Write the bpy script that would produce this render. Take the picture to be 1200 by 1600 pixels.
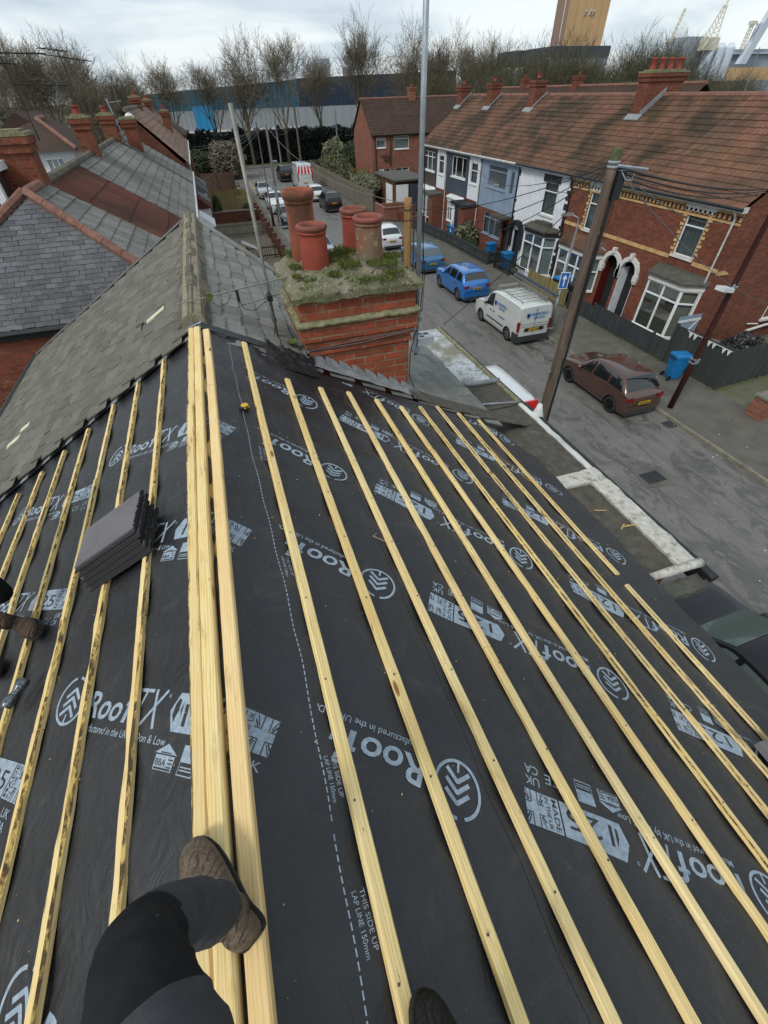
import bpy, bmesh, math, random
from mathutils import Vector, Matrix, noise
rad = math.radians
random.seed(7)
for o in list(bpy.data.objects): bpy.data.objects.remove(o)
SC = bpy.context.scene
COL = SC.collection
# ------------------------------------------------------------------ camera
cam_d = bpy.data.cameras.new('camera'); cam = bpy.data.objects.new('camera', cam_d); COL.objects.link(cam)
SC.camera = cam
FPX = 654.7518613948341
cam_d.sensor_fit = 'VERTICAL'; cam_d.sensor_height = 24.0; cam_d.lens = FPX/1600*24.0
cam_d.clip_start = 0.02; cam_d.clip_end = 4000
R0 = ((0.94767298, -0.24056314, 0.20986971), (-0.31850623, -0.66783563, 0.67271788), (-0.02167266, -0.70436137, -0.70951064))
cx = Vector([r[0] for r in R0]).normalized(); cz = -Vector([r[2] for r in R0]).normalized(); cy = cz.cross(cx).normalized(); cx = cy.cross(cz)
cam.matrix_world = Matrix(((cx.x, cy.x, cz.x, 0), (cx.y, cy.y, cz.y, 0), (cx.z, cy.z, cz.z, 9.0), (0, 0, 0, 1)))
# ------------------------------------------------------------------ world: overcast sky
W = bpy.data.worlds.new('World'); SC.world = W; W.use_nodes = True
nt = W.node_tree; N = nt.nodes; Lk = nt.links
bg = N['Background']
sky = N.new('ShaderNodeTexSky'); sky.sky_type = 'NISHITA'; sky.sun_disc = False; sky.sun_elevation = rad(42); sky.sun_rotation = rad(205)
tc = N.new('ShaderNodeTexCoord'); sx = N.new('ShaderNodeSeparateXYZ'); Lk.new(tc.outputs['Generated'], sx.inputs[0])
def wmath(op, a, b=None):
    n = N.new('ShaderNodeMath'); n.operation = op
    for i, v in enumerate((a, b)):
        if v is None: continue
        if isinstance(v, (int, float)): n.inputs[i].default_value = v
        else: Lk.new(v, n.inputs[i])
    return n.outputs[0]
den = wmath('ADD', wmath('MAXIMUM', sx.outputs[2], 0.0), 0.16)
cxy = N.new('ShaderNodeCombineXYZ'); Lk.new(wmath('DIVIDE', sx.outputs[0], den), cxy.inputs[0]); Lk.new(wmath('DIVIDE', sx.outputs[1], den), cxy.inputs[1])
def wnoise(scale, detail, dist):
    n = N.new('ShaderNodeTexNoise'); n.inputs['Scale'].default_value = scale; n.inputs['Detail'].default_value = detail
    n.inputs['Distortion'].default_value = dist; Lk.new(cxy.outputs[0], n.inputs['Vector']); return n.outputs[0]
cr = N.new('ShaderNodeValToRGB'); Lk.new(wnoise(0.62, 5, 0.35), cr.inputs[0])
el = cr.color_ramp.elements
el[0].position = 0.36; el[0].color = (0.44, 0.53, 0.60, 1); el[1].position = 0.62; el[1].color = (0.80, 0.84, 0.86, 1)
e = cr.color_ramp.elements.new(0.47); e.color = (0.58, 0.66, 0.72, 1)
e = cr.color_ramp.elements.new(0.53); e.color = (0.72, 0.78, 0.81, 1)
sm = N.new('ShaderNodeVectorMath'); sm.operation = 'SCALE'; sm.inputs['Scale'].default_value = 0.1; Lk.new(sky.outputs[0], sm.inputs[0])
mx = N.new('ShaderNodeMix'); mx.data_type = 'RGBA'; mx.inputs[0].default_value = 0.9
Lk.new(sm.outputs[0], mx.inputs[6]); Lk.new(cr.outputs[0], mx.inputs[7])
Lk.new(mx.outputs[2], bg.inputs[0]); bg.inputs[1].default_value = 1.0
# ------------------------------------------------------------------ sun: behind the camera, softened by cloud
sd = bpy.data.lights.new('sun', 'SUN'); sd.energy = 1.7; sd.angle = rad(14); sd.color = (1.0, 0.965, 0.91)
sun = bpy.data.objects.new('sun', sd); COL.objects.link(sun)
sdir = Vector((-0.60, -0.36, 0.72)).normalized()
sun.rotation_euler = sdir.to_track_quat('Z', 'Y').to_euler()
sky.sun_elevation = math.asin(sdir.z); sky.sun_rotation = math.atan2(sdir.x, sdir.y)
SC.view_settings.view_transform = 'Standard'; SC.view_settings.look = 'None'; SC.view_settings.exposure = 0.3; SC.view_settings.gamma = 1
# ------------------------------------------------------------------ materials
def lin(h):
    if not isinstance(h, str): return tuple(h)[:3]
    h = h.lstrip('#'); o = []
    for i in (0, 2, 4):
        c = int(h[i:i+2], 16)/255; o.append(c/12.92 if c <= .04045 else ((c+.055)/1.055)**2.4)
    return tuple(o)
class Nt:
    def __init__(s, name):
        s.m = bpy.data.materials.new(name); s.m.use_nodes = True; s.t = s.m.node_tree; s.b = s.t.nodes['Principled BSDF']
        s.tc = s.t.nodes.new('ShaderNodeTexCoord')
    def n(s, typ, **kw):
        n = s.t.nodes.new('ShaderNode'+typ)
        for k, v in kw.items():
            if k in n.inputs: s.set(n.inputs[k], v)
            else: setattr(n, k, v)
        return n
    def set(s, inp, v):
        if isinstance(v, bpy.types.NodeSocket): s.t.links.new(v, inp)
        elif isinstance(v, (tuple, list)) and len(v) == 3 and inp.type == 'RGBA': inp.default_value = (*v, 1)
        else: inp.default_value = v
    def vec(s, coord='Object', scale=(1, 1, 1), rot=(0, 0, 0), loc=(0, 0, 0)):
        m = s.n('Mapping'); s.t.links.new(s.tc.outputs[coord], m.inputs[0]); m.inputs['Scale'].default_value = scale
        m.inputs['Rotation'].default_value = rot; m.inputs['Location'].default_value = loc; return m.outputs[0]
    def noise(s, scale=5, detail=4, rough=.55, vec=None, dist=0):
        n = s.n('TexNoise'); n.inputs['Scale'].default_value = scale; n.inputs['Detail'].default_value = detail
        n.inputs['Roughness'].default_value = rough; n.inputs['Distortion'].default_value = dist
        s.t.links.new(vec if vec is not None else s.vec(), n.inputs['Vector']); return n.outputs[0]
    def ramp(s, fac, stops):
        r = s.n('ValToRGB'); s.t.links.new(fac, r.inputs[0]); els = r.color_ramp.elements
        while len(els) < len(stops): els.new(.5)
        for e, (p, c) in zip(els, stops):
            e.position = p; c = lin(c) if not isinstance(c, float) else (c, c, c); e.color = (*c, 1)
        return r.outputs[0]
    def mix(s, fac, a, b, mode='MIX'):
        m = s.n('Mix'); m.data_type = 'RGBA'; m.blend_type = mode
        s.set(m.inputs[0], fac); s.set(m.inputs[6], a if isinstance(a, bpy.types.NodeSocket) else lin(a)); s.set(m.inputs[7], b if isinstance(b, bpy.types.NodeSocket) else lin(b))
        return m.outputs[2]
    def math(s, op, a, b=0.0, c=None):
        m = s.n('Math'); m.operation = op; s.set(m.inputs[0], a); s.set(m.inputs[1], b)
        if c is not None: s.set(m.inputs[2], c)
        return m.outputs[0]
    def bump(s, h, strength=.3, dist=.01):
        b = s.n('Bump'); b.inputs['Strength'].default_value = strength; b.inputs['Distance'].default_value = dist
        s.t.links.new(h, b.inputs['Height']); s.t.links.new(b.outputs[0], s.b.inputs['Normal'])
    def attr(s):
        a = s.n('Attribute'); a.attribute_name = 'rnd'; return a.outputs['Fac']
    def out(s, col=None, rough=.8, metal=0, spec=None, coat=0):
        if col is not None: s.set(s.b.inputs['Base Color'], col if isinstance(col, bpy.types.NodeSocket) else lin(col))
        s.set(s.b.inputs['Roughness'], rough); s.b.inputs['Metallic'].default_value = metal
        if spec is not None: s.b.inputs['Specular IOR Level'].default_value = spec
        if coat: s.b.inputs['Coat Weight'].default_value = coat; s.b.inputs['Coat Roughness'].default_value = .08
        return s.m
MT = {}
def simple(name, c1, c2=None, scale=6, rough=.8, bump=.15, bscale=None, metal=0, rv=0.0, spec=None, bd=.01, det=5, stretch=(1, 1, 1), coat=0):
    k = Nt(name); v = k.vec(scale=stretch)
    c2 = c2 or c1
    f = k.noise(scale, det, .6, v)
    col = k.ramp(f, [(.33, c1), (.67, c2)])
    if rv:
        a = k.attr(); col = k.mix(1.0, col, k.ramp(a, [(0, 1-rv), (1, 1+rv*.0+.0)]), 'MULTIPLY')
    if bump: k.bump(k.noise(bscale or scale*4, 4, .6, v), bump, bd)
    MT[name] = k.out(col, rough, metal, spec, coat); return MT[name]
def brickmat(name, c1, c2, mortar, var=0, bw=.225, bh=.075, ms=.008, grime='#5a4038', gf=.35, rough=.88):
    k = Nt(name); uv = k.tc.outputs['UV']
    b = k.n('TexBrick'); k.t.links.new(uv, b.inputs['Vector'])
    b.inputs['Scale'].default_value = 1; b.inputs['Brick Width'].default_value = bw; b.inputs['Row Height'].default_value = bh
    b.inputs['Mortar Size'].default_value = ms; b.inputs['Mortar Smooth'].default_value = .2; b.inputs['Bias'].default_value = 0
    b.inputs['Color1'].default_value = (*lin(c1), 1); b.inputs['Color2'].default_value = (*lin(c2), 1); b.inputs['Mortar'].default_value = (*lin(mortar), 1)
    nz = k.noise(1.1, 5, .65); nz2 = k.noise(14, 4, .7)
    col = k.mix(k.math('MULTIPLY', k.ramp(nz, [(.42, 0.0), (.7, 1.0)]), gf), b.outputs[0], grime)
    if var:
        vb = k.noise(1.0, 2, .5, k.vec('Object', (4.2, 4.2, 11.4))); col = k.mix(k.ramp(vb, [(.40, 0.0), (.56, .75)]), col, k.mix(.5, '#6a3426', '#8f5a44'), 'MIX')
        st_ = k.noise(5.5, 7, .8); col = k.mix(k.ramp(st_, [(.56, 0.0), (.68, .6)]), col, '#8d8468')
    col = k.mix(.5, col, k.ramp(nz2, [(.3, .55), (.7, 1.0)]), 'MULTIPLY')
    k.bump(k.math('SUBTRACT', k.math('MULTIPLY', nz2, .4), b.outputs['Fac']), .6, .008)
    MT[name] = k.out(col, rough, spec=.25); return MT[name]
brickmat('brick_red', '#8a4b3a', '#68382b', '#70604f', grime='#4a2e24', gf=.4)
brickmat('brick_gable', '#764234', '#573026', '#64534a', grime='#3c241d', gf=.5)
brickmat('brick_chimney', '#b4563a', '#8c3f2b', '#8d7d66', bw=.25, bh=.083, ms=.010, grime='#55432f', gf=.5, var=1)
brickmat('brick_stack', '#8d4935', '#6a3326', '#6b5c4c', grime='#3f2c22', gf=.6, var=1)
brickmat('brick_old', '#8c4a33', '#70301f', '#54453a', grime='#3a2a22', gf=.5)
brickmat('brick_brown', '#96604c', '#7a4436', '#8a7466', grime='#5a3c30')
brickmat('brick_dirty', '#6e4a34', '#4f3526', '#3c3228', grime='#2c2a1c', gf=.6)
simple('yellow_brick', '#c6a877', '#a58455', 5, .85)
simple('white_render', '#d6dade', '#c4c9cf', 3, .85, .1)
simple('white_upvc', '#dfe2e3', '#d3d6d8', 3, .35, 0)
simple('white_paint', '#c9cbc8', '#9fa09a', 2.5, .6, .25)
simple('black_paint', '#17181a', '#24262a', 4, .55, .15)
simple('gutter_black', '#141516', '#202224', 4, .5, .1)
simple('lightblue_clad', '#8595a8', '#76869a', 2, .6, .1)
simple('darkgrey_clad', '#3f4753', '#353c47', 2, .6, .1)
simple('brown_clad', '#453a36', '#3a302d', 2, .6, .1)
simple('navy_panel', '#232c3c', '#1c2533', 2, .5, .1)
simple('pale_batten', '#cfccb4', '#b5b196', 9, .8)
simple('lead', '#6f7376', '#8f9396', 9, .55, .3, 12, bd=.01, metal=0)
simple('felt_dark', '#3b3d38', '#55554c', 7, .9, .4, 60)
simple('concrete', '#77736a', '#5a5850', 5, .9, .4, 40)
simple('galv', '#8f989f', '#a8b0b6', 9, .42, .1, 30, metal=.55)
simple('alu', '#86847d', '#6a6862', 12, .5, .1, 30, metal=.4)
simple('black_plastic', '#121314', '#1c1d1f', 8, .5, .1)
simple('dark_trim', '#26282a', '#303234', 8, .65, .1)
simple('tyre', '#191a1a', '#252626', 20, .85, .2, 60)
simple('alloy', '#8e9092', '#75787b', 6, .35, 0, metal=.7)
simple('alloy_dark', '#26282a', '#1c1d1f', 6, .4, 0, metal=.5)
simple('red_lens', '#8e1418', '#6b0c10', 12, .15, 0)
simple('clear_lens', '#b9c2c8', '#98a2aa', 20, .12, 0)
simple('plate_yellow', '#c9a21f', '#b8931c', 9, .5, 0)
simple('plate_white', '#c9ccd0', '#bcc0c4', 9, .5, 0)
simple('wheel_well', '#0a0a0b', '#101011', 8, .9, 0)
simple('blue_bin', '#0f6fa8', '#0a5f94', 5, .45, .1)
simple('bin_black', '#191b1e', '#24262a', 5, .5, .1)
simple('bush_green', '#3b4a26', '#222d16', 9, .8, 0, rv=.55)
simple('hedge_dark', '#1d2b1c', '#111a12', 4, .85, 0, rv=.6)
simple('bush_olive', '#5c5f3c', '#43462b', 5, .85, 0, rv=.5)
simple('ivy_tan', '#7e8064', '#565c40', 7, .85, 0, rv=.5)
simple('moss', '#43581f', '#6a7032', 14, .95, .5, 60, rv=.4)
simple('bark', '#4c473a', '#36332a', 7, .95, .5, 30, bd=.02)
simple('twig', '#5b5447', '#6d6553', 3, .95, 0)
simple('twig_far', '#5b5748', '#4a473a', .3, .95, 0)
simple('twig_green', '#555240', '#444231', .25, .95, 0)
simple('pole_wood', '#6d5d50', '#4b4039', 6, .85, .6, 24, stretch=(3, 3, .25), bd=.02)
simple('pole_green', '#59613f', '#474d33', 8, .9, .4, 40)
simple('pole_timber', '#98764a', '#7c5c36', 5, .85, .6, 24, stretch=(3, 3, .2), bd=.015)
simple('pole_grey', '#7c7970', '#66645c', 5, .8, .3, 24, stretch=(3, 3, .25))
simple('maroon_paint', '#3c1917', '#2e1313', 5, .4, .1)
simple('sign_blue', '#1f5fae', '#1c57a2', 4, .4, 0)
simple('sign_white', '#d8dadb', '#cccecf', 4, .4, 0)
simple('wood_grey', '#7b7567', '#5f5a4e', 4, .85, .5, 26, stretch=(4, 4, .35), rv=.35)
simple('wood_dark', '#3a3f41', '#2b3032', 4, .8, .4, 26, stretch=(4, 4, .35), rv=.3)
simple('wood_green', '#3c433e', '#2c3330', 4, .8, .4, 26, stretch=(4, 4, .35), rv=.3)
simple('wood_brown', '#5a4238', '#463229', 4, .85, .4, 26, stretch=(4, 4, .35), rv=.3)
simple('wood_tan', '#8d8257', '#75693f', 4, .85, .4, 26, stretch=(4, 4, .35), rv=.3)
simple('slate_pale', '#8f9190', '#7c7e7e', 20, .8, .2, rv=.2)
simple('pot_red', '#98432f', '#6f3026', 3.5, .7, .25, 30)
simple('red_paint', '#c41e22', '#b3181c', 5, .35, 0)
simple('curtain', '#9aa1a0', '#7f8785', 3, .9, .3, 14, stretch=(6, 6, .3))
simple('blind', '#8d8873', '#7b7763', 2, .9, .2, 14, stretch=(.3, .3, 12))
simple('room_dark', '#202326', '#15181a', 2, .9, 0)
simple('stone_white', '#d0d0cc', '#babab4', 5, .8, .1)
simple('door_red', '#5a1d1a', '#4a1613', 3, .4, 0)
simple('moss_band', '#8a866e', '#5b5f38', 16, .95, .7, 60, bd=.02)
simple('blue_shed', '#1d5b70', '#194f63', .08, .6, 0)
simple('blue_shed_bright', '#2388ba', '#1f7ba9', .08, .6, 0)
simple('navy_shed', '#1d2c42', '#192639', .08, .6, 0)
simple('grey_shed', '#8e9498', '#83898d', .05, .6, 0)
simple('tower_orange', '#c0a078', '#b4946c', .03, .8, 0)
simple('tower_orange_shade', '#93796a', '#826a5c', .03, .8, 0)  # darker copy of the tower colour, shade painted onto its left face
simple('far_grey', '#98a2ac', '#87919c', .05, .8, 0)
simple('far_white', '#c2ccd6', '#b2bdc8', .05, .8, 0)
simple('crane_cream', '#d2cebc', '#c2bda8', .1, .7, 0)
simple('grass', '#4e5a34', '#3c4628', 2.5, .95, .5, 30)
simple('cement', '#8e8672', '#6e6654', 9, .95, .6, 30, bd=.02)
simple('ridge_tile', '#8a6253', '#694a3f', 7, .9, .4, 30, rv=.25)
simple('ridge_stone', '#756e5e', '#4d4739', 7, .95, .5, 40, rv=.35)
simple('skin', '#b07c62', '#a06e56', 9, .6, .1)
simple('hair', '#33261c', '#281d15', 20, .8, .3)
simple('jacket', '#2b3440', '#20272f', 6, .9, .3)
simple('cable', '#1c1d1e', '#2a2b2c', 6, .7, 0)
simple('cable_grey', '#6f7376', '#5d6164', 6, .7, 0)
def glassmat(name, tint, mixf, rough=.04):
    k = Nt(name); g = k.n('BsdfGlossy'); g.inputs['Roughness'].default_value = rough; g.inputs['Color'].default_value = (.9, .93, .95, 1)
    t = k.n('BsdfTransparent'); t.inputs['Color'].default_value = (*tint, 1)
    m = k.n('MixShader'); lw = k.n('LayerWeight'); lw.inputs['Blend'].default_value = .35
    f = k.math('ADD', k.math('MULTIPLY', lw.outputs['Fresnel'], .6), mixf)
    k.t.links.new(f, m.inputs[0]); k.t.links.new(t.outputs[0], m.inputs[1]); k.t.links.new(g.outputs[0], m.inputs[2])
    k.t.links.new(m.outputs[0], k.t.nodes['Material Output'].inputs[0]); k.t.nodes.remove(k.b); MT[name] = k.m
glassmat('window_glass', (.72, .77, .78), .10)
k = Nt('car_glass'); MT['car_glass'] = k.out('#14191c', .04, spec=.9)
k = Nt('car_glass_green_reflection'); MT['car_glass_green_reflection'] = k.out('#4c5955', .08, spec=.35)  # pale greenish reflection painted into the base colour, real gloss kept low
k = Nt('car_glass_grey'); MT['car_glass_grey'] = k.out('#4a5258', .06, spec=.9)
def paint(name, c):
    k = Nt(name); f = k.noise(3, 4, .6)
    col = k.mix(k.math('MULTIPLY', f, .04), c, '#4b4a45')
    k.bump(k.noise(120, 2, .5), .02, .001)
    MT[name] = k.out(col, .3 if name == 'car_black' else .22, .0 if name == 'car_black' else .25, .3 if name == 'car_black' else None, coat=.3 if name == 'car_black' else 1); return MT[name]
for n_, c_ in (('car_maroon', '#4d342c'), ('car_white', '#cdd1d3'), ('car_brightblue', '#1767b0'), ('car_blue', '#2b648e'), ('car_black', '#0c0e14'),
               ('car_silver', '#8d9395'), ('car_darkgrey', '#2b2f36'), ('van_white', '#c9cdc9'), ('car_slate', '#7f8b9a')): paint(n_, c_)
# wood for the new battens: pale pine, grain along Y, streaks, dirt and a green-yellow treatment tint
def batten_mat(name, a, b, dirt, df):
    k = Nt(name); v = k.vec(scale=(38, 1.6, 38)); v2 = k.vec(scale=(16, 3, 16)); v3 = k.vec(scale=(60, 14, 60))
    g = k.noise(1.4, 5, .6, v, 1.2); col = k.ramp(g, [(.3, a), (.52, b), (.72, a)])
    w = k.n('TexWave'); w.inputs['Scale'].default_value = 3.2; w.inputs['Distortion'].default_value = 9; w.inputs['Detail'].default_value = 3
    k.t.links.new(k.vec(scale=(9, .55, 9)), w.inputs['Vector'])
    col = k.mix(k.math('MULTIPLY', k.ramp(w.outputs[0], [(.55, 0.0), (.95, 1.0)]), .4), col, '#b5823c')
    col = k.mix(k.math('MULTIPLY', k.attr(), .55), col, '#dfcda0')
    big = k.ramp(k.noise(1.0, 4, .6, k.vec(scale=(2, 1.1, 2))), [(.42, 0.0), (.62, 1.0)]); col = k.mix(k.math('MULTIPLY', big, .3), col, '#c49a55')
    d = k.ramp(k.noise(1.0, 6, .7, v2), [(.56, 0.0), (.66, 1.0)])
    col = k.mix(k.math('MULTIPLY', d, df), col, dirt)
    sp = k.ramp(k.noise(1.0, 4, .6, v3), [(.68, 0.0), (.74, 1.0)])
    col = k.mix(k.math('MULTIPLY', sp, .7), col, '#3d2e1c')
    vo = k.n('TexVoronoi'); vo.inputs['Scale'].default_value = 1.0; k.t.links.new(k.vec(scale=(9, 2.6, 9)), vo.inputs['Vector'])
    kn = k.ramp(vo.outputs['Distance'], [(.0, 1.0), (.085, .8), (.12, 0.0)])
    col = k.mix(kn, col, '#7a4d22')
    k.bump(k.noise(1.0, 5, .7, v), .45, .003)
    MT[name] = k.out(col, .72, spec=.25)
batten_mat('batten_new', '#d7bc72', '#e8d49c', '#8a7440', .4)
batten_mat('batten_rough', '#cdb26a', '#e0cb94', '#4a3f28', .75)
batten_mat('batten_orange', '#dcb46c', '#e8cb94', '#94703c', .35)
def wane_mat():
    k = Nt('batten_wane'); v = k.vec(scale=(30, 9, 30)); g = k.noise(1.0, 6, .75, v, .8)
    MT['batten_wane'] = k.out(k.ramp(g, [(.36, '#33281a'), (.47, '#5c4a2c'), (.56, '#c2a55c'), (.7, '#cdb26c')]), .9)
wane_mat()
# dark breathable membrane
def membrane_mat():
    k = Nt('membrane'); v = k.vec()
    n1 = k.noise(1.6, 6, .6, v); n2 = k.noise(26, 5, .7, v); n3 = k.noise(190, 2, .5, v)
    col = k.ramp(n1, [(.3, '#141518'), (.7, '#1e1f23')])
    dust = k.ramp(k.noise(4.2, 7, .75, v, .8), [(.55, 0.0), (.8, 1.0)])
    col = k.mix(k.math('MULTIPLY', dust, .34), col, '#5c5850')
    vv = k.n('TexVoronoi'); vv.inputs['Scale'].default_value = 34; k.t.links.new(v, vv.inputs['Vector'])
    spk = k.ramp(vv.outputs['Distance'], [(.0, 1.0), (.045, 1.0), (.07, 0.0)])
    sel = k.ramp(k.noise(7, 2, .5, v), [(.55, 0.0), (.6, 1.0)])
    col = k.mix(k.math('MULTIPLY', k.math('MULTIPLY', spk, sel), .65), col, '#a39d8c')
    n5 = k.noise(5.5, 5, .6, k.vec(scale=(1.6, 1, 1), rot=(0, 0, .5)), 1.3)
    h = k.math('ADD', k.math('ADD', k.math('MULTIPLY', n2, .5), k.math('MULTIPLY', n3, .3)), k.math('MULTIPLY', n5, 3.8))
    k.bump(h, .5, .006)
    MT['membrane'] = k.out(col, k.ramp(n2, [(.3, .38), (.7, .55)]), spec=.6)
    k = Nt('print_ink'); nn = k.noise(38, 5, .75)
    MT['print_ink'] = k.out(k.ramp(nn, [(.34, '#76838f'), (.62, '#97a6b4')]), .6)
membrane_mat()
def slate_mat(name, a, b, moss, mf, sc=2.2):
    k = Nt(name); v = k.vec(); n1 = k.noise(sc, 6, .65, v); n2 = k.noise(22, 5, .7, v); n4 = k.noise(70, 3, .6, v)
    col = k.ramp(n2, [(.3, a), (.7, b)])
    r = k.attr(); col = k.mix(1.0, col, k.ramp(r, [(0, .62), (1, 1.0)]), 'MULTIPLY')
    mm = k.ramp(n1, [(.45, 0.0), (.68, 1.0)])
    col = k.mix(k.math('MULTIPLY', mm, mf), col, moss)
    lich = k.ramp(k.noise(13, 6, .8, v), [(.66, 0.0), (.72, 1.0)])
    col = k.mix(k.math('MULTIPLY', lich, .35), col, '#a5a596')
    k.bump(k.math('ADD', n2, k.math('MULTIPLY', n4, .4)), .4, .006)
    MT[name] = k.out(col, .82, spec=.3)
slate_mat('slate_olive', '#615f55', '#75736a', '#57564a', .45)
slate_mat('slate_grey', '#6f706c', '#8a8b87', '#5e5e50', .4)
slate_mat('slate_blue', '#55565a', '#707174', '#3a3a3b', .6, .9)
def tile_mat(name, a, b, dark, moss, df, mf, sc=.5):
    k = Nt(name); v = k.vec(); v2 = k.vec(scale=(1, 1, .6))
    n1 = k.noise(sc, 5, .6, v2, .3); n2 = k.noise(9, 5, .7, v); n3 = k.noise(sc*1.7, 6, .7, k.vec(loc=(7, 3, 1)))
    col = k.ramp(n2, [(.3, a), (.7, b)])
    col = k.mix(k.math('MULTIPLY', k.ramp(n1, [(.44, 0.0), (.60, 1.0)]), df), col, dark)
    col = k.mix(k.math('MULTIPLY', k.ramp(n3, [(.52, 0.0), (.72, 1.0)]), mf), col, moss)
    r = k.attr(); col = k.mix(1.0, col, k.ramp(r, [(0, .72), (1, 1.0)]), 'MULTIPLY')
    k.bump(n2, .4, .01)
    MT[name] = k.out(col, .88, spec=.2)
tile_mat('tile_terracotta', '#7f5d4c', '#6a4a3c', '#54443a', '#62603a', .75, .5)
tile_mat('tile_terracotta_old', '#7c5a4a', '#5c4537', '#40372d', '#49452c', .95, .7)
tile_mat('tile_brown', '#4d3d36', '#43352f', '#3a2f2a', '#4a4536', .5, .2)
tile_mat('tile_grey', '#6c6c6a', '#878782', '#4b4b4a', '#6a6852', .5, .3)
tile_mat('tile_redband', '#653429', '#52291f', '#3d241d', '#6f6a50', .6, .3)
tile_mat('tile_pinkgrey', '#83685d', '#957c70', '#5c4f48', '#6a6652', .5, .3)
def asphalt():
    k = Nt('asphalt'); v = k.vec()
    n1 = k.noise(.28, 6, .62, k.vec(scale=(1.5, .28, 1)), 1.2); n2 = k.noise(46, 4, .7, v); n3 = k.noise(1.1, 8, .78, k.vec(scale=(1.2, .6, 1)), 1.0)
    col = k.ramp(n2, [(.25, '#5b5a57'), (.75, '#6f6d69')])
    wet = k.ramp(n3, [(.49, 0.0), (.54, 1.0)]); big = k.ramp(n1, [(.42, 0.0), (.56, 1.0)])
    w = k.math('MULTIPLY', wet, big)
    col = k.mix(k.math('MULTIPLY', w, .7), col, '#3e3d3b')
    spk = k.ramp(k.noise(9, 5, .75, v), [(.66, 0.0), (.7, 1.0)])
    col = k.mix(k.math('MULTIPLY', spk, .3), col, '#8a8880')
    vo = k.n('TexVoronoi'); vo.feature = 'DISTANCE_TO_EDGE'; vo.inputs['Scale'].default_value = .32
    vd = k.n('VectorMath'); vd.operation = 'MULTIPLY_ADD'; nzc = k.n('TexNoise'); nzc.inputs['Scale'].default_value = 1.6; nzc.inputs['Detail'].default_value = 5; k.t.links.new(k.tc.outputs['Object'], nzc.inputs['Vector']); k.t.links.new(nzc.outputs['Color'], vd.inputs[0]); vd.inputs[1].default_value = (1.1, 1.1, 0); k.t.links.new(k.vec(scale=(1, .55, 1)), vd.inputs[2]); k.t.links.new(vd.outputs[0], vo.inputs['Vector'])
    crk = k.ramp(vo.outputs['Distance'], [(.0, 1.0), (.004, 0.0)]); crm = k.ramp(k.noise(.5, 3, .5, v), [(.5, 0.0), (.6, 1.0)])
    col = k.mix(k.math('MULTIPLY', k.math('MULTIPLY', crk, crm), .7), col, '#272726')
    stk = k.ramp(k.noise(1.0, 7, .75, k.vec(scale=(3.2, .22, 1)), .6), [(.52, 0.0), (.62, 1.0)]); col = k.mix(k.math('MULTIPLY', stk, .5), col, '#3b3a38')
    pt_ = k.ramp(k.noise(2.4, 6, .7, v), [(.58, 0.0), (.7, 1.0)]); col = k.mix(k.math('MULTIPLY', pt_, .4), col, '#8b8880')
    k.bump(n2, .4, .01)
    MT['asphalt'] = k.out(col, k.ramp(w, [(0, .78), (1, .42)]))
asphalt()
simple('pavement', '#5e5b54', '#4a4842', 1.3, .85, .3, 40, det=8)
simple('pavement_moss', '#4c5037', '#5d5b4e', 1.6, .9, .4, 30, det=8)
simple('kerb_stone', '#7b7768', '#5e5a4d', 3, .85, .3, 30)
simple('earth', '#4a4a3c', '#3b3a30', .5, .95, .2, 10)
simple('paving_slab', '#7e7462', '#676052', 2, .9, .2, 20)
simple('road_paint', '#b8b8b2', '#8d8d88', 3, .7, .1)
simple('road_paint_yellow', '#a89a62', '#8c8252', 3, .7, .1)
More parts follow.
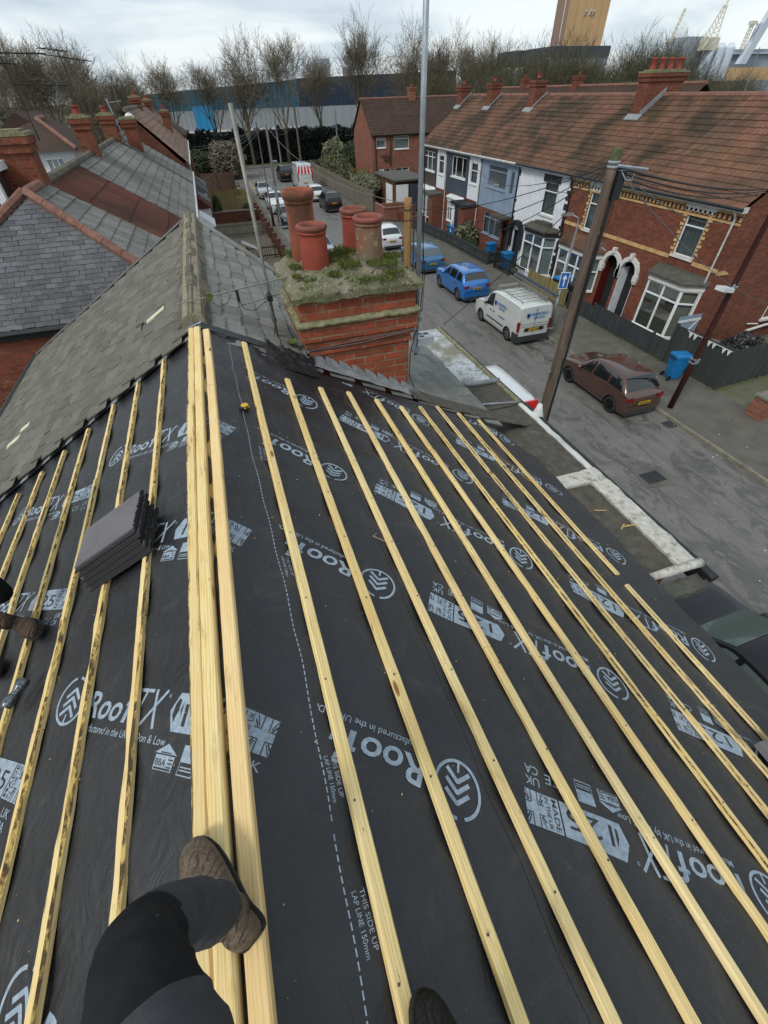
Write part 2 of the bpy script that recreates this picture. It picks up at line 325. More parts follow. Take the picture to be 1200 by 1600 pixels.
def silver_mat():
    k = Nt('silver_felt'); v = k.vec()
    a = k.ramp(k.noise(5.5, 8, .8, v, 1.5), [(.42, 0.0), (.52, 1.0)])
    edge = k.ramp(k.noise(1.4, 4, .6, v), [(.35, 0.0), (.5, 1.0)])
    col = k.mix(a, '#787a78', '#b4b9bd'); col = k.mix(k.math('SUBTRACT', 1.0, edge), col, '#72705f')
    k.bump(k.noise(24, 5, .7, v), .5, .01); MT['silver_felt'] = k.out(col, .6)
    k = Nt('mossy_felt'); n = k.noise(9, 8, .75, v if False else None)
    col = k.ramp(n, [(.35, '#37352f'), (.55, '#4b4841'), (.72, '#5f5b52')])
    col = k.mix(k.ramp(k.noise(1.3, 5, .6), [(.5, 0.0), (.7, .3)]), col, '#5c5a3c')
    k.bump(k.noise(50, 5, .7), .6, .01); MT['mossy_felt'] = k.out(col, .92)
    k = Nt('peeling_white'); n = k.noise(8, 9, .85)
    col = k.ramp(n, [(.38, '#66635a'), (.46, '#a5a399'), (.64, '#c2c1ba')])
    k.bump(k.noise(18, 5, .7), .6, .01); MT['peeling_white'] = k.out(col, .7)
    k = Nt('flaunching'); n = k.noise(5, 7, .7); n2 = k.noise(40, 5, .7)
    col = k.ramp(n2, [(.3, '#5f5a4c'), (.7, '#8b8472')])
    col = k.mix(k.ramp(n, [(.46, 0.0), (.58, .75)]), col, '#4f5a2a'); col = k.mix(k.ramp(k.noise(2.3, 6, .7), [(.55, 0.0), (.7, .7)]), col, '#46402f')
    lc = k.ramp(k.noise(30, 4, .7), [(.58, 0.0), (.64, 1.0)]); col = k.mix(k.math('MULTIPLY', lc, .45), col, '#b4b09a')
    k.bump(n2, .8, .02); MT['flaunching'] = k.out(col, .95)
    k = Nt('terracotta_old'); n = k.noise(3.5, 6, .7)
    col = k.ramp(n, [(.35, '#5a3a2c'), (.55, '#8d4c34'), (.7, '#9d5a3e')]); k.bump(k.noise(40, 4, .7), .3, .005)
    MT['terracotta_old'] = k.out(col, .85)
    k = Nt('terracotta_lichen'); n = k.noise(16, 6, .75)
    col = k.ramp(k.noise(3, 5, .6), [(.4, '#6b6450'), (.62, '#7d5140')]); col = k.mix(k.ramp(n, [(.55, 0.0), (.66, .7)]), col, '#a9a488')
    k.bump(n, .4, .006); MT['terracotta_lichen'] = k.out(col, .9)
silver_mat()
simple('terracotta_rim', '#8a4a3c', '#5a3a30', 6, .8, .4, 40)
# ------------------------------------------------------------------ mesh builder
class MB:
    def __init__(s, T=None): s.v = []; s.f = []; s.m = []; s.r = []; s.T = T; s.cr = .5
    def av(s, p):
        p = Vector(p)
        if s.T is not None: p = s.T @ p
        s.v.append(p); return len(s.v)-1
    def face(s, pts, mi=0, r=None):
        i = [s.av(p) for p in pts]; s.f.append(i); s.m.append(mi); s.r.append(s.cr if r is None else r)
    def idx(s, ids, mi=0, r=None): s.f.append(list(ids)); s.m.append(mi); s.r.append(s.cr if r is None else r)
    def box(s, x0, x1, y0, y1, z0, z1, mi=0, r=None):
        if x1 < x0: x0, x1 = x1, x0
        if y1 < y0: y0, y1 = y1, y0
        if z1 < z0: z0, z1 = z1, z0
        P = [s.av(p) for p in ((x0,y0,z0),(x1,y0,z0),(x1,y1,z0),(x0,y1,z0),(x0,y0,z1),(x1,y0,z1),(x1,y1,z1),(x0,y1,z1))]
        for q in ((0,3,2,1),(4,5,6,7),(0,1,5,4),(1,2,6,5),(2,3,7,6),(3,0,4,7)): s.idx([P[i] for i in q], mi, r)
    def hexa(s, b, t, mi=0, r=None):
        n = len(b); B = [s.av(p) for p in b]; Tt = [s.av(p) for p in t]
        s.idx(B[::-1], mi, r); s.idx(Tt, mi, r)
        for i in range(n): j = (i+1) % n; s.idx([B[i], B[j], Tt[j], Tt[i]], mi, r)
    def tube(s, pts, rad_, n=6, mi=0, cap=True, r=None):
        pts = [Vector(p) for p in pts]; rr = rad_ if isinstance(rad_, (list, tuple)) else [rad_]*len(pts); rings = []
        a = None
        for i, p in enumerate(pts):
            d = (pts[min(i+1, len(pts)-1)]-pts[max(i-1, 0)])
            d = d.normalized() if d.length > 1e-9 else Vector((0, 0, 1))
            if a is None:
                a = d.orthogonal().normalized()
            a = (a-d*a.dot(d)); a = a.normalized() if a.length > 1e-6 else d.orthogonal().normalized()
            b = d.cross(a); rings.append([s.av(p+(a*math.cos(2*math.pi*k/n)+b*math.sin(2*math.pi*k/n))*rr[i]) for k in range(n)])
        for A, B in zip(rings, rings[1:]):
            for k in range(n): s.idx([A[k], A[(k+1) % n], B[(k+1) % n], B[k]], mi, r)
        if cap: s.idx(rings[0][::-1], mi, r); s.idx(rings[-1], mi, r)
    def lathe(s, prof, c=(0, 0, 0), n=24, mi=0, axis='Z', r=None, closed=False, jit=0):
        c = Vector(c); rings = []
        for q, (rd, h) in enumerate(prof):
            ring = []
            for k in range(n):
                a = 2*math.pi*k/n; rj = rd*(1+jit*(noise.noise(Vector((math.cos(a)*2, math.sin(a)*2, h*4))))) if jit else rd
                x, y = rj*math.cos(a), rj*math.sin(a)
                p = (x, y, h) if axis == 'Z' else ((h, x, y) if axis == 'X' else (x, h, -y))
                ring.append(s.av(c+Vector(p)))
            rings.append(ring)
        for A, B in zip(rings, rings[1:]):
            for k in range(n): s.idx([A[k], A[(k+1) % n], B[(k+1) % n], B[k]], mi, r)
        if closed: s.idx(rings[0][::-1], mi, r); s.idx(rings[-1], mi, r)
    def grid(s, fn, nu, nv, mi=0, r=None):
        ids = [[s.av(fn(i/nu, j/nv)) for i in range(nu+1)] for j in range(nv+1)]
        for j in range(nv):
            for i in range(nu): s.idx([ids[j][i], ids[j][i+1], ids[j+1][i+1], ids[j+1][i]], mi, r)
    def mesh(s, name, mats, smooth=False, uv=True):
        me = bpy.data.meshes.new(name); me.from_pydata(s.v, [], s.f); me.update()
        for m in (mats if isinstance(mats, (list, tuple)) else [mats]): me.materials.append(MT[m])
        me.polygons.foreach_set('material_index', s.m)
        at = me.attributes.new('rnd', 'FLOAT', 'FACE'); at.data.foreach_set('value', s.r)
        if smooth: me.polygons.foreach_set('use_smooth', [True]*len(s.f))
        if uv and len(s.f) < 60000:
            ul = me.uv_layers.new(name='UVMap'); buf = []
            for p in me.polygons:
                nrm = p.normal
                if abs(nrm.z) > .97: U = Vector((1, 0, 0)); V = Vector((0, 1, 0))
                else:
                    U = Vector((0, 0, 1)).cross(nrm).normalized(); V = nrm.cross(U)
                    if V.z < 0: V = -V
                    if abs(U.x) > .99: U = Vector((1, 0, 0))
                    if abs(U.y) > .99: U = Vector((0, 1, 0))
                for li in p.vertices: q = s.v[li]; buf += [q.dot(U), q.dot(V)]
            ul.data.foreach_set('uv', buf)
        return me
def tag(o, label=None, cat=None, group=None, kind=None):
    if label: o['label'] = label
    if cat: o['category'] = cat
    if group: o['group'] = group
    if kind: o['kind'] = kind
    return o
def thing(name, label, cat, loc=(0, 0, 0), group=None, rz=0):
    o = bpy.data.objects.new(name, None); COL.objects.link(o); o.location = loc; o.rotation_euler = (0, 0, rz); o.empty_display_size = .2
    return tag(o, label, cat, group)
def part(name, mb, mats, parent=None, label=None, smooth=False, world=True, uv=True, kind=None):
    me = mb.mesh(name, mats, smooth, uv) if isinstance(mb, MB) else mb
    o = bpy.data.objects.new(name, me); COL.objects.link(o)
    if parent is not None:
        o.parent = parent
        if world:
            root = parent
            while root.parent: root = root.parent
            if parent is root: o.matrix_parent_inverse = (Matrix.Translation(root.location) @ Matrix.Rotation(root.rotation_euler.z, 4, 'Z')).inverted()
    if label: o['label'] = label
    if kind: o['kind'] = kind
    return o
def solo(name, mb, mats, label, cat, group=None, smooth=False, uv=True, kind=None):
    return tag(part(name, mb, mats, None, None, smooth, uv=uv), label, cat, group, kind)
def struct(name, mb, mats, smooth=False): return tag(part(name, mb, mats, None, None, smooth), kind='structure')
def dup(root, loc, rz=None, label=None, group=None, scale=None):
    r = root.copy(); COL.objects.link(r); r.location = loc
    if rz is not None: r.rotation_euler = (0, 0, rz)
    if scale: r.scale = scale
    if label: r['label'] = label
    if group: r['group'] = group
    def rec(a, b):
        for ch in a.children:
            c = ch.copy(); COL.objects.link(c); c.parent = b; rec(ch, c)
    rec(root, r); return r
_tc = {}
def text2d(s, size=1.0, bold=0.0):
    key = (s, bold)
    if key not in _tc:
        cu = bpy.data.curves.new('t', 'FONT'); cu.body = s; cu.offset = bold; cu.resolution_u = 3; cu.size = 1
        ob = bpy.data.objects.new('t', cu); me = ob.to_mesh()
        vs = [(v.co.x, v.co.y) for v in me.vertices]; fs = [tuple(p.vertices) for p in me.polygons]
        ob.to_mesh_clear(); bpy.data.objects.remove(ob); bpy.data.curves.remove(cu); _tc[key] = (vs, fs)
    vs, fs = _tc[key]
    return [(x*size, y*size) for x, y in vs], fs
def add_text(mb, s, size, fn, mi=0, bold=0.0, width=None, shear=0.0, clip=None):
    """fn maps 2D text coordinates to a point"""
    vs, fs = text2d(s, size, bold)
    if not vs: return
    x0 = min(v[0] for v in vs); x1 = max(v[0] for v in vs); k = (width/(x1-x0)) if width else 1.0
    vs = [((x-x0)*k+y*shear, y) for x, y in vs]
    for f in fs:
        P = [fn(*vs[i]) for i in f]
        if clip and not all(clip(p) for p in P): continue
        mb.face(P, mi)
def fbm(x, y, z=0.0): return noise.noise(Vector((x, y, z)))
# ================================================================== OUR HOUSE (being re-roofed)
RX, RZ = -0.411, 7.396
CR, SR = math.cos(math.atan(.514)), math.sin(math.atan(.514))
CL, SL = math.cos(math.atan(.575)), math.sin(math.atan(.575))
YEND = 4.52
def wrinkle(D, y):
    w = -.013*math.sin(math.pi*y/.45)**2 + .009*fbm(D*1.1, y*2.3, 1) + .0035*fbm(D*3+y*2, y*5, 5)+.0035*max(0, fbm(D*1.6-y*1.3, y*1.1+D, 11))**.5*math.sin(D*7+y*9)
    if D > 0:
        k = max(0, 1-abs(D-.75)/.7)*max(0, min(1, (y-3.35)/.8))
        w += k*(.03*fbm(D*3.1+y, y*2.0, 9)+.018*fbm(D*8+2*y, y*5, 3)+.012)
        k2 = max(0, 1-abs(D-.25)/.45)*max(0, 1-abs(y-.55)/.9)
        w += k2*.014*fbm(D*5+y*3, y*2.4, 19)
    k3 = max(0, min(1, (y-3.2)/1.2))
    w += k3*.008*fbm(D*2+y*1.5, y*4, 7)
    return w
def surf(D, y, h=0.0, wr=True):
    h += wrinkle(D, y) if wr else 0
    if D >= 0: return Vector((RX+D*CR+h*SR, y, RZ-D*SR+h*CR))
    return Vector((RX+D*CL-h*SL, y, RZ+D*SL+h*CL))
house = thing('terraced_house', 'foreground house, its roof stripped to black underlay and new yellow battens', 'house', (0, 1, 0))
# walls, two-storey bay
w = MB(); w.box(-3.75, 3.1, -1.9, 4.5, 0, 5.35); part('wall', w, 'brick_old', house)
w = MB(); w.box(3.1, 4.08, 1.8, 5.14, 0, 5.06); part('front_bay', w, 'brick_old', house)
for z0 in (.7, 3.0):
    m = MB(); 
    for y0 in (1.95, 3.5): m.box(4.08, 4.12, y0, y0+1.25, z0, z0+1.5); m.box(4.12, 4.13, y0+.08, y0+1.17, z0+.08, z0+1.42, 1)
    part('window', m, ['white_upvc', 'car_glass'], house)
# flat bay roof
m = MB(); m.grid(lambda u, v: Vector((3.0+u*1.16, 1.72+v*3.58, 5.19+.012*fbm(u*6, v*14))), 14, 46); m.box(3.0, 4.16, 1.72, 5.3, 5.06, 5.17); part('bay_flat_roof', m, 'mossy_felt', house, 'dark mossy felt flat roof')
def rough_slab(m, x0, x1, y0, y1, z0, z1, n=24, j=.012, mi=0):
    long_y = (y1-y0) > (x1-x0)
    def top(u, v):
        x, y = x0+u*(x1-x0), y0+v*(y1-y0)
        e = j*fbm(x*9, y*9, 2); ex = j*2*fbm((y if long_y else x)*6, 3, 8)
        return Vector((x+(ex if long_y and 0 < u < 1 or long_y else 0), y+(0 if long_y else ex), z1+e-.01*(abs(u-.5)*2)**3))
    nu, nv = (4, n) if long_y else (n, 4)
    m.grid(top, nu, nv, mi)
    m.grid(lambda u, v: top(u, 0)*(v)+Vector((top(u, 0).x, top(u, 0).y, z0))*(1-v), nu, 1, mi)
    m.grid(lambda u, v: top(1-u, 1)*(v)+Vector((top(1-u, 1).x, top(1-u, 1).y, z0))*(1-v), nu, 1, mi)
    m.grid(lambda u, v: top(0, 1-u)*(v)+Vector((top(0, 1-u).x, top(0, 1-u).y, z0))*(1-v), nv, 1, mi)
    m.grid(lambda u, v: top(1, u)*(v)+Vector((top(1, u).x, top(1, u).y, z0))*(1-v), nv, 1, mi)
m = MB(); rough_slab(m, 3.92, 4.17, 1.70, 3.42, 5.17, 5.235, 60, .016); rough_slab(m, 3.3, 4.16, 3.18, 3.42, 5.17, 5.225, 30, .014)
m.tube([(3.5, 1.67, 5.2), (3.8, 1.66, 5.205), (4.05, 1.655, 5.205), (4.2, 1.65, 5.2)], [.04, .052, .05, .055], 12)
part('coping', m, 'peeling_white', house, 'flaking white painted coping of the flat bay roof', smooth=True)
m = MB(); rough_slab(m, 4.08, 4.17, 3.44, 5.28, 5.17, 5.215, 40, .006); part('roof_edge_trim', m, 'white_paint', house)
m = MB(); m.tube([(4.235, 1.45, 5.13), (4.235, 5.3, 5.13)], .055, 10); m.box(4.17, 4.2, 1.5, 5.3, 4.95, 5.17); part('gutter', m, 'gutter_black', house, smooth=False)
m = MB(); m.lathe([(.0, .22), (.035, .215), (.06, .12), (.1, 0)], (4.24, 4.92, 5.15), 14); part('gutter_outlet_cover', m, 'white_paint', house, smooth=True)
m = MB(); rough_slab(m, 3.55, 4.2, 1.42, 1.6, 5.0, 5.09, 16, .02); part('old_gutter_debris', m, 'felt_dark', house, 'dark dirt and broken felt at the end of the flat roof')
# ---- underlay sheets with the print
def blk(mode, D0, y0, clip=None):
    """the printed block: mode L reads up the rear slope, R reads up the street slope"""
    def mp(e1, e2):
        s_ = .866*e1+.5*e2; t_ = -.5*e1+.866*e2
        return (D0+s_, y0+t_) if mode == 'L' else (D0-s_, y0-t_)
    return mp
def ink_poly(mb, mp, pts, clip, n=1):
    P = [mp(*p) for p in pts]
    if clip and not all(clip(d, y) for d, y in P): return
    mb.face([surf(d, y, .0026) for d, y in P], 1)
def ink_rect(mb, mp, a0, a1, b0, b1, clip, holes=()):
    n = max(1, int((a1-a0)/.03)); k = max(1, int((b1-b0)/.03))
    for i in range(n):
        for j in range(k):
            u0, u1 = a0+(a1-a0)*i/n, a0+(a1-a0)*(i+1)/n; v0, v1 = b0+(b1-b0)*j/k, b0+(b1-b0)*(j+1)/k
            ink_poly(mb, mp, [(u0, v0), (u1, v0), (u1, v1), (u0, v1)], clip)
def ink_bar(mb, mp, p, q, w, clip, h=None):
    p = Vector(p); q = Vector(q); d = (q-p); n = max(1, int(d.length/.03)); o = Vector((-d.y, d.x)).normalized()*w/2
    for i in range(n):
        a = p+d*i/n; b = p+d*(i+1)/n
        P = [mp(*(a-o)), mp(*(b-o)), mp(*(b+o)), mp(*(a+o))]
        if clip and not all(clip(*c) for c in P): continue
        mb.face([surf(d_, y_, h or .0026) for d_, y_ in P], 2 if h else 1)
def ink_text(mb, mp, s_, size, x, y, clip, bold=0, width=None, shear=0, mi=1, rot=0):
    vs, fs = text2d(s_, size, bold)
    if not vs: return
    xa = min(v[0] for v in vs); xb = max(v[0] for v in vs); k_ = (width/(xb-xa)) if width else 1
    for f in fs:
        P = []
        for i in f:
            a, b = (vs[i][0]-xa)*k_+vs[i][1]*shear, vs[i][1]
            if rot: a, b = -b, a
            P.append(mp(x+a, y+b))
        if clip and not all(clip(*c) for c in P): continue
        mb.face([surf(d_, y_, .0026 if mi == 1 else .0036) for d_, y_ in P], mi)
def print_block(mb, mode, D0, y0, clip=None):
    mp = blk(mode, D0, y0)
    # ring and chevrons
    n = 40; R1, R2 = .112, .099
    for i in range(n):
        a0, a1 = 2*math.pi*i/n, 2*math.pi*(i+1)/n
        if i in (10, 11): continue
        ink_poly(mb, mp, [(math.cos(a0)*R2, math.sin(a0)*R2), (math.cos(a0)*R1, math.sin(a0)*R1), (math.cos(a1)*R1, math.sin(a1)*R1), (math.cos(a1)*R2, math.sin(a1)*R2)], clip)
    ink_bar(mb, mp, (0, -.11), (0, -.062), .011, clip)
    for j in range(3):
        yy = .055-.04*j
        ink_bar(mb, mp, (-.055, yy-.045), (.002, yy), .017, clip); ink_bar(mb, mp, (.055, yy-.045), (-.002, yy), .017, clip)
    ink_text(mb, mp, 'Roo', .155, .155, -.055, clip, .017, .285, .12)
    ink_text(mb, mp, 'f', .175, .455, -.055, clip, .012, .075, .12)
    # T and X drawn thin and tall
    ink_bar(mb, mp, (.515, .078), (.635, .078), .014, clip); ink_bar(mb, mp, (.585, .078), (.555, -.062), .014, clip)
    ink_bar(mb, mp, (.735, .085), (.61, -.062), .014, clip); ink_bar(mb, mp, (.655, .085), (.71, -.062), .016, clip)
    ink_text(mb, mp, 'o', .03, .752, .058, clip, .003)
    ink_text(mb, mp, 'Manufactured in the UK by Don & Low', .043, .155, -.112, clip, .002, .66, .1)
    # arrow-ended box with the number, then the flag
    ink_poly(mb, mp, [(.79, .01), (.825, -.06), (.86, -.06), (.86, .08), (.825, .08)], clip)
    ink_rect(mb, mp, .86, 1.135, -.06, .08, clip)
    ink_text(mb, mp, '125', .115, .875, -.038, clip, .0, .235, .0, mi=2)
    ink_bar(mb, mp, (1.139, -.062), (1.139, .082), .004, clip, .0036)
    for i in range(2):
        ink_text(mb, mp, ('MADE', 'IN THE UK')[i], (.036, .030)[i], 1.178+.034*i, -.052, clip, .003, .128, 0, 2, 1)
    fx0, fx1, fy0, fy1 = 1.143, 1.31, -.06, .08
    ink_rect(mb, mp, fx0, fx1, fy0, fy1, clip)
    c = ((1.222+fx1)/2, .01)
    for sx_ in (-1, 1):
        ink_bar(mb, mp, (c[0]+sx_*.016, fy0), (c[0]+sx_*.016, c[1]-.02), .004, clip, .0036); ink_bar(mb, mp, (c[0]+sx_*.016, c[1]+.02), (c[0]+sx_*.016, fy1), .004, clip, .0036)
        for sy_ in (-1, 1):
            ink_bar(mb, mp, (c[0]+sx_*.016, c[1]+sy_*.02), (c[0]+sx_*.044, c[1]+sy_*.02), .004, clip, .0036)
            ink_bar(mb, mp, (c[0]+sx_*.024, c[1]+sy_*.028), (c[0]+sx_*.042, c[1]+sy_*.066), .004, clip, .0036)
            ink_bar(mb, mp, (c[0]+sx_*.03, c[1]+sy_*.024), (c[0]+sx_*.044, c[1]+sy_*.046), .006, clip, .0036)
    # small marks under the line
    ink_poly(mb, mp, [(.775, -.135), (.905, -.135), (.84, -.1)], clip); ink_rect(mb, mp, .785, .895, -.19, -.14, clip)
    ink_text(mb, mp, 'BBA', .032, .792, -.175, clip, .003, .06, 0, 2); 
    for j in range(3): ink_bar(mb, mp, (.862, -.152-.012*j), (.89, -.152-.012*j), .004, clip, .0036)
    ink_bar(mb, mp, (.79, -.184), (.89, -.184), .006, clip, .0036); ink_bar(mb, mp, (.81, -.131), (.87, -.131), .004, clip, .0036)
    ink_rect(mb, mp, .93, 1.02, -.15, -.095, clip); ink_bar(mb, mp, (.94, -.165), (1.01, -.165), .004, clip); ink_bar(mb, mp, (.94, -.175), (1.01, -.175), .004, clip); ink_bar(mb, mp, (.93, -.19), (1.02, -.19), .004, clip)
    ink_bar(mb, mp, (.932, -.19), (.932, -.15), .003, clip); ink_bar(mb, mp, (1.018, -.19), (1.018, -.15), .003, clip)
    ink_text(mb, mp, 'CE', .06, 1.10, -.155, clip, .002, .09); ink_text(mb, mp, 'UK', .05, 1.225, -.118, clip, .006, .075); ink_text(mb, mp, 'CA', .05, 1.225, -.165, clip, .006, .075)
def yend(D):   # far edge of the sheet: trimmed round the chimney, rounded at the eaves corner
    if D < 0: return YEND
    e = 4.50-.18*max(0, min(1, (D-.45)/.4))
    if D > 3.3: e -= .9*((D-3.3)/.95)**2.2
    return e
def sheet(D0, D1, off, label, prints, nD, y0=-1.7, y1=None, mi=0):
    mb = MB()
    def fn(u, v):
        D = D0+(D1-D0)*u; ye = yend(D); y = y0+(ye-y0)*v
        return surf(D, y, off)
    mb.grid(fn, nD, 190)
    for mode, Dp, yp in prints: print_block(mb, mode, Dp, yp, lambda d, y: D0+.005 < d < D1-.005 and -1.2 < y < yend(d)-.05)
    return mb
L1, L2 = [], []
for k_ in range(-1, 4): L1.append(('L', -.968, .21+1.05*k_))
for k_ in range(-1, 4): L2.append(('L', -2.34, .55+1.07*k_))
R_1 = [('R', .885, .30+1.07*k_) for k_ in range(-1, 5)]; R_2 = [('R', 2.34, -.47+1.07*k_) for k_ in range(0, 5)]; R_3 = [('R', 3.83, -.32+1.06*k_) for k_ in range(0, 6)]
mt3 = ['membrane', 'print_ink', 'membrane']
top = sheet(-1.12, .405, .002, None, L1, 70)
# stitched lap line and its lettering
yy = -1.0
while yy < 4.35:
    Dd = .305+.03*math.sin(yy*1.3+.5)-.035*max(0, yy-3.2)
    wdt = .0024
    if not (.27 < yy < .31): top.face([surf(Dd-wdt, yy, .0026), surf(Dd+wdt, yy, .0026), surf(Dd+wdt, yy+.019, .0026), surf(Dd-wdt, yy+.019, .0026)], 1)
    yy += .028
for ys in (.12, .52, 1.55, -.5, 2.6):
    mpx = lambda a, b, ys=ys: (.345+b, ys-a)
    ink_text(top, mpx, 'LAP LINE 150mm', .024, 0, 0, None, .001, .155); ink_text(top, mpx, 'THIS SIDE UP', .024, 0, .028, lambda d, y: d < .402, .001, .145)
part('roof_underlay', top, mt3, house, 'top underlay sheet folded over the ridge, with the stitched lap line', smooth=True)
part('roof_underlay', sheet(.36, 1.06, 0, None, R_1, 40), mt3, house, 'underlay sheet under the lap line on the street slope', smooth=True)
part('roof_underlay', sheet(1.03, 2.56, .0015, None, R_2, 70), mt3, house, 'middle underlay sheet of the street slope', smooth=True)
b = sheet(2.52, 4.16, 0, None, R_3, 90)
part('roof_underlay', b, mt3, house, 'lowest underlay sheets of the street slope, down to the flat bay roof', smooth=True)
part('roof_underlay', sheet(-4.0, -1.08, 0, None, L2, 90), mt3, house, 'underlay on the rear slope', smooth=True)
# drooping edge of the sheet onto the flat roof
m = MB(); m.grid(lambda u, v: surf(4.16+.10*v, -1.7+(yend(4.16)+1.7)*u, 0)+Vector((0, 0, -.12*v*v)), 60, 4); part('roof_underlay', m, 'membrane', house, 'loose bottom edge of the underlay', smooth=True)
m = MB(); m.box(-3.9, 3.2, -1.8, 4.4, 5.3, 5.4); part('soffit', m, 'wood_dark', house)
# ---- battens
def batten(side, D, y0, y1, wd=.05, th=.025, mat='batten_new', seed=0, joints=(), lift=0, label=None, rough=0.0, step=.09, flat=False, bow=.007):
    rnd_ = random.Random(seed); mb = MB(); mb.cr = rnd_.random()
    brk = [y0]+[j for j in joints if y0 < j < y1]+[y1]
    for a, c in zip(brk, brk[1:]):
        sh = rnd_.uniform(-.006, .006); dl = rnd_.uniform(-.003, .003); mb.cr = rnd_.random()
        n = max(2, int((c-a)/step)); rings = []
        for i in range(n+1):
            y = a+(c-a)*i/n
            if i == 0: y += .0015
            if i == n: y -= .0015
            jb = bow*math.sin(y*1.1+seed)+sh
            e = [rough*(noise.noise(Vector((seed*3.1, y*9, q*7.7)))) for q in range(6)]
            ch = .003+rough*(.35+max(0, 1.1*noise.noise(Vector((seed*1.7, y*3.2, 50)))))
            sec = [(-wd/2+e[0]*.4, 0), (wd/2+e[1]*.4, 0), (wd/2+e[1]*.4, th-ch-max(0, e[2])*.6), (wd/2-ch*1.4+e[3]*.5, th+dl), (-wd/2+ch*1.2+e[4]*.5, th+dl), (-wd/2+e[0]*.4, th-ch)]
            rr = []
            for p_, h_ in sec:
                if flat: rr.append(mb.av(Vector((D+p_+jb, y, lift+h_))))
                else: rr.append(mb.av(surf(D+(p_ if side > 0 else -p_)+jb, y, h_+lift+.001, False)))
            rings.append(rr)
        for A, B in zip(rings, rings[1:]):
            for q in range(6):
                q2 = (q+1) % 6; ids = [A[q], B[q], B[q2], A[q2]] if side > 0 else [A[q2], B[q2], B[q], A[q]]
                mb.idx(ids, 1 if (q == 4 and rough > .0045) else 0)
        mb.idx(rings[0]); mb.idx(rings[-1][::-1])
    return part('batten', mb, [mat, 'batten_wane'], house, label)
ends = [4.46, 3.86, 3.87, 3.96, 3.97, 3.97, 4.14, 4.32, 4.30, 4.28]
for k_ in range(10):
    xk = -.046+.307*k_; D = (xk-RX)/CR
    mat_ = 'batten_rough' if k_ in (7, 8) else 'batten_new'
    jt = {3: (.9,), 4: (1.9,), 6: (2.4, .6), 7: (2.9,), 8: (2.0, .1), 5: (3.1,)}.get(k_, ())
    if k_ == 9:
        batten(1, D, 1.53, ends[9], mat='batten_new', seed=40, rough=.006, label='outermost batten of the street slope, upper length'); batten(1, D, -1.55, 1.41, mat='batten_new', seed=41, rough=.006, label='outermost batten of the street slope, lower length')
    else: batten(1, D, -1.55, ends[k_], mat=mat_, seed=k_+1, joints=jt, rough=.003+(.006 if k_ > 5 else 0))
lends = [4.62, 4.58, 4.5, 4.42, 4.40, 4.38, 4.36, 4.34, 4.3, 4.28]
for k_ in range(10):
    xk = -.828-.299*k_; D = (xk-RX)/CL
    batten(-1, D, -1.5, min(lends[k_], 4.47)-.02*k_, mat='batten_rough', seed=60+k_, rough=.013, joints={0: (2.6, 1.45), 1: (2.1,), 2: (1.2, 3.2), 3: (2.9,), 4: (2.4,), 5: (3.3,)}.get(k_, (2.0,)), step=.04, bow=.006)
batten(1, -.493, -1.3, 4.47, .05, .05, 'batten_rough', 90, (3.0,), 7.385, 'left of the three ridge battens, paler and rougher', .006, .06, True)
batten(1, -.434, -1.3, 4.45, .054, .055, 'batten_new', 91, (), 7.392, 'middle ridge batten', .004, .08, True)
batten(1, -.360, -1.3, 4.40, .058, .045, 'batten_orange', 92, (3.25,), 7.383, 'right ridge batten, orange grain', .003, .08, True)
batten(1, -.440, -1.3, 4.2, .10, .03, 'batten_rough', 93, (), 7.352, 'support strip under the ridge battens', .002, .2, True)
# nails
m = MB()
for k_ in range(9):
    D = (-.046+.307*k_-RX)/CR
    for y in (-.1, .35, .8, 1.25, 1.7, 2.15, 2.6, 3.05, 3.5):
        p = surf(D, y, .0275, False); m.lathe([(.0048, 0), (.004, .0015), (0, .002)], p+Vector((0, .01*math.sin(k_*5+y*9), 0)), 6)
part('nail_heads', m, 'dark_trim', house, kind='stuff')
# strips where the old roof next door begins
m = MB(); 
def stripL(d0, d1, ya, yb, h, mi=0):
    m.grid(lambda u, v: surf(d0+(d1-d0)*u, ya+(yb-ya)*v+.012*fbm(u*9, v, 2), h+.01*(.5-abs(v-.5))+.004*fbm(u*14, v*3, 4), False), 60, 3, mi)
stripL(-4.1, 0, 4.47, 4.56, .012); stripL(-4.1, 0, 4.56, 4.60, .05); part('edge_flashing', m, 'lead', house, 'grey lead strip against the old slates', smooth=True)
m = MB(); stripL(0, .95, 4.50, 4.66, .02); part('edge_board', m, 'wood_dark', house)
m = MB()
for i in range(9):
    t0 = .02+i*.47; mm_ = surf(-t0, 4.61, .03, False)
    m.hexa([surf(-t0, 4.60, 0, False), surf(-t0-.45, 4.60, 0, False), surf(-t0-.45, 4.66, 0, False), surf(-t0, 4.66, 0, False)], [surf(-t0, 4.60, .035+.01*fbm(i, 1), False), surf(-t0-.45, 4.60, .03+.01*fbm(i, 2), False), surf(-t0-.45, 4.66, .04, False), surf(-t0, 4.66, .045, False)], 0, random.random())
part('cut_tile_edge', m, 'felt_dark', house)
# black crumpled sheet turned up against the chimney
m = MB(); m.grid(lambda u, v: surf(.62+.55*u, 4.12+.44*v, .010+.05*v*v+.05*fbm(u*4+v*3, v*3.5, 33)*(.15+v)+.022*fbm(u*11, v*8, 3)*v, False), 40, 26)
part('roof_underlay', m, 'membrane', house, 'crumpled flap of underlay against the chimney', smooth=True)
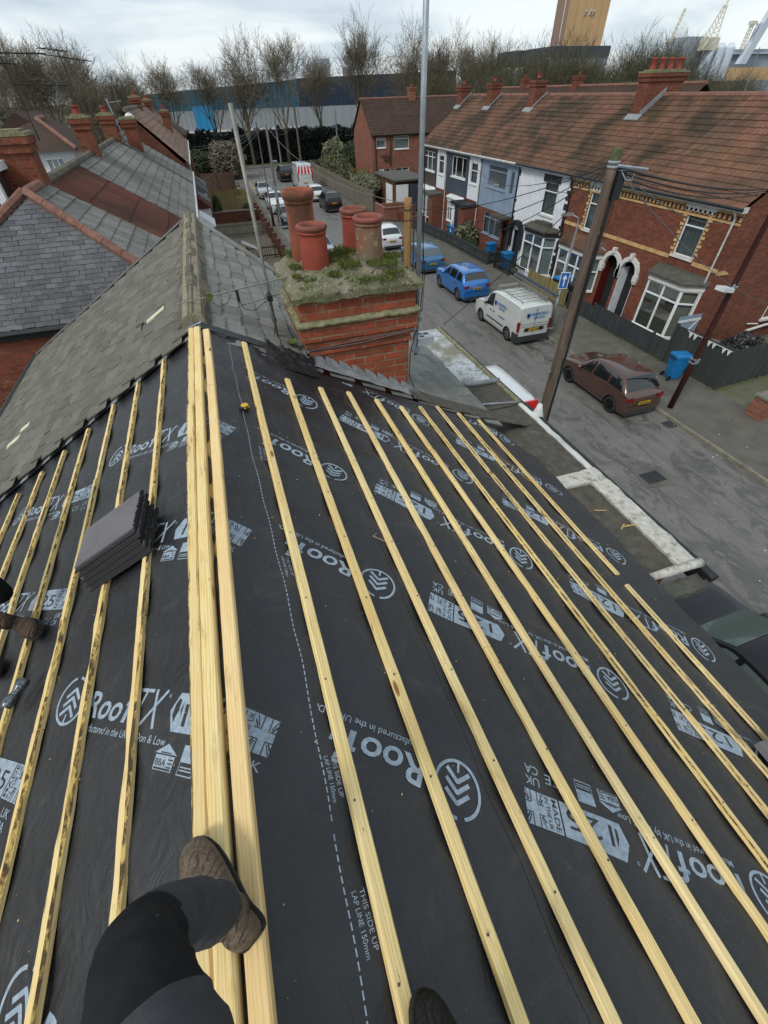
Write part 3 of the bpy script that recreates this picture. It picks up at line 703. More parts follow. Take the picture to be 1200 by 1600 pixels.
# ================================================================== NEIGHBOUR: old slate roof and the chimney
nb = thing('slate_roofed_house', 'neighbouring house with an old mossy slate roof and the big four-pot brick chimney', 'house', (0, 7, 0))
def slates(mb, P, du, su, dv, sv, w, ex, th=.009, jit=.012, inside=None, seed=1, miss=.0, tilt=.012, mi=0, lenk=1.45):
    """P(u,v,h): u along the courses, v up the slope"""
    rn = random.Random(seed); nv = int(sv/ex); nu = int(su/w)+1
    for j in range(nv):
        for i in range(-1, nu):
            u0 = i*w+(w/2 if j % 2 else 0)+rn.uniform(-.006, .006); v0 = j*ex+rn.uniform(-jit, jit)
            u1 = u0+w-rn.uniform(.002, .010)
            if inside and not inside((u0+u1)/2, v0+ex/2): continue
            if rn.random() < miss: continue
            k0, k1 = rn.uniform(0, .006), rn.uniform(0, .006); v1 = v0+ex*lenk; sk = rn.uniform(-.012, .012)
            c = rn.random()
            h0, h1 = th+tilt, th*.4
            a, b, c_, d = P(u0, v0+sk, h0+k0), P(u1, v0-sk, h0+k1), P(u1, v1, h1), P(u0, v1, h1)
            a2, b2 = P(u0, v0+sk, k0+tilt*.2), P(u1, v0-sk, k1+tilt*.2)
            mb.face([a, b, c_, d], mi, c); mb.face([a2, b2, b, a], mi, c*.5); mb.face([P(u0, v1, 0), a2, a, d], mi, c*.5); mb.face([b2, P(u1, v1, 0), c_, b], mi, c*.5)
NZ = 7.42
nl = math.hypot(3.75, 2.05)
def PL(u, v, h): # rear (left) slope, v from eave to ridge
    t = v/nl; return Vector((-4.12+3.65*t-h*.45, 4.66+u, 5.35+2.06*t+h*.85))
m = MB(); slates(m, PL, None, 5.5, None, nl, .255, .175, inside=lambda u, v: u < 5.45 and 0 < v < nl-.02, seed=3, miss=.003, jit=.02)
m.face([PL(-.05, 0, -.01), PL(5.5, 0, -.01), PL(5.5, nl, -.01), PL(-.05, nl, -.01)], 0, .1)
part('slate_slope', m, 'slate_olive', nb, 'olive grey rear slope')
for u, v, k_ in ((1.15, 3.55, .28), (1.05, 1.0, .24), (1.22, 1.2, .16)):
    m = MB(); m.hexa([PL(u, v, .012), PL(u+.13, v-.01, .012), PL(u+.14, v+k_, .012), PL(u+.01, v+k_, .012)], [PL(u, v, .03), PL(u+.11, v-.01, .03), PL(u+.12, v+k_, .026), PL(u+.01, v+k_, .026)]); part('bare_patch', m, 'pale_batten', nb, 'pale patch where slates have slipped')

nr = math.hypot(3.65, 1.876)
def PR(u, v, h):
    t = v/nr; return Vector((3.18-3.65*t+h*.45, 4.66+u, 5.53+1.876*t+h*.88))
def insR(u, v):
    p = PR(u, v, 0); y = p.y; x = p.x
    if x > .9: return y < 8.3
    return y < 10.1-(x+.47)*1.55
m = MB(); slates(m, PR, None, 5.4, None, nr, .30, .20, inside=insR, seed=5, miss=.0, jit=.02, tilt=.016)
pts = [PR(-.05, 0, -.01), PR(3.6, 0, -.01), PR(3.6, (3.18-.9)/3.65*nr, -.01), PR(5.42, nr, -.01), PR(-.05, nr, -.01)]
m.face(pts, 0, .1)
part('slate_slope', m, 'slate_grey', nb, 'grey street slope beside the chimney')
m = MB()
a_, b_, c_, d_ = PR(4.9, 2.9, .028), PR(5.2, 2.9, .028), PR(5.2, 3.2, .024), PR(4.92, 3.2, .024); m.face([a_, b_, c_, d_])
part('replacement_slate', m, 'slate_pale', nb, 'paler replacement slate')
# ridge
m = MB(); rn = random.Random(4)
for i in range(12):
    y0 = 4.72+i*.45; m.cr = rn.random(); dz = rn.uniform(-.01, .01); dx = rn.uniform(-.012, .012)
    sec = [(-.17, -.10), (-.09, -.015), (-.02, .045), (.02, .045), (.09, -.015), (.17, -.10)]
    def sp(y, k_): return [Vector((-.47+dx+a*k_, y, NZ+.03+dz+b*k_)) for a, b in sec]
    A, B = sp(y0, 1.0), sp(y0+.44, 1.03)
    for q in range(5): m.face([A[q], A[q+1], B[q+1], B[q]])
    m.face(A[::-1]); m.face(B)
part('ridge_tiles', m, 'ridge_stone', nb)
m = MB(); m.tube([(-.47, 4.7, NZ-.06), (-.47, 10.1, NZ-.06)], .13, 8)
part('ridge_mortar', m, 'cement', nb)
m = MB(); m.box(-3.95, 3.0, 4.62, 7.9, 0, 5.3); m.box(-3.95, .8, 7.9, 9.95, 0, 5.3)
m.face([(-3.95, 9.95, 5.3), (.5, 9.95, 5.3), (-.47, 9.95, 7.3)]); part('wall', m, 'brick_old', nb)
# verge strip at the far end of the rear slope
m = MB(); 
for a, b in (((-4.12, 10.1, 5.37), (-.5, 10.14, 7.42)),): m.tube([a, b], .035, 6)
m.tube([(-4.16, 4.7, 5.33), (-4.16, 10.1, 5.33)], .06, 8); part('gutter', m, 'gutter_black', nb)
m = MB()
for i in range(14):
    t0, t1 = i/14, (i+1)/14; m.cr = rn.random()
    a = Vector((-.45, 10.12, 7.41)).lerp(Vector((.92, 7.98, 6.73)), t0); b = Vector((-.45, 10.12, 7.41)).lerp(Vector((.92, 7.98, 6.73)), t1)
    m.hexa([a+Vector((-.03, -.06, 0)), b+Vector((-.03, -.06, 0)), b+Vector((.03, .05, 0)), a+Vector((.03, .05, 0))], [a+Vector((-.03, -.06, .035)), b+Vector((-.03, -.06, .03)), b+Vector((.03, .05, .03)), a+Vector((.03, .05, .035))])
part('verge_edging', m, 'slate_grey', nb)
# flat bay roof next door
m = MB(); m.box(3.05, 4.1, 5.34, 8.65, 0, 5.04); part('front_bay', m, 'brick_old', nb)
m = MB(); m.grid(lambda u, v: Vector((3.0+u*1.12, 6.12+v*2.58, 5.2+.01*fbm(u*7, v*12))), 14, 40); m.box(3.0, 4.1, 6.12, 8.7, 5.04, 5.18); part('bay_flat_roof', m, 'silver_felt', nb, 'flat bay roof with flaking silver paint')
m = MB(); m.grid(lambda u, v: Vector((2.9+u*1.24, 5.26+v*.9, 5.21+.014*fbm(u*9, v*9)+.16*max(0, 1-u*3.2))), 14, 14); m.box(3.0, 4.1, 5.31, 6.12, 5.04, 5.18); part('bay_flat_roof', m, 'mossy_felt', nb, 'mossy strip of flat roof')
m = MB(); m.tube([(3.2, 6.2, 5.24), (3.7, 6.08, 5.245), (4.15, 6.05, 5.25)], .045, 8); m.tube([(3.0, 5.3, 5.25), (3.5, 5.42, 5.235), (4.1, 5.3, 5.225)], .02, 8); part('lead_roll', m, 'lead', nb, smooth=True)
m = MB(); rough_slab(m, 4.08, 4.16, 5.3, 8.72, 5.18, 5.235, 60, .006); part('roof_edge_trim', m, 'moss_band', nb)
m = MB(); m.tube([(4.22, 5.3, 5.13), (4.22, 8.8, 5.13)], .05, 8); part('gutter', m, 'gutter_black', nb)
# rough mortar valley between the roofs
m = MB(); m.grid(lambda u, v: Vector((1.80+u*2.15, 4.36+v*.30+.30*u*u, max(5.205, 7.185-.514*(1.80+u*2.15))+.012+.035*math.sin(math.pi*v)*(1-.5*u)+.02*fbm(u*9, v*5, 3))), 60, 12)
part('mortar_fillet', m, 'mossy_felt', nb, 'rough mossy mortar strip between the two roofs', smooth=True)
# ---- chimney
ch = MB(); X0, X1, Y0, Y1 = .62, 1.80, 4.58, 5.66
def ring_box(m, o, z0, z1, mi=0): m.box(X0-o, X1+o, Y0-o, Y1+o, z0, z1, mi)
ring_box(ch, 0, 6.0, 6.93); ring_box(ch, .03, 6.93, 6.965); ring_box(ch, .012, 6.965, 7.02); ring_box(ch, .045, 7.02, 7.095); ring_box(ch, .075, 7.095, 7.26); ring_box(ch, .05, 7.26, 7.56)
chim = part('chimney', ch, 'brick_chimney', nb)
m = MB()
def ledge(o0, o1, z0, z1, n=40):
    P = []
    for side in range(4):
        for i in range(n):
            t = i/n
            c = [((X0-1e-6)+(X1-X0)*t, 'y0'), (0, 0)][0]
            if side == 0: p, nn = Vector((X0+(X1-X0)*t, Y0, 0)), Vector((0, -1, 0))
            elif side == 1: p, nn = Vector((X1, Y0+(Y1-Y0)*t, 0)), Vector((1, 0, 0))
            elif side == 2: p, nn = Vector((X1-(X1-X0)*t, Y1, 0)), Vector((0, 1, 0))
            else: p, nn = Vector((X0, Y1-(Y1-Y0)*t, 0)), Vector((-1, 0, 0))
            if t < .02: nn = (nn+[Vector((-1, 0, 0)), Vector((0, -1, 0)), Vector((1, 0, 0)), Vector((0, 1, 0))][side])
            P.append((p, nn))
    rows = []
    for o, z in ((o1-.002, z0), (o1+.008, z0+.012), (o1+.002, z0+.035), ((o0+o1)/2, z1-.01), (o0, z1)):
        rows.append([m.av(p+nn*(o+.016*fbm(p.x*11+z*30, p.y*11, z*9))+Vector((0, 0, z+.012*fbm(p.x*13, p.y*13, 5+z*20)))) for p, nn in P])
    for A, B in zip(rows, rows[1:]):
        for k_ in range(len(A)): j = (k_+1) % len(A); m.idx([A[k_], A[j], B[j], B[k_]])
ledge(.05, .10, 7.255, 7.305)
part('mossy_ledge', m, 'moss_band', chim, smooth=True)
# flaunching: rough mortar bed with rounded, broken edge
m = MB()
def fl(u, v):
    x = X0-.11+u*(X1-X0+.22); y = Y0-.11+v*(Y1-Y0+.22)
    e = min(u, 1-u, v, 1-v)
    h = .15*(1-math.exp(-e*11))+.035*fbm(x*5, y*5, 1)+.03*fbm(x*13, y*13, 4)
    k_ = 1+.035*fbm(x*7, y*7, 9)
    cx_, cy_ = (X0+X1)/2, (Y0+Y1)/2
    return Vector((cx_+(x-cx_)*k_, cy_+(y-cy_)*k_, 7.56+max(-.005, h)))
m.grid(fl, 70, 60)
def skirt(fa):
    m.grid(lambda u, v: fa(u)*(1-v)+Vector((fa(u).x, fa(u).y, 7.50+.02*fbm(fa(u).x*14, fa(u).y*14, 6)))*v, 60, 4)
skirt(lambda t: fl(1-t, 0)); skirt(lambda t: fl(t, 1)); skirt(lambda t: fl(0, t)); skirt(lambda t: fl(1, 1-t))
m.box(X0-.07, X1+.07, Y0-.07, Y1+.07, 7.52, 7.565)
rs = random.Random(8)
for i in range(120):
    u = rs.random(); v = rs.choice((rs.uniform(.0, .12), rs.uniform(.02, .25), rs.random())); p = fl(u, v); q_ = rs.uniform(.010, .032) if v < .25 else rs.uniform(.006, .014)
    if u < .04 or u > .96: continue
    B_ = [p+Vector((math.cos(a)*q_*rs.uniform(.8, 1.4), math.sin(a)*q_*rs.uniform(.6, 1), -.012)) for a in (0, 1.2, 2.4, 3.7, 5.0)]
    m.hexa(B_, [p+(b_-p)*.6+Vector((0, 0, q_*.55+.008)) for b_ in B_])
part('mortar_cap', m, 'flaunching', chim, smooth=True)
def pot(cx_, cy_, z1, r, mat, base=7.66, taper=.06, label=None, extra=None, rim=.06):
    m = MB(); h = z1-base
    prof = [(r*(1+taper)*.98, 0), (r*(1+taper), .02), (r, h*.55), (r*.985, h-rim-.05), (r*1.0, h-rim-.03), (r*1.05, h-rim-.028), (r*1.05, h-rim-.012), (r*1.0, h-rim-.008), (r*1.12, h-rim+.005), (r*1.17, h-rim*.55), (r*1.13, h-.008), (r*1.02, h), (r*.86, h-.006), (r*.82, h-.04), (r*.8, h*.3), (0, h*.28)]
    m.lathe(prof, (cx_, cy_, base), 36, jit=.01)
    for i in range(len(m.m)):
        if 7 <= i//36 <= 13: m.m[i] = 1
    p_ = part('chimney_pot', m, [mat, mat if mat == 'terracotta_old' else 'terracotta_rim'], chim, label, smooth=True)
    return p_
pot(.885, 5.00, 8.07, .138, 'pot_red', label='front left pot, short and smooth red', rim=.05)
pot(.86, 5.44, 8.30, .146, 'terracotta_old', label='tallest pot, brown terracotta with yellow lichen', rim=.085)
pot(1.43, 5.38, 8.11, .130, 'pot_red', label='back right red pot', rim=.05)
pot(1.475, 4.97, 8.10, .140, 'terracotta_lichen', label='front right pot, grey with lichen', rim=.05)
def tuft(m, c, r, n, h, sd, ds=.6):
    rn = random.Random(sd)
    for _ in range(n):
        a = rn.random()*6.28; q = r*math.sqrt(rn.random()); p = Vector((c[0]+q*math.cos(a), c[1]+q*math.sin(a), c[2]+rn.uniform(-.01, .01)))
        d = Vector((rn.uniform(-ds, ds), rn.uniform(-ds, ds), 1)).normalized()*h*rn.uniform(.5, 1.2); s_ = d.cross(Vector((rn.uniform(-1, 1), rn.uniform(-1, 1), .1))).normalized()*h*.14
        m.face([p-s_, p+s_, p+d*.6+s_*.7, p+d, p+d*.6-s_*.7], 0, rn.random())
m = MB()
for c, r, n in (((1.12, 5.1, 7.73), .17, 900), ((1.2, 4.8, 7.72), .12, 500), ((1.55, 4.76, 7.71), .17, 700), ((1.72, 4.9, 7.72), .1, 400), ((.68, 5.5, 7.72), .08, 150), ((1.3, 5.3, 7.74), .14, 500), ((1.5, 4.55, 7.63), .13, 250), ((.62, 4.72, 7.68), .05, 120), ((1.28, 4.57, 7.63), .09, 260), ((.74, 4.66, 7.66), .08, 220), ((1.62, 4.62, 7.66), .12, 420), ((1.0, 4.66, 7.68), .07, 200), ((.66, 5.0, 7.69), .07, 180)): tuft(m, c, r, n, .035, int(r*1000)+n)
part('moss_clump', m, 'moss', chim, kind='stuff', uv=False)
m = MB()
for i in range(60):
    a = random.uniform(-2.3, -.9); z = random.gauss(8.19, .02); c = Vector((.86+.15*math.cos(a), 5.44+.15*math.sin(a), z)); tuft(m, c, .014, 3, .012, i, 1.2)
part('lichen', m, 'plate_yellow' if False else 'moss', chim, kind='stuff', uv=False)
# stepped lead flashing on the front face, apron at the foot
m = MB()
zb = lambda x: 7.185-.514*x
for i in range(8):
    xa = X0+.02+i*.152; xb = xa+.155
    m.hexa([(xa, 4.566, zb(xa)-.03), (xb, 4.566, zb(xb)-.03), (xb, 4.566, zb(xb)+.055), (xa+.09, 4.566, zb(xa)+.06), (xa-.0, 4.566, zb(xa)+.125)][::-1], [(xa, 4.578, zb(xa)-.03), (xb, 4.578, zb(xb)-.03), (xb, 4.578, zb(xb)+.055), (xa+.09, 4.578, zb(xa)+.06), (xa, 4.578, zb(xa)+.125)][::-1])
part('stepped_flashing', m, 'lead', chim)
m = MB()
def apron(u, v):
    x = .34+u*1.62; return Vector((x, 4.425+.135*v-.05*(1-u)*(1-v)+.010*fbm(u*20, v*3), zb(x)+.028+.014*fbm(u*12, v*2, 7)+.012*v))
m.grid(apron, 50, 6); part('lead_apron', m, 'lead', chim, smooth=True)
m = MB(); m.hexa([(X0-.03, 4.55, 6.75), (X0-.006, 4.55, 6.75), (X0-.006, 5.6, 6.75), (X0-.03, 5.6, 6.75)], [(X0-.03, 4.55, 7.0), (X0-.006, 4.55, 7.0), (X0-.006, 5.6, 7.0), (X0-.03, 5.6, 7.0)]); part('side_flashing', m, 'lead', chim)
# fern-like weed in the gutter beside the chimney
m = MB()
for i in range(60):
    a = i*2.4; d = Vector((math.cos(a), math.sin(a), .7)).normalized(); p = Vector((.48, 4.86, 6.95)); s_ = d.cross(Vector((0, 0, 1))).normalized()*.012; L_ = .05+.07*((i*37 % 10)/10)
    m.face([p, p+d*L_*.5+s_, p+d*L_, p+d*L_*.5-s_], 0, random.random())
solo('weed', m, 'moss', 'small green weed growing at the left foot of the big chimney', 'weed', uv=False)
# ---- aerial masts
def yagi(m, a, b, n, L, up=Vector((0, 0, 1)), r=.006, er=.003):
    a = Vector(a); b = Vector(b); m.tube([a, b], r, 6); d = (b-a).normalized(); e = d.cross(up).normalized()
    for i in range(n):
        p = a.lerp(b, (i+.5)/n); l = L*(1-.3*i/n); m.tube([p-e*l/2, p+e*l/2], er, 4)
am = thing('aerial_mast', 'tall pale leaning aerial mast left of the chimney, with a small aerial at its foot', 'aerial', (.34, 5.05, 6.9))
m = MB(); m.tube([(.345, 5.06, 6.80), (.345, 5.09, 7.5), (.34, 5.07, 8.95)], [.014, .016, .021], 10); part('pole', m, 'alu', am, smooth=True)
m = MB(); yagi(m, (-.34, 5.0, 7.52), (.56, 5.0, 7.62), 9, .09, Vector((0, 1, 0)), .008, .004); m.tube([(-.62, 5.02, 7.49), (-.34, 5.0, 7.52)], .005, 5)
for t in (-1, 1):
    for q in (-1, 1): m.tube([(-.3, 5.0, 7.52), (-.36+.03*q, 5.0+.02*q, 7.52+.16*t)], .005, 5)
m.tube([(.0, 5.0, 7.40), (.5, 5.05, 7.46)], .008, 6); part('aerial', m, 'alu', am)
m = MB(); m.box(-.30, -.24, 4.97, 5.03, 7.50, 7.56); m.box(.0, .03, 4.98, 5.02, 7.44, 7.56, 1); m.box(.31, .37, 5.0, 5.12, 7.40, 7.46, 1); part('junction_box', m, ['moss', 'black_plastic'], am)
m = MB(); m.tube([(-.27, 4.98, 7.5), (-.2, 4.95, 7.43), (-.1, 4.96, 7.46), (-.05, 4.98, 7.53)], .004, 5); m.tube([(.02, 5, 7.45), (.05, 5, 7.36), (.15, 5, 7.33), (.3, 5.04, 7.4)], .004, 5); m.tube([(.32, 5.03, 7.38), (.36, 5.0, 7.2), (.31, 5.02, 7.05), (.25, 5.0, 6.92), (.3, 5.05, 6.82), (.40, 5.02, 6.84), (.38, 5.02, 6.97), (.3, 5.02, 7.0)], .005, 5); part('cable', m, 'cable', am)
mm2 = thing('aerial_mast', 'tall bare galvanised mast clamped to the right side of the big chimney', 'aerial', (2.0, 4.86, 6.6))
m = MB(); m.tube([(1.985, 4.80, 6.62), (1.985, 4.84, 11.2)], .0255, 14); part('pole', m, 'galv', mm2, smooth=True)
m = MB()
for z in (7.93, 8.62): m.lathe([(.0268, 0), (.0275, .01), (.0275, .022), (.0268, .03)], (1.985, 4.825, z), 12)
part('tape_band', m, 'black_plastic', mm2)
m = MB()
m.tube([(1.985, 4.80, 7.08), (1.9, 4.70, 7.08), (1.86, 4.60, 7.08)], .012, 6); m.tube([(1.985, 4.80, 6.80), (1.9, 4.72, 6.78), (1.85, 4.6, 6.80)], .012, 6); m.tube([(1.865, 4.57, 7.1), (1.875, 4.56, 6.95), (1.865, 4.57, 6.78)], .018, 6); m.box(1.93, 2.03, 4.75, 4.86, 7.04, 7.1); m.box(1.94, 2.02, 4.76, 4.85, 6.66, 6.74)
part('bracket', m, 'galv', mm2)
m = MB(); m.tube([(2.02, 4.82, 8.6), (2.03, 4.81, 7.9), (2.05, 4.82, 7.4), (2.02, 4.8, 7.1), (1.87, 4.53, 7.02), (1.80, 4.52, 6.8), (1.79, 4.52, 6.5), (1.86, 4.50, 6.33)], .006, 6); m.tube([(2.03, 4.82, 7.9), (2.08, 4.84, 7.5), (2.06, 4.83, 7.12)], .004, 5); part('cable', m, 'cable', mm2)
m = MB(); m.tube([(X0-.02, 4.555, 6.985), (1.2, 4.525, 7.005), (1.86, 4.52, 7.06)], .004, 5); m.tube([(X0-.05, 4.54, 7.0), (1.86, 4.51, 7.075)], .003, 5); part('bracket_wire', m, 'cable_grey', mm2)
m = MB(); m.box(2.1, 2.32, 5.0, 5.2, 6.62, 6.72); m.box(2.14, 2.2, 5.04, 5.08, 6.72, 6.725, 1); m.box(2.22, 2.28, 5.1, 5.15, 6.72, 6.725, 1); m.box(2.14, 2.2, 5.12, 5.16, 6.72, 6.725, 1)
part('flood_lamp', m, ['plate_white', 'black_plastic'], mm2, 'small cream box on the mast')
# loose brick-red aerial clamp omitted; roof tape of dark felt at the junction
# ================================================================== GROUND, ROAD, PAVEMENTS
m = MB(); m.face([(-1500, -1500, -.16), (1500, -1500, -.16), (1500, 1500, -.16), (-1500, 1500, -.16)]); struct('ground', m, 'earth')
KL = [(-40, 6.95), (0, 6.95), (18, 6.9), (30, 6.2), (42, 5.5), (55, 5.3), (80, 5.4)]
KR = [(-40, 14.35), (0, 14.35), (22, 14.3), (31, 14.05), (42, 13.5), (55, 13.1), (80, 12.9)]
def lerpk(K, y):
    for (a, xa), (b, xb) in zip(K, K[1:]):
        if a <= y <= b: t = (y-a)/(b-a); return xa+(xb-xa)*t
    return K[-1][1] if y > K[-1][0] else K[0][1]
ys = [-40+2*i for i in range(61)]
m = MB()
for a, b in zip(ys, ys[1:]): m.face([(lerpk(KL, a), a, -.02), (lerpk(KR, a), a, -.02), (lerpk(KR, b), b, -.02), (lerpk(KL, b), b, -.02)])
m.face([(-60, 80, -.02), (80, 80, -.02), (80, 94.5, -.02), (-60, 94.5, -.02)])
struct('road', m, 'asphalt')
def strip(name, K, side, wd, mat, z=.10):
    m = MB()
    for a, b in zip(ys, ys[1:]):
        if b > 80: break
        xa, xb = lerpk(K, a)+side*.13, lerpk(K, b)+side*.13
        wa, wb = (wd(a), wd(b)) if callable(wd) else (xa+side*wd, xb+side*wd)
        q = [(xa, a, z), (wa, a, z), (wb, b, z), (xb, b, z)]; m.face(q if side > 0 else q[::-1])
    struct(name, m, mat)
strip('pavement', KR, 1, lambda y: 17.5 if y < 46 else 15.1, 'pavement'); strip('pavement', KL, -1, lambda y: 3.0 if y < 12 else 4.1, 'pavement')
for K, s_ in ((KR, 1), (KL, -1)):
    m = MB(); rn = random.Random(3)
    y = -30.0
    while y < 79:
        xa, xb = lerpk(K, y), lerpk(K, y+.9); m.cr = rn.random()
        m.hexa([(xa, y, -.1), (xa+s_*.13, y, -.1), (xb+s_*.13, y+.89, -.1), (xb, y+.89, -.1)][::s_], [(xa+s_*.01, y, .1), (xa+s_*.13, y, .105), (xb+s_*.13, y+.89, .105), (xb+s_*.01, y+.89, .1)][::s_]); y += .9
    struct('kerb', m, 'kerb_stone')
# front gardens and forecourts
m = MB(); m.box(17.5, 18.9, 13.7, 46, -.1, .11); m.box(17.5, 30, -20, 13.7, -.1, .105); struct('forecourt', m, 'pavement_moss')
m = MB(); m.box(-1.0, 4.0, 30, 74, -.1, .12); struct('front_gardens', m, 'paving_slab')
m = MB(); m.box(-60, 80, 94.5, 97.5, -.1, .1); struct('pavement', m, 'pavement')
m = MB(); m.box(-60, 4.0, 76, 80, -.1, .1); m.box(16.4, 80, 74, 80, -.1, .1); struct('pavement', m, 'pavement')
m = MB(); m.grid(lambda u, v: Vector((-60+150*u, 97.5+10*v, .02+.15*fbm(u*30, v*4))), 60, 6); struct('grass_verge', m, 'grass')
m = MB()
for x0 in (-20, -12, -4, 4, 12, 20): m.box(x0, x0+4, 87.1, 87.25, -.016, -.012)
m.box(5.5, 13, 79.6, 79.85, -.016, -.012)
for i in range(8): m.face([(13.2+i*.8, 80.2+i*.9, -.012), (13.35+i*.8, 80.2+i*.9, -.012), (13.9+i*.8, 81.0+i*.9, -.012), (13.75+i*.8, 81.0+i*.9, -.012)])
struct('road_marking', m, 'road_paint')
m = MB()
for K, s_, a0 in ((KL, 1, 66), (KR, -1, 72)):
    for off in (.22, .42):
        y = a0
        while y < 79: m.face([(lerpk(K, y)+s_*off, y, -.014), (lerpk(K, y)+s_*(off+.09), y, -.014), (lerpk(K, y)+s_*(off+.09), y+2, -.014), (lerpk(K, y)+s_*off, y+2, -.014)][::1], 0); y += 2
struct('road_marking', m, 'road_paint_yellow')
# manhole with its tarred surround
m = MB(); m.hexa([(10.75, 6.75, -.016), (11.75, 6.55, -.016), (11.95, 7.45, -.016), (10.95, 7.65, -.016)], [(10.75, 6.75, -.012), (11.75, 6.55, -.012), (11.95, 7.45, -.012), (10.95, 7.65, -.012)])
m.box(11.0, 11.7, 6.85, 7.35, -.012, -.006, 1)
for i in range(7):
    for j in range(5): m.box(11.05+i*.09, 11.10+i*.09, 6.9+j*.09, 6.94+j*.09, -.006, .0, 2)
solo('manhole_cover', m, ['pavement', 'dark_trim', 'alloy_dark'], 'square iron manhole cover in a dark patch of the road', 'manhole cover')
m = MB(); m.box(13.95, 14.33, 9.1, 9.5, -.015, -.008)
solo('drain_grate', m, 'dark_trim', 'iron drain grate against the kerb behind the maroon car', 'drain')
# litter and stains as small real flakes
m = MB(); rn = random.Random(9)
for i in range(90):
    y = rn.uniform(2, 34); x = rn.choice([rn.uniform(14.0, 14.3), rn.uniform(14.6, 17.2), rn.uniform(9, 14)]); z = -.012 if x < 14.3 else .106
    a = rn.uniform(.02, .05); m.hexa([(x, y, z), (x+a, y+.01, z), (x+a, y+a, z), (x, y+a, z)], [(x, y, z+.012), (x+a, y+.01, z+.006), (x+a, y+a, z+.012), (x, y+a, z+.005)], 0, rn.random())
tag(part('litter', m, 'white_paint'), kind='stuff', label='scattered specks of litter and leaves along the kerb and pavement', cat='litter')
# ================================================================== OPPOSITE TERRACE
def rect_holes(mb, u0, u1, z0, z1, holes, d=0.0, depth=.12, mi=0, rmi=None):
    us = sorted({u0, u1, *[h[0] for h in holes], *[h[1] for h in holes]}); zs = sorted({z0, z1, *[h[2] for h in holes], *[h[3] for h in holes]})
    us = [u for u in us if u0 <= u <= u1]; zs = [z for z in zs if z0 <= z <= z1]
    for a, b in zip(us, us[1:]):
        for c, e in zip(zs, zs[1:]):
            mu, mz = (a+b)/2, (c+e)/2
            if any(h[0] < mu < h[1] and h[2] < mz < h[3] for h in holes): continue
            mb.face([(a, d, c), (a, d, e), (b, d, e), (b, d, c)], mi)
    rmi = mi if rmi is None else rmi
    for a, b, c, e in [h[:4] for h in holes]:
        for q in ([(a, d, c), (b, d, c), (b, d-depth, c), (a, d-depth, c)], [(a, d, e), (a, d-depth, e), (b, d-depth, e), (b, d, e)], [(a, d, c), (a, d-depth, c), (a, d-depth, e), (a, d, e)], [(b, d, c), (b, d, e), (b, d-depth, e), (b, d-depth, c)]): mb.face(q, rmi)
def TX(Wx): return Matrix(((0, -1, 0, Wx), (1, 0, 0, 0), (0, 0, 1, 0), (0, 0, 0, 1)))      # faces -X; u = world Y
def TXp(Wx): return Matrix(((0, 1, 0, Wx), (-1, 0, 0, 0), (0, 0, 1, 0), (0, 0, 0, 1)))     # faces +X; u = -world Y
def TY(Wy): return Matrix(((1, 0, 0, 0), (0, -1, 0, Wy), (0, 0, 1, 0), (0, 0, 0, 1)))      # faces -Y; u = world X (mirrored, fine for boxes)
def TYr(Wy): return Matrix(((-1, 0, 0, 0), (0, -1, 0, Wy), (0, 0, 1, 0), (0, 0, 0, 1)))
def window(parent, T, u0, u1, z0, z1, d=0, cols=(), rows=(), curt='curtain', fm='white_upvc', sill='white_upvc', label=None, rail=.055, back=.09, rowcols=None, pane='window_glass'):
    f = MB(T); a, b = d-back, d-back+.05
    f.box(u0, u1, a, b, z0, z0+rail); f.box(u0, u1, a, b, z1-rail, z1); f.box(u0, u0+rail, a, b, z0+rail, z1-rail); f.box(u1-rail, u1, a, b, z0+rail, z1-rail)
    us = [u0]+[u0+(u1-u0)*c for c in cols]+[u1]
    for c in us[1:-1]: f.box(c-rail/2, c+rail/2, a+.002, b-.004, z0+rail, z1-rail)
    for i, (p, q) in enumerate(zip(us, us[1:])):
        for r_ in rows:
            if rowcols is None or i in rowcols: zc = z0+(z1-z0)*r_; f.box(p+rail*.5, q-rail*.5, a+.004, b-.006, zc-rail*.45, zc+rail*.45)
    o = part('window', f, fm, parent, label)
    if sill:
        s_ = MB(T); s_.box(u0-.08, u1+.08, d-.05, d+.06, z0-.09, z0-.002); part('sill', s_, sill, o)
    g = MB(T); g.face([(u0+.01, d-back+.02, z0+.01), (u0+.01, d-back+.02, z1-.01), (u1-.01, d-back+.02, z1-.01), (u1-.01, d-back+.02, z0+.01)]); part('pane', g, pane, o)
    if curt:
        g = MB(T)
        n = 24 if curt == 'curtain' else 1
        g.grid(lambda u, v: Vector((u0+(u1-u0)*u, d-.2-(.02*math.sin(u*60) if n > 1 else 0), z0+(z1-z0)*v)), n, 1); part('curtain' if curt == 'curtain' else ('blind' if curt == 'blind' else 'dark_room'), g, curt, o)
    return o
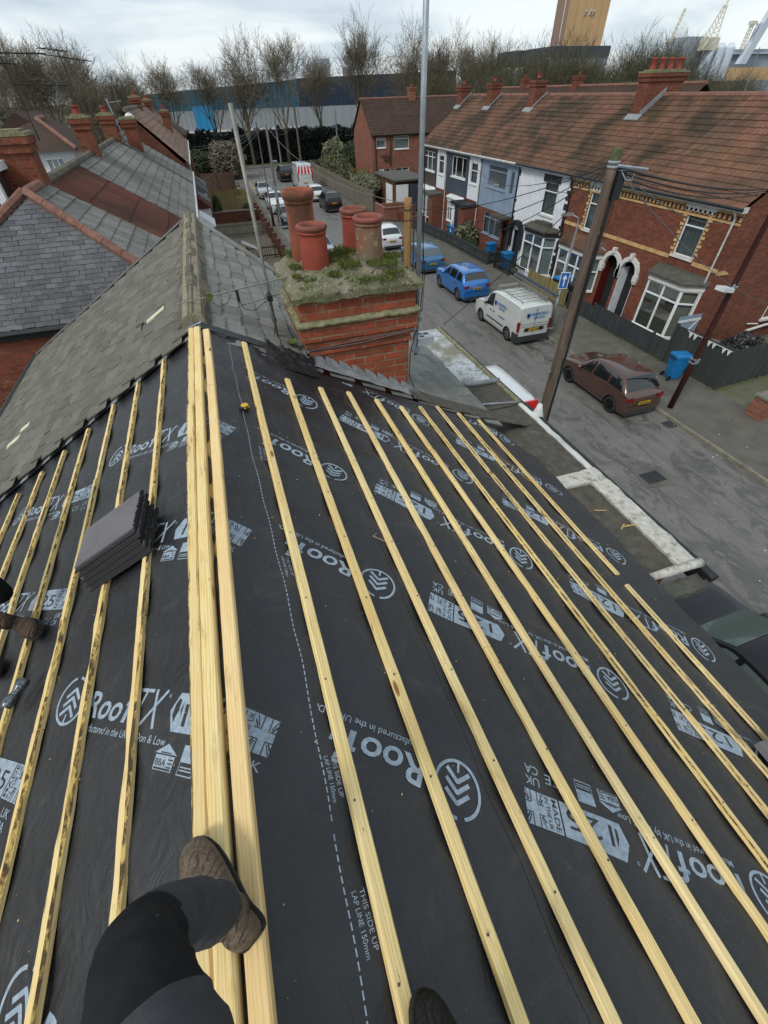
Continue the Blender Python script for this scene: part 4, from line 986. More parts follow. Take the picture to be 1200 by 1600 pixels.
def pantile_roof(mb, y0, y1, xe, ze, xr, zr, course=.33, roll=.24, step=.03, amp=.034, seed=1, mi=0, rr=None, T=None):
    """stepped courses with rolled tiles; slope from eave (xe,ze) to ridge (xr,zr)"""
    rn = random.Random(seed); L = math.hypot(xr-xe, zr-ze); n = int(round(L/course)); ex, ez = (xr-xe)/L, (zr-ze)/L; nx, nz = -ez*(1 if ex > 0 else -1), abs(ex)
    if nz < 0: nx, nz = -nx, -nz
    k = max(1, int(round((y1-y0)/roll)))
    for j in range(n):
        s0 = j*L/n; s1 = (j+1)*L/n+.04; row = []
        dz = rn.uniform(-.004, .004)
        for i in range(k*4+1):
            y = y0+(y1-y0)*(i//4+(0, .16, .5, .84)[i % 4])/k; h = (0, amp*.82, amp, amp*.82)[i % 4]
            A = Vector((xe+ex*s0+nx*(h+step+dz), y, ze+ez*s0+nz*(h+step+dz))); B = Vector((xe+ex*s1+nx*h, y, ze+ez*s1+nz*h)); C_ = Vector((xe+ex*s0+nx*h*.2, y, ze+ez*s0+nz*h*.2))
            row.append((mb.av(A), mb.av(B), mb.av(C_)))
        for i, (p, q) in enumerate(zip(row, row[1:])):
            if i % 4 == 0: c = rn.random()
            o = [p[0], q[0], q[1], p[1]]; o2 = [p[2], q[2], q[0], p[0]]
            if ex > 0: o = o[::-1]; o2 = o2[::-1]
            mb.idx(o, mi, c); mb.idx(o2, mi, 0)
def ridge_run(mb, a, b, r=.11, n=None, mi=0):
    a = Vector(a); b = Vector(b); L = (b-a).length; n = n or max(1, int(L/.45)); rn = random.Random(int(a.x*7+a.y*3))
    for i in range(n): mb.cr = rn.random(); p, q = a.lerp(b, i/n), a.lerp(b, (i+.97)/n); mb.tube([p, q], [r*1.0, r*1.04], 8, mi)
XF, ZE, XR, ZR, XB = 18.9, 5.62, 22.9, 8.50, 27.0
def row_house(u0, u1, label, wallm, roofm, holes, lower=None, seed=1, upper_mat=None, split=2.9):
    h = thing('terraced_house', label, 'house', ((XF+XB)/2, (u0+u1)/2, 0), 'opposite terrace of houses')
    w = MB(TX(XF))
    if upper_mat:
        rect_holes(w, u0, u1, 0, split, [q for q in holes if q[3] <= split+.01], 0); rect_holes(w, u0, u1, split, ZE, [q for q in holes if q[2] >= split-.01], .03, mi=1)
        w.face([(u0, 0, split), (u0, .03, split), (u1, .03, split), (u1, 0, split)], 1)
    else: rect_holes(w, u0, u1, 0, ZE, holes, 0)
    w.box(u0+.02, u1-.02, -1.2, -.5, 0.02, ZE-.1, 2)   # dark rooms behind the openings
    w.T = None
    w.face([(XB, u0, 0), (XB, u1, 0), (XB, u1, ZE), (XB, u0, ZE)])
    w.face([(XF, u0, 0), (XB, u0, 0), (XB, u0, ZE), (XR, u0, ZR-.08), (XF, u0, ZE)], 0); w.face([(XF, u1, 0), (XF, u1, ZE), (XR, u1, ZR-.08), (XB, u1, ZE), (XB, u1, 0)], 0)
    part('wall', w, [wallm, upper_mat or wallm, 'room_dark'], h)
    r = MB(); pantile_roof(r, u0, u1, XF-.32, ZE-.08, XR, ZR, seed=seed)
    r.face([(XB+.3, u0, ZE-.1), (XB+.3, u1, ZE-.1), (XR, u1, ZR), (XR, u0, ZR)])
    ro = part('roof', r, roofm, h)
    r = MB(); ridge_run(r, (XR, u0, ZR), (XR, u1, ZR), .12); part('ridge_tiles', r, 'ridge_tile', ro)
    return h
def stack(parent, x0, x1, y0, y1, z0, z1, pots=2, mat='brick_red', potm='pot_red', along='x', ph=.35, caps=True, label=None):
    m = MB(); m.box(x0, x1, y0, y1, z0, z1-.3); m.box(x0-.05, x1+.05, y0-.05, y1+.05, z1-.3, z1-.14); m.box(x0-.09, x1+.09, y0-.09, y1+.09, z1-.14, z1)
    c = part('chimney', m, mat, parent, label)
    if caps: m = MB(); m.box(x0-.1, x1+.1, y0-.1, y1+.1, z1, z1+.07); m.box(x0+.05, x1-.05, y0+.05, y1-.05, z1+.07, z1+.12); part('mortar_cap', m, 'moss_band', c)
    for i in range(pots):
        t = (i+.5)/pots; px_, py_ = (x0+(x1-x0)*t, (y0+y1)/2) if along == 'x' else ((x0+x1)/2, y0+(y1-y0)*t)
        m = MB(); rr = .13; m.lathe([(rr*1.05, 0), (rr, .1), (rr*.95, ph*.8), (rr*1.15, ph*.86), (rr*1.15, ph), (rr*.8, ph), (rr*.78, ph*.5), (0, ph*.5)], (px_, py_, z1+.1), 14); part('chimney_pot', m, potm, c, smooth=True)
    return c
def strip_b(T, mat, parent, name, boxes, label=None):
    m = MB(T)
    for b in boxes: m.box(*b[:6], b[6] if len(b) > 6 else 0, random.random())
    return part(name, m, mat, parent, label)
T = TX(XF)
# ---- house 1 and 2: red brick with yellow bands
def brick_front(h, u0, u1, wn, arch_c, doorm, lab):
    m = MB(T)
    m.box(u0, u1, 0, .03, 5.02, 5.1); m.box(u0, u1, 0, .045, 5.32, 5.42)
    u = u0
    while u < u1-.05: m.box(u, u+.11, 0, .05, 5.14, 5.28); u += .23
    m.box(u0, u1, 0, .02, 5.10, 5.32, 1)
    part('brick_cornice', m, ['yellow_brick', 'brick_gable'], h)
    m = MB(T)
    for q0, q1 in ((u0, wn[0]-.12), (wn[1]+.12, u1)): m = MB(T); m.box(q0, q1, 0, .028, 3.38, 3.53); part('string_course', m, 'yellow_brick', h)
    for sd_ in (-1, 1):
        m = MB(T); z = wn[2]; i = 0; q0 = wn[0] if sd_ < 0 else wn[1]
        while z < wn[3]-.02: k_ = .20 if i % 2 else .11; m.box(q0+sd_*k_, q0, 0, .022, z, z+.10, 0, random.random()); z += .15; i += 1
        part('window_quoins', m, 'yellow_brick', h)
    m = MB(T); m.box(wn[0]-.22, wn[1]+.22, 0, .05, wn[3], wn[3]+.32); part('lintel', m, 'stone_white', h)
    window(h, T, wn[0], wn[1], wn[2], wn[3], cols=(), rows=(.68,), curt='curtain', sill='stone_white')
    # arched porch
    m = MB(T); n = 14
    for i in range(n):
        a0, a1 = math.pi*i/n, math.pi*(i+1)/n; R1, R2 = .50, .70
        P = [(arch_c+R1*math.cos(a0), 2.28+R1*math.sin(a0)), (arch_c+R2*math.cos(a0), 2.28+R2*math.sin(a0)), (arch_c+R2*math.cos(a1), 2.28+R2*math.sin(a1)), (arch_c+R1*math.cos(a1), 2.28+R1*math.sin(a1))]
        m.hexa([(p, -.1, q) for p, q in P], [(p, .1, q) for p, q in P])
    for s_ in (-1, 1): m.box(arch_c+s_*.48, arch_c+s_*.74, -.05, .13, 2.02, 2.28); m.box(arch_c+s_*.50, arch_c+s_*.72, -.05, .1, 1.92, 2.02)
    m.box(arch_c-.09, arch_c+.09, -.02, .18, 2.88, 3.12); part('door_arch', m, 'stone_white', h)
    m = MB(T); 
    # spandrels between arch and the square hole
    n = 14
    for i in range(n):
        a0, a1 = math.pi*i/n, math.pi*(i+1)/n; R_ = .52
        p0 = (arch_c+R_*math.cos(a0), 2.28+R_*math.sin(a0)); p1 = (arch_c+R_*math.cos(a1), 2.28+R_*math.sin(a1))
        m.face([(p0[0], -.005, p0[1]), (p1[0], -.005, p1[1]), (p1[0], -.005, 2.85), (p0[0], -.005, 2.85)])
    part('arch_spandrel', m, 'brick_red', h)
    m = MB(T); m.box(arch_c-.5, arch_c+.5, -1.0, -.95, 0, 2.8); d_ = part('door', m, doorm, h)
    m = MB(T); m.box(arch_c-.36, arch_c+.36, -.95, -.93, 1.3, 1.9); part('door_glass', m, 'car_glass', d_)
    m = MB(T); m.box(arch_c-.52, arch_c-.49, -.95, -.0, 0, 2.4); m.box(arch_c+.49, arch_c+.52, -.95, -.0, 0, 2.4); m.box(arch_c-.5, arch_c+.5, -.95, -.0, 2.8, 2.84); part('porch_lining', m, lab, h)
def bay(h, u0, u1, z0, z1, dep, mat_wall, curt, cols, top='lead', roofh=.35, sp=.45, fm='white_upvc', rows=(.74,), fascia='stone_white', rooflabel=None, nmid=2):
    """splayed bay: sloping felt/lead cap, fascia, frames on three sides"""
    b = MB(T); P0 = [(u0, 0), (u0+sp, dep), (u1-sp, dep), (u1, 0)]
    b.hexa([(u, d, 0) for u, d in P0], [(u, d, z0-.06) for u, d in P0]); b.hexa([(u, max(d-.2, 0), z0-.06) for u, d in P0], [(u, max(d-.2, 0)+.001, z0-.05) for u, d in P0], 0)
    o = part('bay', b, mat_wall, h)
    e = MB(T); o2 = .05
    for (a, b_) in zip(P0, P0[1:]):
        A = Vector((a[0], a[1], 0)); B = Vector((b_[0], b_[1], 0)); d = (B-A).normalized(); nn = Vector((-d.y, d.x, 0))
        nc = nmid if abs(d.y) < .01 else 1; L = (B-A).length
        def bx(s0, s1, za, zb_, t0=-.05, t1=.0):
            p = [A+d*s0+nn*t0, A+d*s1+nn*t0, A+d*s1+nn*t1, A+d*s0+nn*t1]; e.hexa([q+Vector((0, 0, za)) for q in p], [q+Vector((0, 0, zb_)) for q in p])
        bx(0, L, z0-.06, z0+.05, -.06, .05); bx(0, L, z1-.06, z1); bx(0, .07, z0, z1, -.06, .01); bx(L-.07, L, z0, z1, -.06, .01)
        for i in range(1, nc): bx(L*i/nc-.035, L*i/nc+.035, z0, z1, -.055, .008)
        for r_ in rows: bx(.05, L-.05, z0+(z1-z0)*r_-.03, z0+(z1-z0)*r_+.03, -.05, .004)
    fr = part('window', e, fm, h)
    g = MB(T); cu = MB(T)
    for (a, b_) in zip(P0, P0[1:]):
        A = Vector((a[0], a[1], 0)); B = Vector((b_[0], b_[1], 0)); d = (B-A).normalized(); nn = Vector((-d.y, d.x, 0))
        A1, B1 = A-nn*.025, B-nn*.025; g.face([A1+Vector((0, 0, z0)), B1+Vector((0, 0, z0)), B1+Vector((0, 0, z1)), A1+Vector((0, 0, z1))])
        A1, B1 = A-nn*.12, B-nn*.12; cu.grid(lambda u, v: A1.lerp(B1, u)+Vector((0, 0, z0+(z1-z0)*v))-nn*(.015*math.sin(u*50) if curt == 'curtain' else 0), 20, 1)
    part('pane', g, 'window_glass', fr); part('curtain' if curt == 'curtain' else 'blind', cu, curt, fr)
    f = MB(T); P1 = [(u0-.05, 0), (u0+sp-.03, dep+.06), (u1-sp+.03, dep+.06), (u1+.05, 0)]
    f.hexa([(u, d, z1) for u, d in P1], [(u, d, z1+.22) for u, d in P1]); part('bay_fascia', f, fascia, h)
    r = MB(T); P2 = [(u0-.14, 0), (u0+sp-.08, dep+.16), (u1-sp+.08, dep+.16), (u1+.14, 0)]; P3 = [(u0+.05, 0), (u0+sp+.05, dep-.1), (u1-sp-.05, dep-.1), (u1-.05, 0)]
    r.hexa([(u, d, z1+.22) for u, d in P2], [(u, d, z1+.30) for u, d in P2]); 
    r.hexa([(u, d, z1+.30) for u, d in P2], [(u, d*.55, z1+.30+roofh) for u, d in P3]); part('bay_roof', r, top, h, rooflabel)
h1 = row_house(13.75, 18.88, 'red brick end house with a dark lead bay roof and one white arched doorway', 'brick_red', 'tile_terracotta', [(15.15, 16.2, 3.58, 5.18), (17.73, 18.77, 0, 2.85), (14.0, 16.6, .3, 2.6)], seed=1)
brick_front(h1, 13.75, 18.88, (15.15, 16.2, 3.58, 5.18), 18.25, 'door_red', 'white_render')
bay(h1, 13.95, 16.75, .62, 2.62, .66, 'brick_red', 'blind', 2, 'lead_dark' if 'lead_dark' in MT else 'felt_dark', .22)
h2 = row_house(18.88, 24.12, 'red brick house beside the tall pole, with a red tiled lean-to over its bay', 'brick_red', 'tile_terracotta_old', [(21.32, 22.4, 3.42, 5.09), (18.98, 20.02, 0, 2.85), (20.5, 23.1, .5, 2.4)], seed=2)
brick_front(h2, 18.88, 24.12, (21.32, 22.4, 3.42, 5.09), 19.50, 'door_red', 'door_red')
bay(h2, 20.3, 23.5, .82, 2.42, .6, 'brick_red', 'curtain', 2, 'tile_terracotta_old', .45, .3, rows=(.6,), nmid=3, rooflabel='lean-to roof of old red tiles')
h3 = row_house(24.12, 29.6, 'white rendered house with ragged black edges and a black roofed bay window', 'white_render', 'tile_terracotta_old', [(25.25, 26.6, 3.47, 5.02), (28.1, 29.1, 0, 2.2), (24.6, 27.0, .5, 2.4)], seed=3)
m = MB(T); m.box(25.1, 26.75, 0, .05, 5.02, 5.34); part('lintel', m, 'black_paint', h3)
window(h3, T, 25.25, 26.6, 3.47, 5.02, rows=(.72,), sill='stone_white')
bay(h3, 24.35, 27.2, .55, 2.58, .66, 'white_render', 'curtain', 2, 'mossy_felt', .12, .4, fascia='black_paint', rooflabel='black mossy cap of the bay')
m = MB(T); rn = random.Random(5)
for uu, s_ in ((29.6, -1), (24.12, 1)):
    z = .2
    while z < 5.4:
        k_ = rn.choice((.16, .28)); m.box(uu, uu+s_*k_, 0, .03, z, z+.14); z += .15 if s_ < 0 or rn.random() < .8 else .3
m.box(24.0, 24.12, 0, .035, 0, 5.4)
part('black_quoins', m, 'black_paint', h3)
m = MB(T); m.box(25.0, 26.0, .05, .35, 2.95, 3.2); m.box(25.9, 26.5, .05, .3, 2.95, 3.15); part('planter', m, 'mossy_felt', h3)
m = MB(T); m.box(28.05, 29.15, -.3, -.26, 0, 2.2); part('door', m, 'navy_panel', h3)
m = MB(T)
for i in range(10): a = math.pi*i/9; m.box(28.6+.62*math.cos(a)-.08, 28.6+.62*math.cos(a)+.08, 0, .35, 2.15+.45*math.sin(a), 2.32+.45*math.sin(a))
m.box(27.85, 28.05, 0, .25, 1.2, 2.3); m.box(29.15, 29.35, 0, .25, 1.2, 2.3); part('door_canopy', m, 'black_paint', h3)
h4 = row_house(29.6, 34.38, 'house with pale grey-blue cladding upstairs and a wide grey framed window', 'brick_red', 'tile_terracotta_old', [(30.9, 33.4, 4.02, 5.22), (29.95, 30.45, 3.9, 5.1), (30.85, 33.35, 1.25, 2.55), (29.8, 30.6, 0, 2.3)], seed=4, upper_mat='lightblue_clad', split=2.75)
window(h4, T, 30.9, 33.4, 4.02, 5.22, .03, rows=(.75,), curt='room_dark', fm='lightblue_clad', sill='lightblue_clad', label='wide grey framed upper window', pane='car_glass_grey')
window(h4, T, 29.95, 30.45, 3.9, 5.1, .03, curt='room_dark', fm='lightblue_clad', sill=None, pane='car_glass_grey')
window(h4, T, 30.85, 33.35, 1.25, 2.55, 0, rows=(.76,), cols=(.33, .66), curt='curtain', fm='lightblue_clad', sill='lightblue_clad')
m = MB(T); m.box(29.7, 31.2, 0, .75, 2.6, 2.74); part('door_canopy', m, 'mossy_felt', h4)
m = MB(T); m.box(29.78, 30.62, -.25, -.2, 0, 2.3); part('door', m, 'black_paint', h4)
h5 = row_house(34.38, 40.25, 'house with dark slate-grey cladding, a tall white panel and an open upstairs window', 'brick_red', 'tile_terracotta_old', [(36.85, 39.35, 4.0, 5.25), (34.95, 36.05, 3.9, 5.1), (37.0, 39.2, 1.1, 2.4)], seed=5, upper_mat='darkgrey_clad', split=2.9)
window(h5, T, 36.85, 39.35, 4.0, 5.25, .03, cols=(.28, .72), curt='room_dark')
m = MB(T); rect_holes(m, 34.6, 36.3, 2.92, 5.45, [(34.95, 36.05, 3.9, 5.1)], .05, .03); part('white_panel', m, 'white_render', h5)
window(h5, T, 34.95, 36.05, 3.9, 5.1, .05, rows=(.62,), curt='curtain')
bay(h5, 36.9, 39.3, 1.1, 2.45, .35, 'brick_red', 'curtain', 3, 'white_upvc', .1, .3, rows=(.72,), nmid=4)
m = MB(T); m.box(34.45, 36.75, 0, 1.2, 2.62, 2.78); part('porch_roof', m, 'black_paint', h5)
m = MB(T); m.box(34.5, 35.5, 0, 1.05, 0, 2.62); part('porch_wall', m, 'brick_red', h5)
m = MB(T); m.box(35.5, 36.2, 0, 1.04, 0, 2.62); part('porch_panel', m, 'navy_panel', h5)
m = MB(T); m.box(36.2, 36.75, .95, 1.02, .1, 2.6); d_ = part('door', m, 'white_upvc', h5); m = MB(T); m.box(36.4, 36.44, 1.02, 1.05, .9, 1.5); part('handle', m, 'dark_trim', d_)
h6 = row_house(40.25, 45.6, 'house with dark brown cladding, a tall white panel and a glazed white porch', 'brick_red', 'tile_terracotta_old', [(42.75, 45.1, 3.9, 5.2), (40.85, 41.9, 3.9, 5.1), (42.6, 45.0, 1.0, 2.4)], seed=6, upper_mat='brown_clad', split=2.9)
window(h6, T, 42.75, 45.1, 3.9, 5.2, .03, cols=(.3, .7), rows=(.72,), curt='curtain')
m = MB(T); rect_holes(m, 40.55, 42.2, 2.92, 5.45, [(40.85, 41.9, 3.9, 5.1)], .05, .03); part('white_panel', m, 'white_render', h6)
window(h6, T, 40.85, 41.9, 3.9, 5.1, .05, rows=(.7,), curt='curtain')
bay(h6, 42.6, 45.2, .9, 2.45, .5, 'brick_red', 'curtain', 3, 'white_upvc', .1, .35, rows=(.72,), nmid=4)
m = MB(T); m.box(40.5, 42.5, 0, 1.2, 2.55, 2.7); part('porch_roof', m, 'felt_dark', h6)
m = MB(T); m.box(40.5, 41.2, 0, 1.1, 0, 2.55); part('porch_wall', m, 'brick_red', h6)
m = MB(T)
for a, b in ((41.2, 41.28), (41.85, 41.93), (42.4, 42.48)): m.box(a, b, 1.0, 1.07, 0, 2.55)
for z in (0.05, .9, 2.45): m.box(41.2, 42.48, 1.01, 1.06, z, z+.08)
m.box(42.42, 42.48, 0, 1.0, 0, .08); m.box(42.42, 42.48, 0, 1.0, 2.45, 2.53); o_ = part('porch_frame', m, 'white_upvc', h6)
m = MB(T); m.face([(41.25, 1.03, .1), (41.25, 1.03, 2.5), (42.44, 1.03, 2.5), (42.44, 1.03, .1)]); m.face([(42.45, .05, .1), (42.45, 1.0, .1), (42.45, 1.0, 2.5), (42.45, .05, 2.5)]); part('pane', m, 'window_glass', o_)
# gutters, fascias, downpipes
for h_, a, b, fm_, gm in ((h1, 13.7, 18.88, 'white_paint', 'gutter_black'), (h2, 18.88, 24.12, 'white_paint', 'gutter_black'), (h3, 24.12, 29.6, 'white_render', 'gutter_black'), (h4, 29.6, 34.38, 'white_paint', 'white_paint'), (h5, 34.38, 40.25, 'white_paint', 'white_paint'), (h6, 40.25, 45.6, 'white_paint', 'white_paint')):
    m = MB(T); m.box(a, b, .0, .24, 5.44, 5.62); part('fascia', m, fm_, h_)
    m = MB(T); m.tube([(a, .31, 5.56), (b, .31, 5.56)], .055, 8); part('gutter', m, gm, h_)
for h_, u, mt_ in ((h1, 14.02, 'white_paint'), (h2, 24.02, 'gutter_black'), (h5, 34.5, 'white_paint'), (h6, 40.35, 'white_paint')):
    m = MB(T); m.tube([(u, .31, 5.52), (u, .2, 5.4), (u, .07, 5.2), (u, .07, .1)], .038, 8); part('downpipe', m, mt_, h_)
m = MB(T)
for u in (20.6, 20.85): m.tube([(u, .03, 5.3), (u, .03, 3.2), (u-.1, .03, 3.0)], .012, 4)
part('wall_cable', m, 'cable', h2)
# gable end windows of house 1
T2 = TY(13.75); m = MB(); g1 = window(h1, T2, 23.2, 24.6, 1.0, 2.6, .05, rows=(.6,), curt='room_dark', sill='stone_white')
m = MB(T2); m.tube([(22.6, .05, .55), (23.6, .1, .7), (25.5, .12, .72)], .06, 6); m.tube([(22.4, .05, .9), (23.0, .12, .85)], .03, 6); part('waste_pipe', m, 'stone_white', h1)
m = MB(T2)
m.hexa([(18.9, .0, 3.3), (19.6, .0, 3.3), (19.6, .03, 3.3), (18.9, .03, 3.3)], [(18.9, .0, 3.45), (19.3, .0, 3.45), (19.3, .03, 3.45), (18.9, .03, 3.45)]); part('brick_return', m, 'yellow_brick', h1)
# chimneys on the party walls
c_ = stack(h2, 21.75, 23.9, 23.8, 24.5, 7.4, 9.3, 4, 'brick_red', 'pot_red', 'x', .42, label='tall stack straddling the ridge with a row of red pots')
m = MB(); m.hexa([(21.5, 23.6, 7.62), (21.72, 23.6, 7.78), (21.72, 24.6, 7.78), (21.5, 24.6, 7.62)], [(21.5, 23.6, 7.66), (21.72, 23.6, 7.85), (21.72, 24.6, 7.85), (21.5, 24.6, 7.66)])
m.hexa([(21.7, 23.74, 7.7), (22.9, 23.74, 8.55), (22.9, 23.78, 8.55), (21.7, 23.78, 7.7)], [(21.7, 23.74, 7.95), (22.9, 23.74, 8.8), (22.9, 23.78, 8.8), (21.7, 23.78, 7.95)]); part('lead_flashing', m, 'lead', c_)
m = MB(); yagi(m, (22.4, 24.3, 10.3), (23.3, 24.5, 10.3), 6, .4); m.tube([(22.6, 24.3, 9.3), (22.6, 24.3, 10.4)], .02, 6); part('aerial', m, 'alu', c_)
for h_, y, zt in ((h4, 34.38, 9.25), (h5, 40.25, 9.2), (h6, 45.4, 9.1)):
    c_ = stack(h_, 21.95, 22.75, y-.35, y+.35, 7.5, zt, 1, 'brick_red', 'pot_red', 'x', .2, caps=False)
    m = MB(); m.hexa([(21.7, y-.5, 7.72), (21.95, y-.5, 7.88), (21.95, y+.5, 7.88), (21.7, y+.5, 7.72)], [(21.7, y-.5, 7.77), (21.95, y-.5, 7.96), (21.95, y+.5, 7.96), (21.7, y+.5, 7.77)])
    m.hexa([(21.95, y-.42, 7.95), (22.9, y-.42, 8.6), (22.9, y-.37, 8.6), (21.95, y-.37, 7.95)], [(21.95, y-.42, 8.05), (22.9, y-.42, 8.7), (22.9, y-.37, 8.7), (21.95, y-.37, 8.05)]); part('lead_flashing', m, 'lead', c_)
m = MB(); m.tube([(22.9, 19.3, 8.5), (22.95, 19.5, 9.9)], .02, 6); part('aerial', m, 'alu', h1)
# the street behind
hb = thing('terraced_house', 'long roof with brick stacks just visible behind the ridge of the opposite terrace', 'house', (38, 50, 0))
m = MB(); m.box(35, 42, 36, 70, 0, 5.6); part('wall', m, 'brick_red', hb)
m = MB(); m.face([(34.7, 36, 5.6), (34.7, 70, 5.6), (38.5, 70, 8.85), (38.5, 36, 8.85)][::-1]); m.face([(42.3, 36, 5.6), (42.3, 70, 5.6), (38.5, 70, 8.85), (38.5, 36, 8.85)]); part('roof', m, 'tile_brown', hb)
m = MB(); ridge_run(m, (38.5, 36, 8.85), (38.5, 70, 8.85), .12); part('ridge_tiles', m, 'ridge_tile', hb)
for y in (42.0, 52.0, 62.0): stack(hb, 38.1, 38.9, y-.4, y+.4, 8.3, 9.6, 1, 'brick_red', caps=False, ph=.2)
# ================================================================== TERRACE ALONG THE LEFT
LX, LZ, EX, EZ = -4.0, 7.5, -.80, 5.5
def left_house(u0, u1, label, roofm, name='terraced_house', lx=LX, lz=LZ, ex=EX, ez=EZ, seed=1, hip=None, roll=.3, course=.33, wall='brick_red', group='terrace along the left', amp=.03):
    h = thing(name, label, 'house', ((lx+ex)/2-1, (u0+u1)/2, 0), group); w = MB()
    xf = ex-.25; xb = 2*lx-ex+.25
    w.box(xb, xf, u0, u1, 0, ez-.06)
    if not hip:
        w.face([(xf, u0, ez-.06), (xb, u0, ez-.06), (lx, u0, lz-.1)]); w.face([(xf, u1, ez-.06), (lx, u1, lz-.1), (xb, u1, ez-.06)])
    part('wall', w, wall, h)
    r = MB()
    if hip:
        # street slope clipped by the hip line
        rr = MB(); pantile_roof(rr, u0, u1, ex, ez, lx, lz, course, roll, .02, amp, seed)
        keep = MB(); keep.v = rr.v
        for f, mi, q in zip(rr.f, rr.m, rr.r):
            c = sum((rr.v[i] for i in f), Vector())/len(f); t = (ex-c.x)/(ex-lx)
            if c.y > u0+t*(hip-u0)-.05: keep.f.append(f); keep.m.append(mi); keep.r.append(q)
        r = keep; r.face([(ex, u0, ez-.03), (lx, hip, lz-.03), (2*lx-ex, u0, ez-.03)]); r.face([(ex, u0, ez-.02), (ex, u1, ez-.02), (lx, u1, lz-.02), (lx, hip, lz-.02)])
        r.face([(2*lx-ex, u0, ez), (lx, hip, lz), (lx, u1, lz), (2*lx-ex, u1, ez)])
    else:
        pantile_roof(r, u0, u1, ex, ez, lx, lz, course, roll, .02, amp, seed); r.face([(2*lx-ex, u0, ez), (lx, u0, lz), (lx, u1, lz), (2*lx-ex, u1, ez)])
    ro = part('roof', r, roofm, h)
    g = MB(); g.tube([(ex+.06, u0, ez-.03), (ex+.06, u1, ez-.03)], .06, 6); part('gutter', g, 'white_paint', h)
    m = MB(); ridge_run(m, (lx, hip or u0, lz+.01), (lx, u1, lz+.01), .12); part('ridge_tiles', m, 'ridge_stone' if not hip else 'ridge_tile', ro)
    Tp = TXp(xf)
    for z0, z1 in ((.9, 2.3), (3.5, 4.9)):
        for c in ((u0+u1)/2-1.2, (u0+u1)/2+1.3):
            m = MB(Tp); m.box(-c-.5, -c+.5, 0, .05, z0, z1); m.box(-c-.42, -c+.42, .05, .06, z0+.08, z1-.08, 1); part('window', m, ['white_upvc', 'car_glass'], h)
    return h, ro
A, ro = left_house(11.3, 15.7, 'nearest house of the left terrace, its hipped end covered in small blue-grey slates', 'tile_grey', hip=13.9, seed=11, wall='brick_stack')
m = MB(); hl = math.hypot(2.6, 2.0)
def PH(u, v, h): t = v/hl; return Vector((-7.2+u, 11.28+2.6*t-h*.5, 5.5+2.0*t+h*.8))
slates(m, PH, None, 6.4, None, hl, .24, .125, inside=lambda u, v: (v/hl) < min(u, 6.4-u)/3.2-.01, seed=21, tilt=.008, th=.006, jit=.006)
part('hip_slates', m, 'slate_blue', ro)
m = MB(); ridge_run(m, (-.85, 11.3, 5.56), (-4.0, 13.9, 7.55), .10, 9); ridge_run(m, (-7.15, 11.3, 5.56), (-4.0, 13.9, 7.55), .10, 9); part('hip_tiles', m, 'ridge_tile', ro)
m = MB(); m.tube([(-7.2, 11.2, 5.46), (-.8, 11.2, 5.46)], .06, 8); m.box(-7.1, -.9, 11.24, 11.3, 5.3, 5.46); part('gutter', m, 'gutter_black', A)
stack(A, -4.72, -3.88, 15.3, 15.95, 6.9, 8.42, 0, 'brick_stack', label='wide stack with a mossy top')
m = MB(); m.box(-6.2, -4.65, 14.2, 16.6, 6.4, 7.85); d_ = part('dormer', m, 'brown_clad', A)
m = MB(); m.hexa([(-6.3, 14.05, 7.86), (-4.5, 14.05, 7.86), (-4.5, 16.7, 7.86), (-6.3, 16.7, 7.86)], [(-6.3, 14.05, 8.02), (-4.5, 14.05, 8.02), (-4.5, 16.7, 8.02), (-6.3, 16.7, 8.02)]); m.box(-4.66, -4.5, 14.12, 14.28, 6.9, 7.86); part('dormer_fascia', m, 'white_upvc', d_)
B, _ = left_house(15.7, 20.3, 'left terrace house with a band of dark red tiles', 'tile_redband', seed=12, roll=.9, course=1.0, amp=.004)
C, _ = left_house(20.3, 25.9, 'left terrace house with plain grey pantiles, beyond the red tiled one', 'tile_grey', seed=13)
stack(C, -4.25, -3.7, 23.7, 24.2, 6.9, 8.5, 1, 'brick_stack', ph=.25)
D, _ = left_house(25.9, 31.5, 'left terrace house with grey pantiles and a brick stack carrying a long aerial mast', 'tile_grey', seed=14)
E_, _ = left_house(31.5, 37.2, 'left terrace house with grey pantiles against the higher brick gable', 'tile_grey', seed=15)
stack(E_, -4.3, -3.7, 31.2, 31.9, 7.0, 8.4, 1, 'brick_stack', ph=.25); stack(E_, -3.5, -2.9, 32.6, 33.3, 6.7, 8.2, 0, 'brick_stack')
m = MB(); m.box(-4.0, -.8, 31.4, 31.5, 0, 0.1)
m = MB(); m.tube([(-4.0, 31.5, 7.55), (-.8, 31.5, 5.56)], .05, 6); part('party_lead', m, 'felt_dark', E_)
F, _ = left_house(37.2, 47.5, 'taller house with a brick gable rising above the grey roofs', 'tile_pinkgrey', lx=-3.6, lz=8.5, ex=-.85, ez=5.95, seed=16, wall='brick_gable')
G, _ = left_house(47.5, 58.5, 'far house of the left terrace with brown tiles and a slim stack', 'tile_pinkgrey', lx=-3.6, lz=8.5, ex=-.9, ez=5.9, seed=17, wall='brick_gable')
stack(F, -3.95, -3.3, 46.8, 47.6, 8.0, 9.0, 1, 'brick_stack', ph=.2); stack(G, -3.6, -3.05, 54.6, 55.4, 7.9, 8.8, 1, 'brick_stack', ph=.2); stack(G, -2.3, -1.75, 51.0, 51.8, 6.6, 8.15, 1, 'brick_stack', ph=.25)
m = MB(); m.box(-6.5, -1.0, 58.6, 66, 0, 6.3); hx = thing('brown_roofed_house', 'dark roofed house end beyond the left terrace', 'house', (-4, 62, 0), 'terrace along the left'); part('wall', m, 'brick_gable', hx)
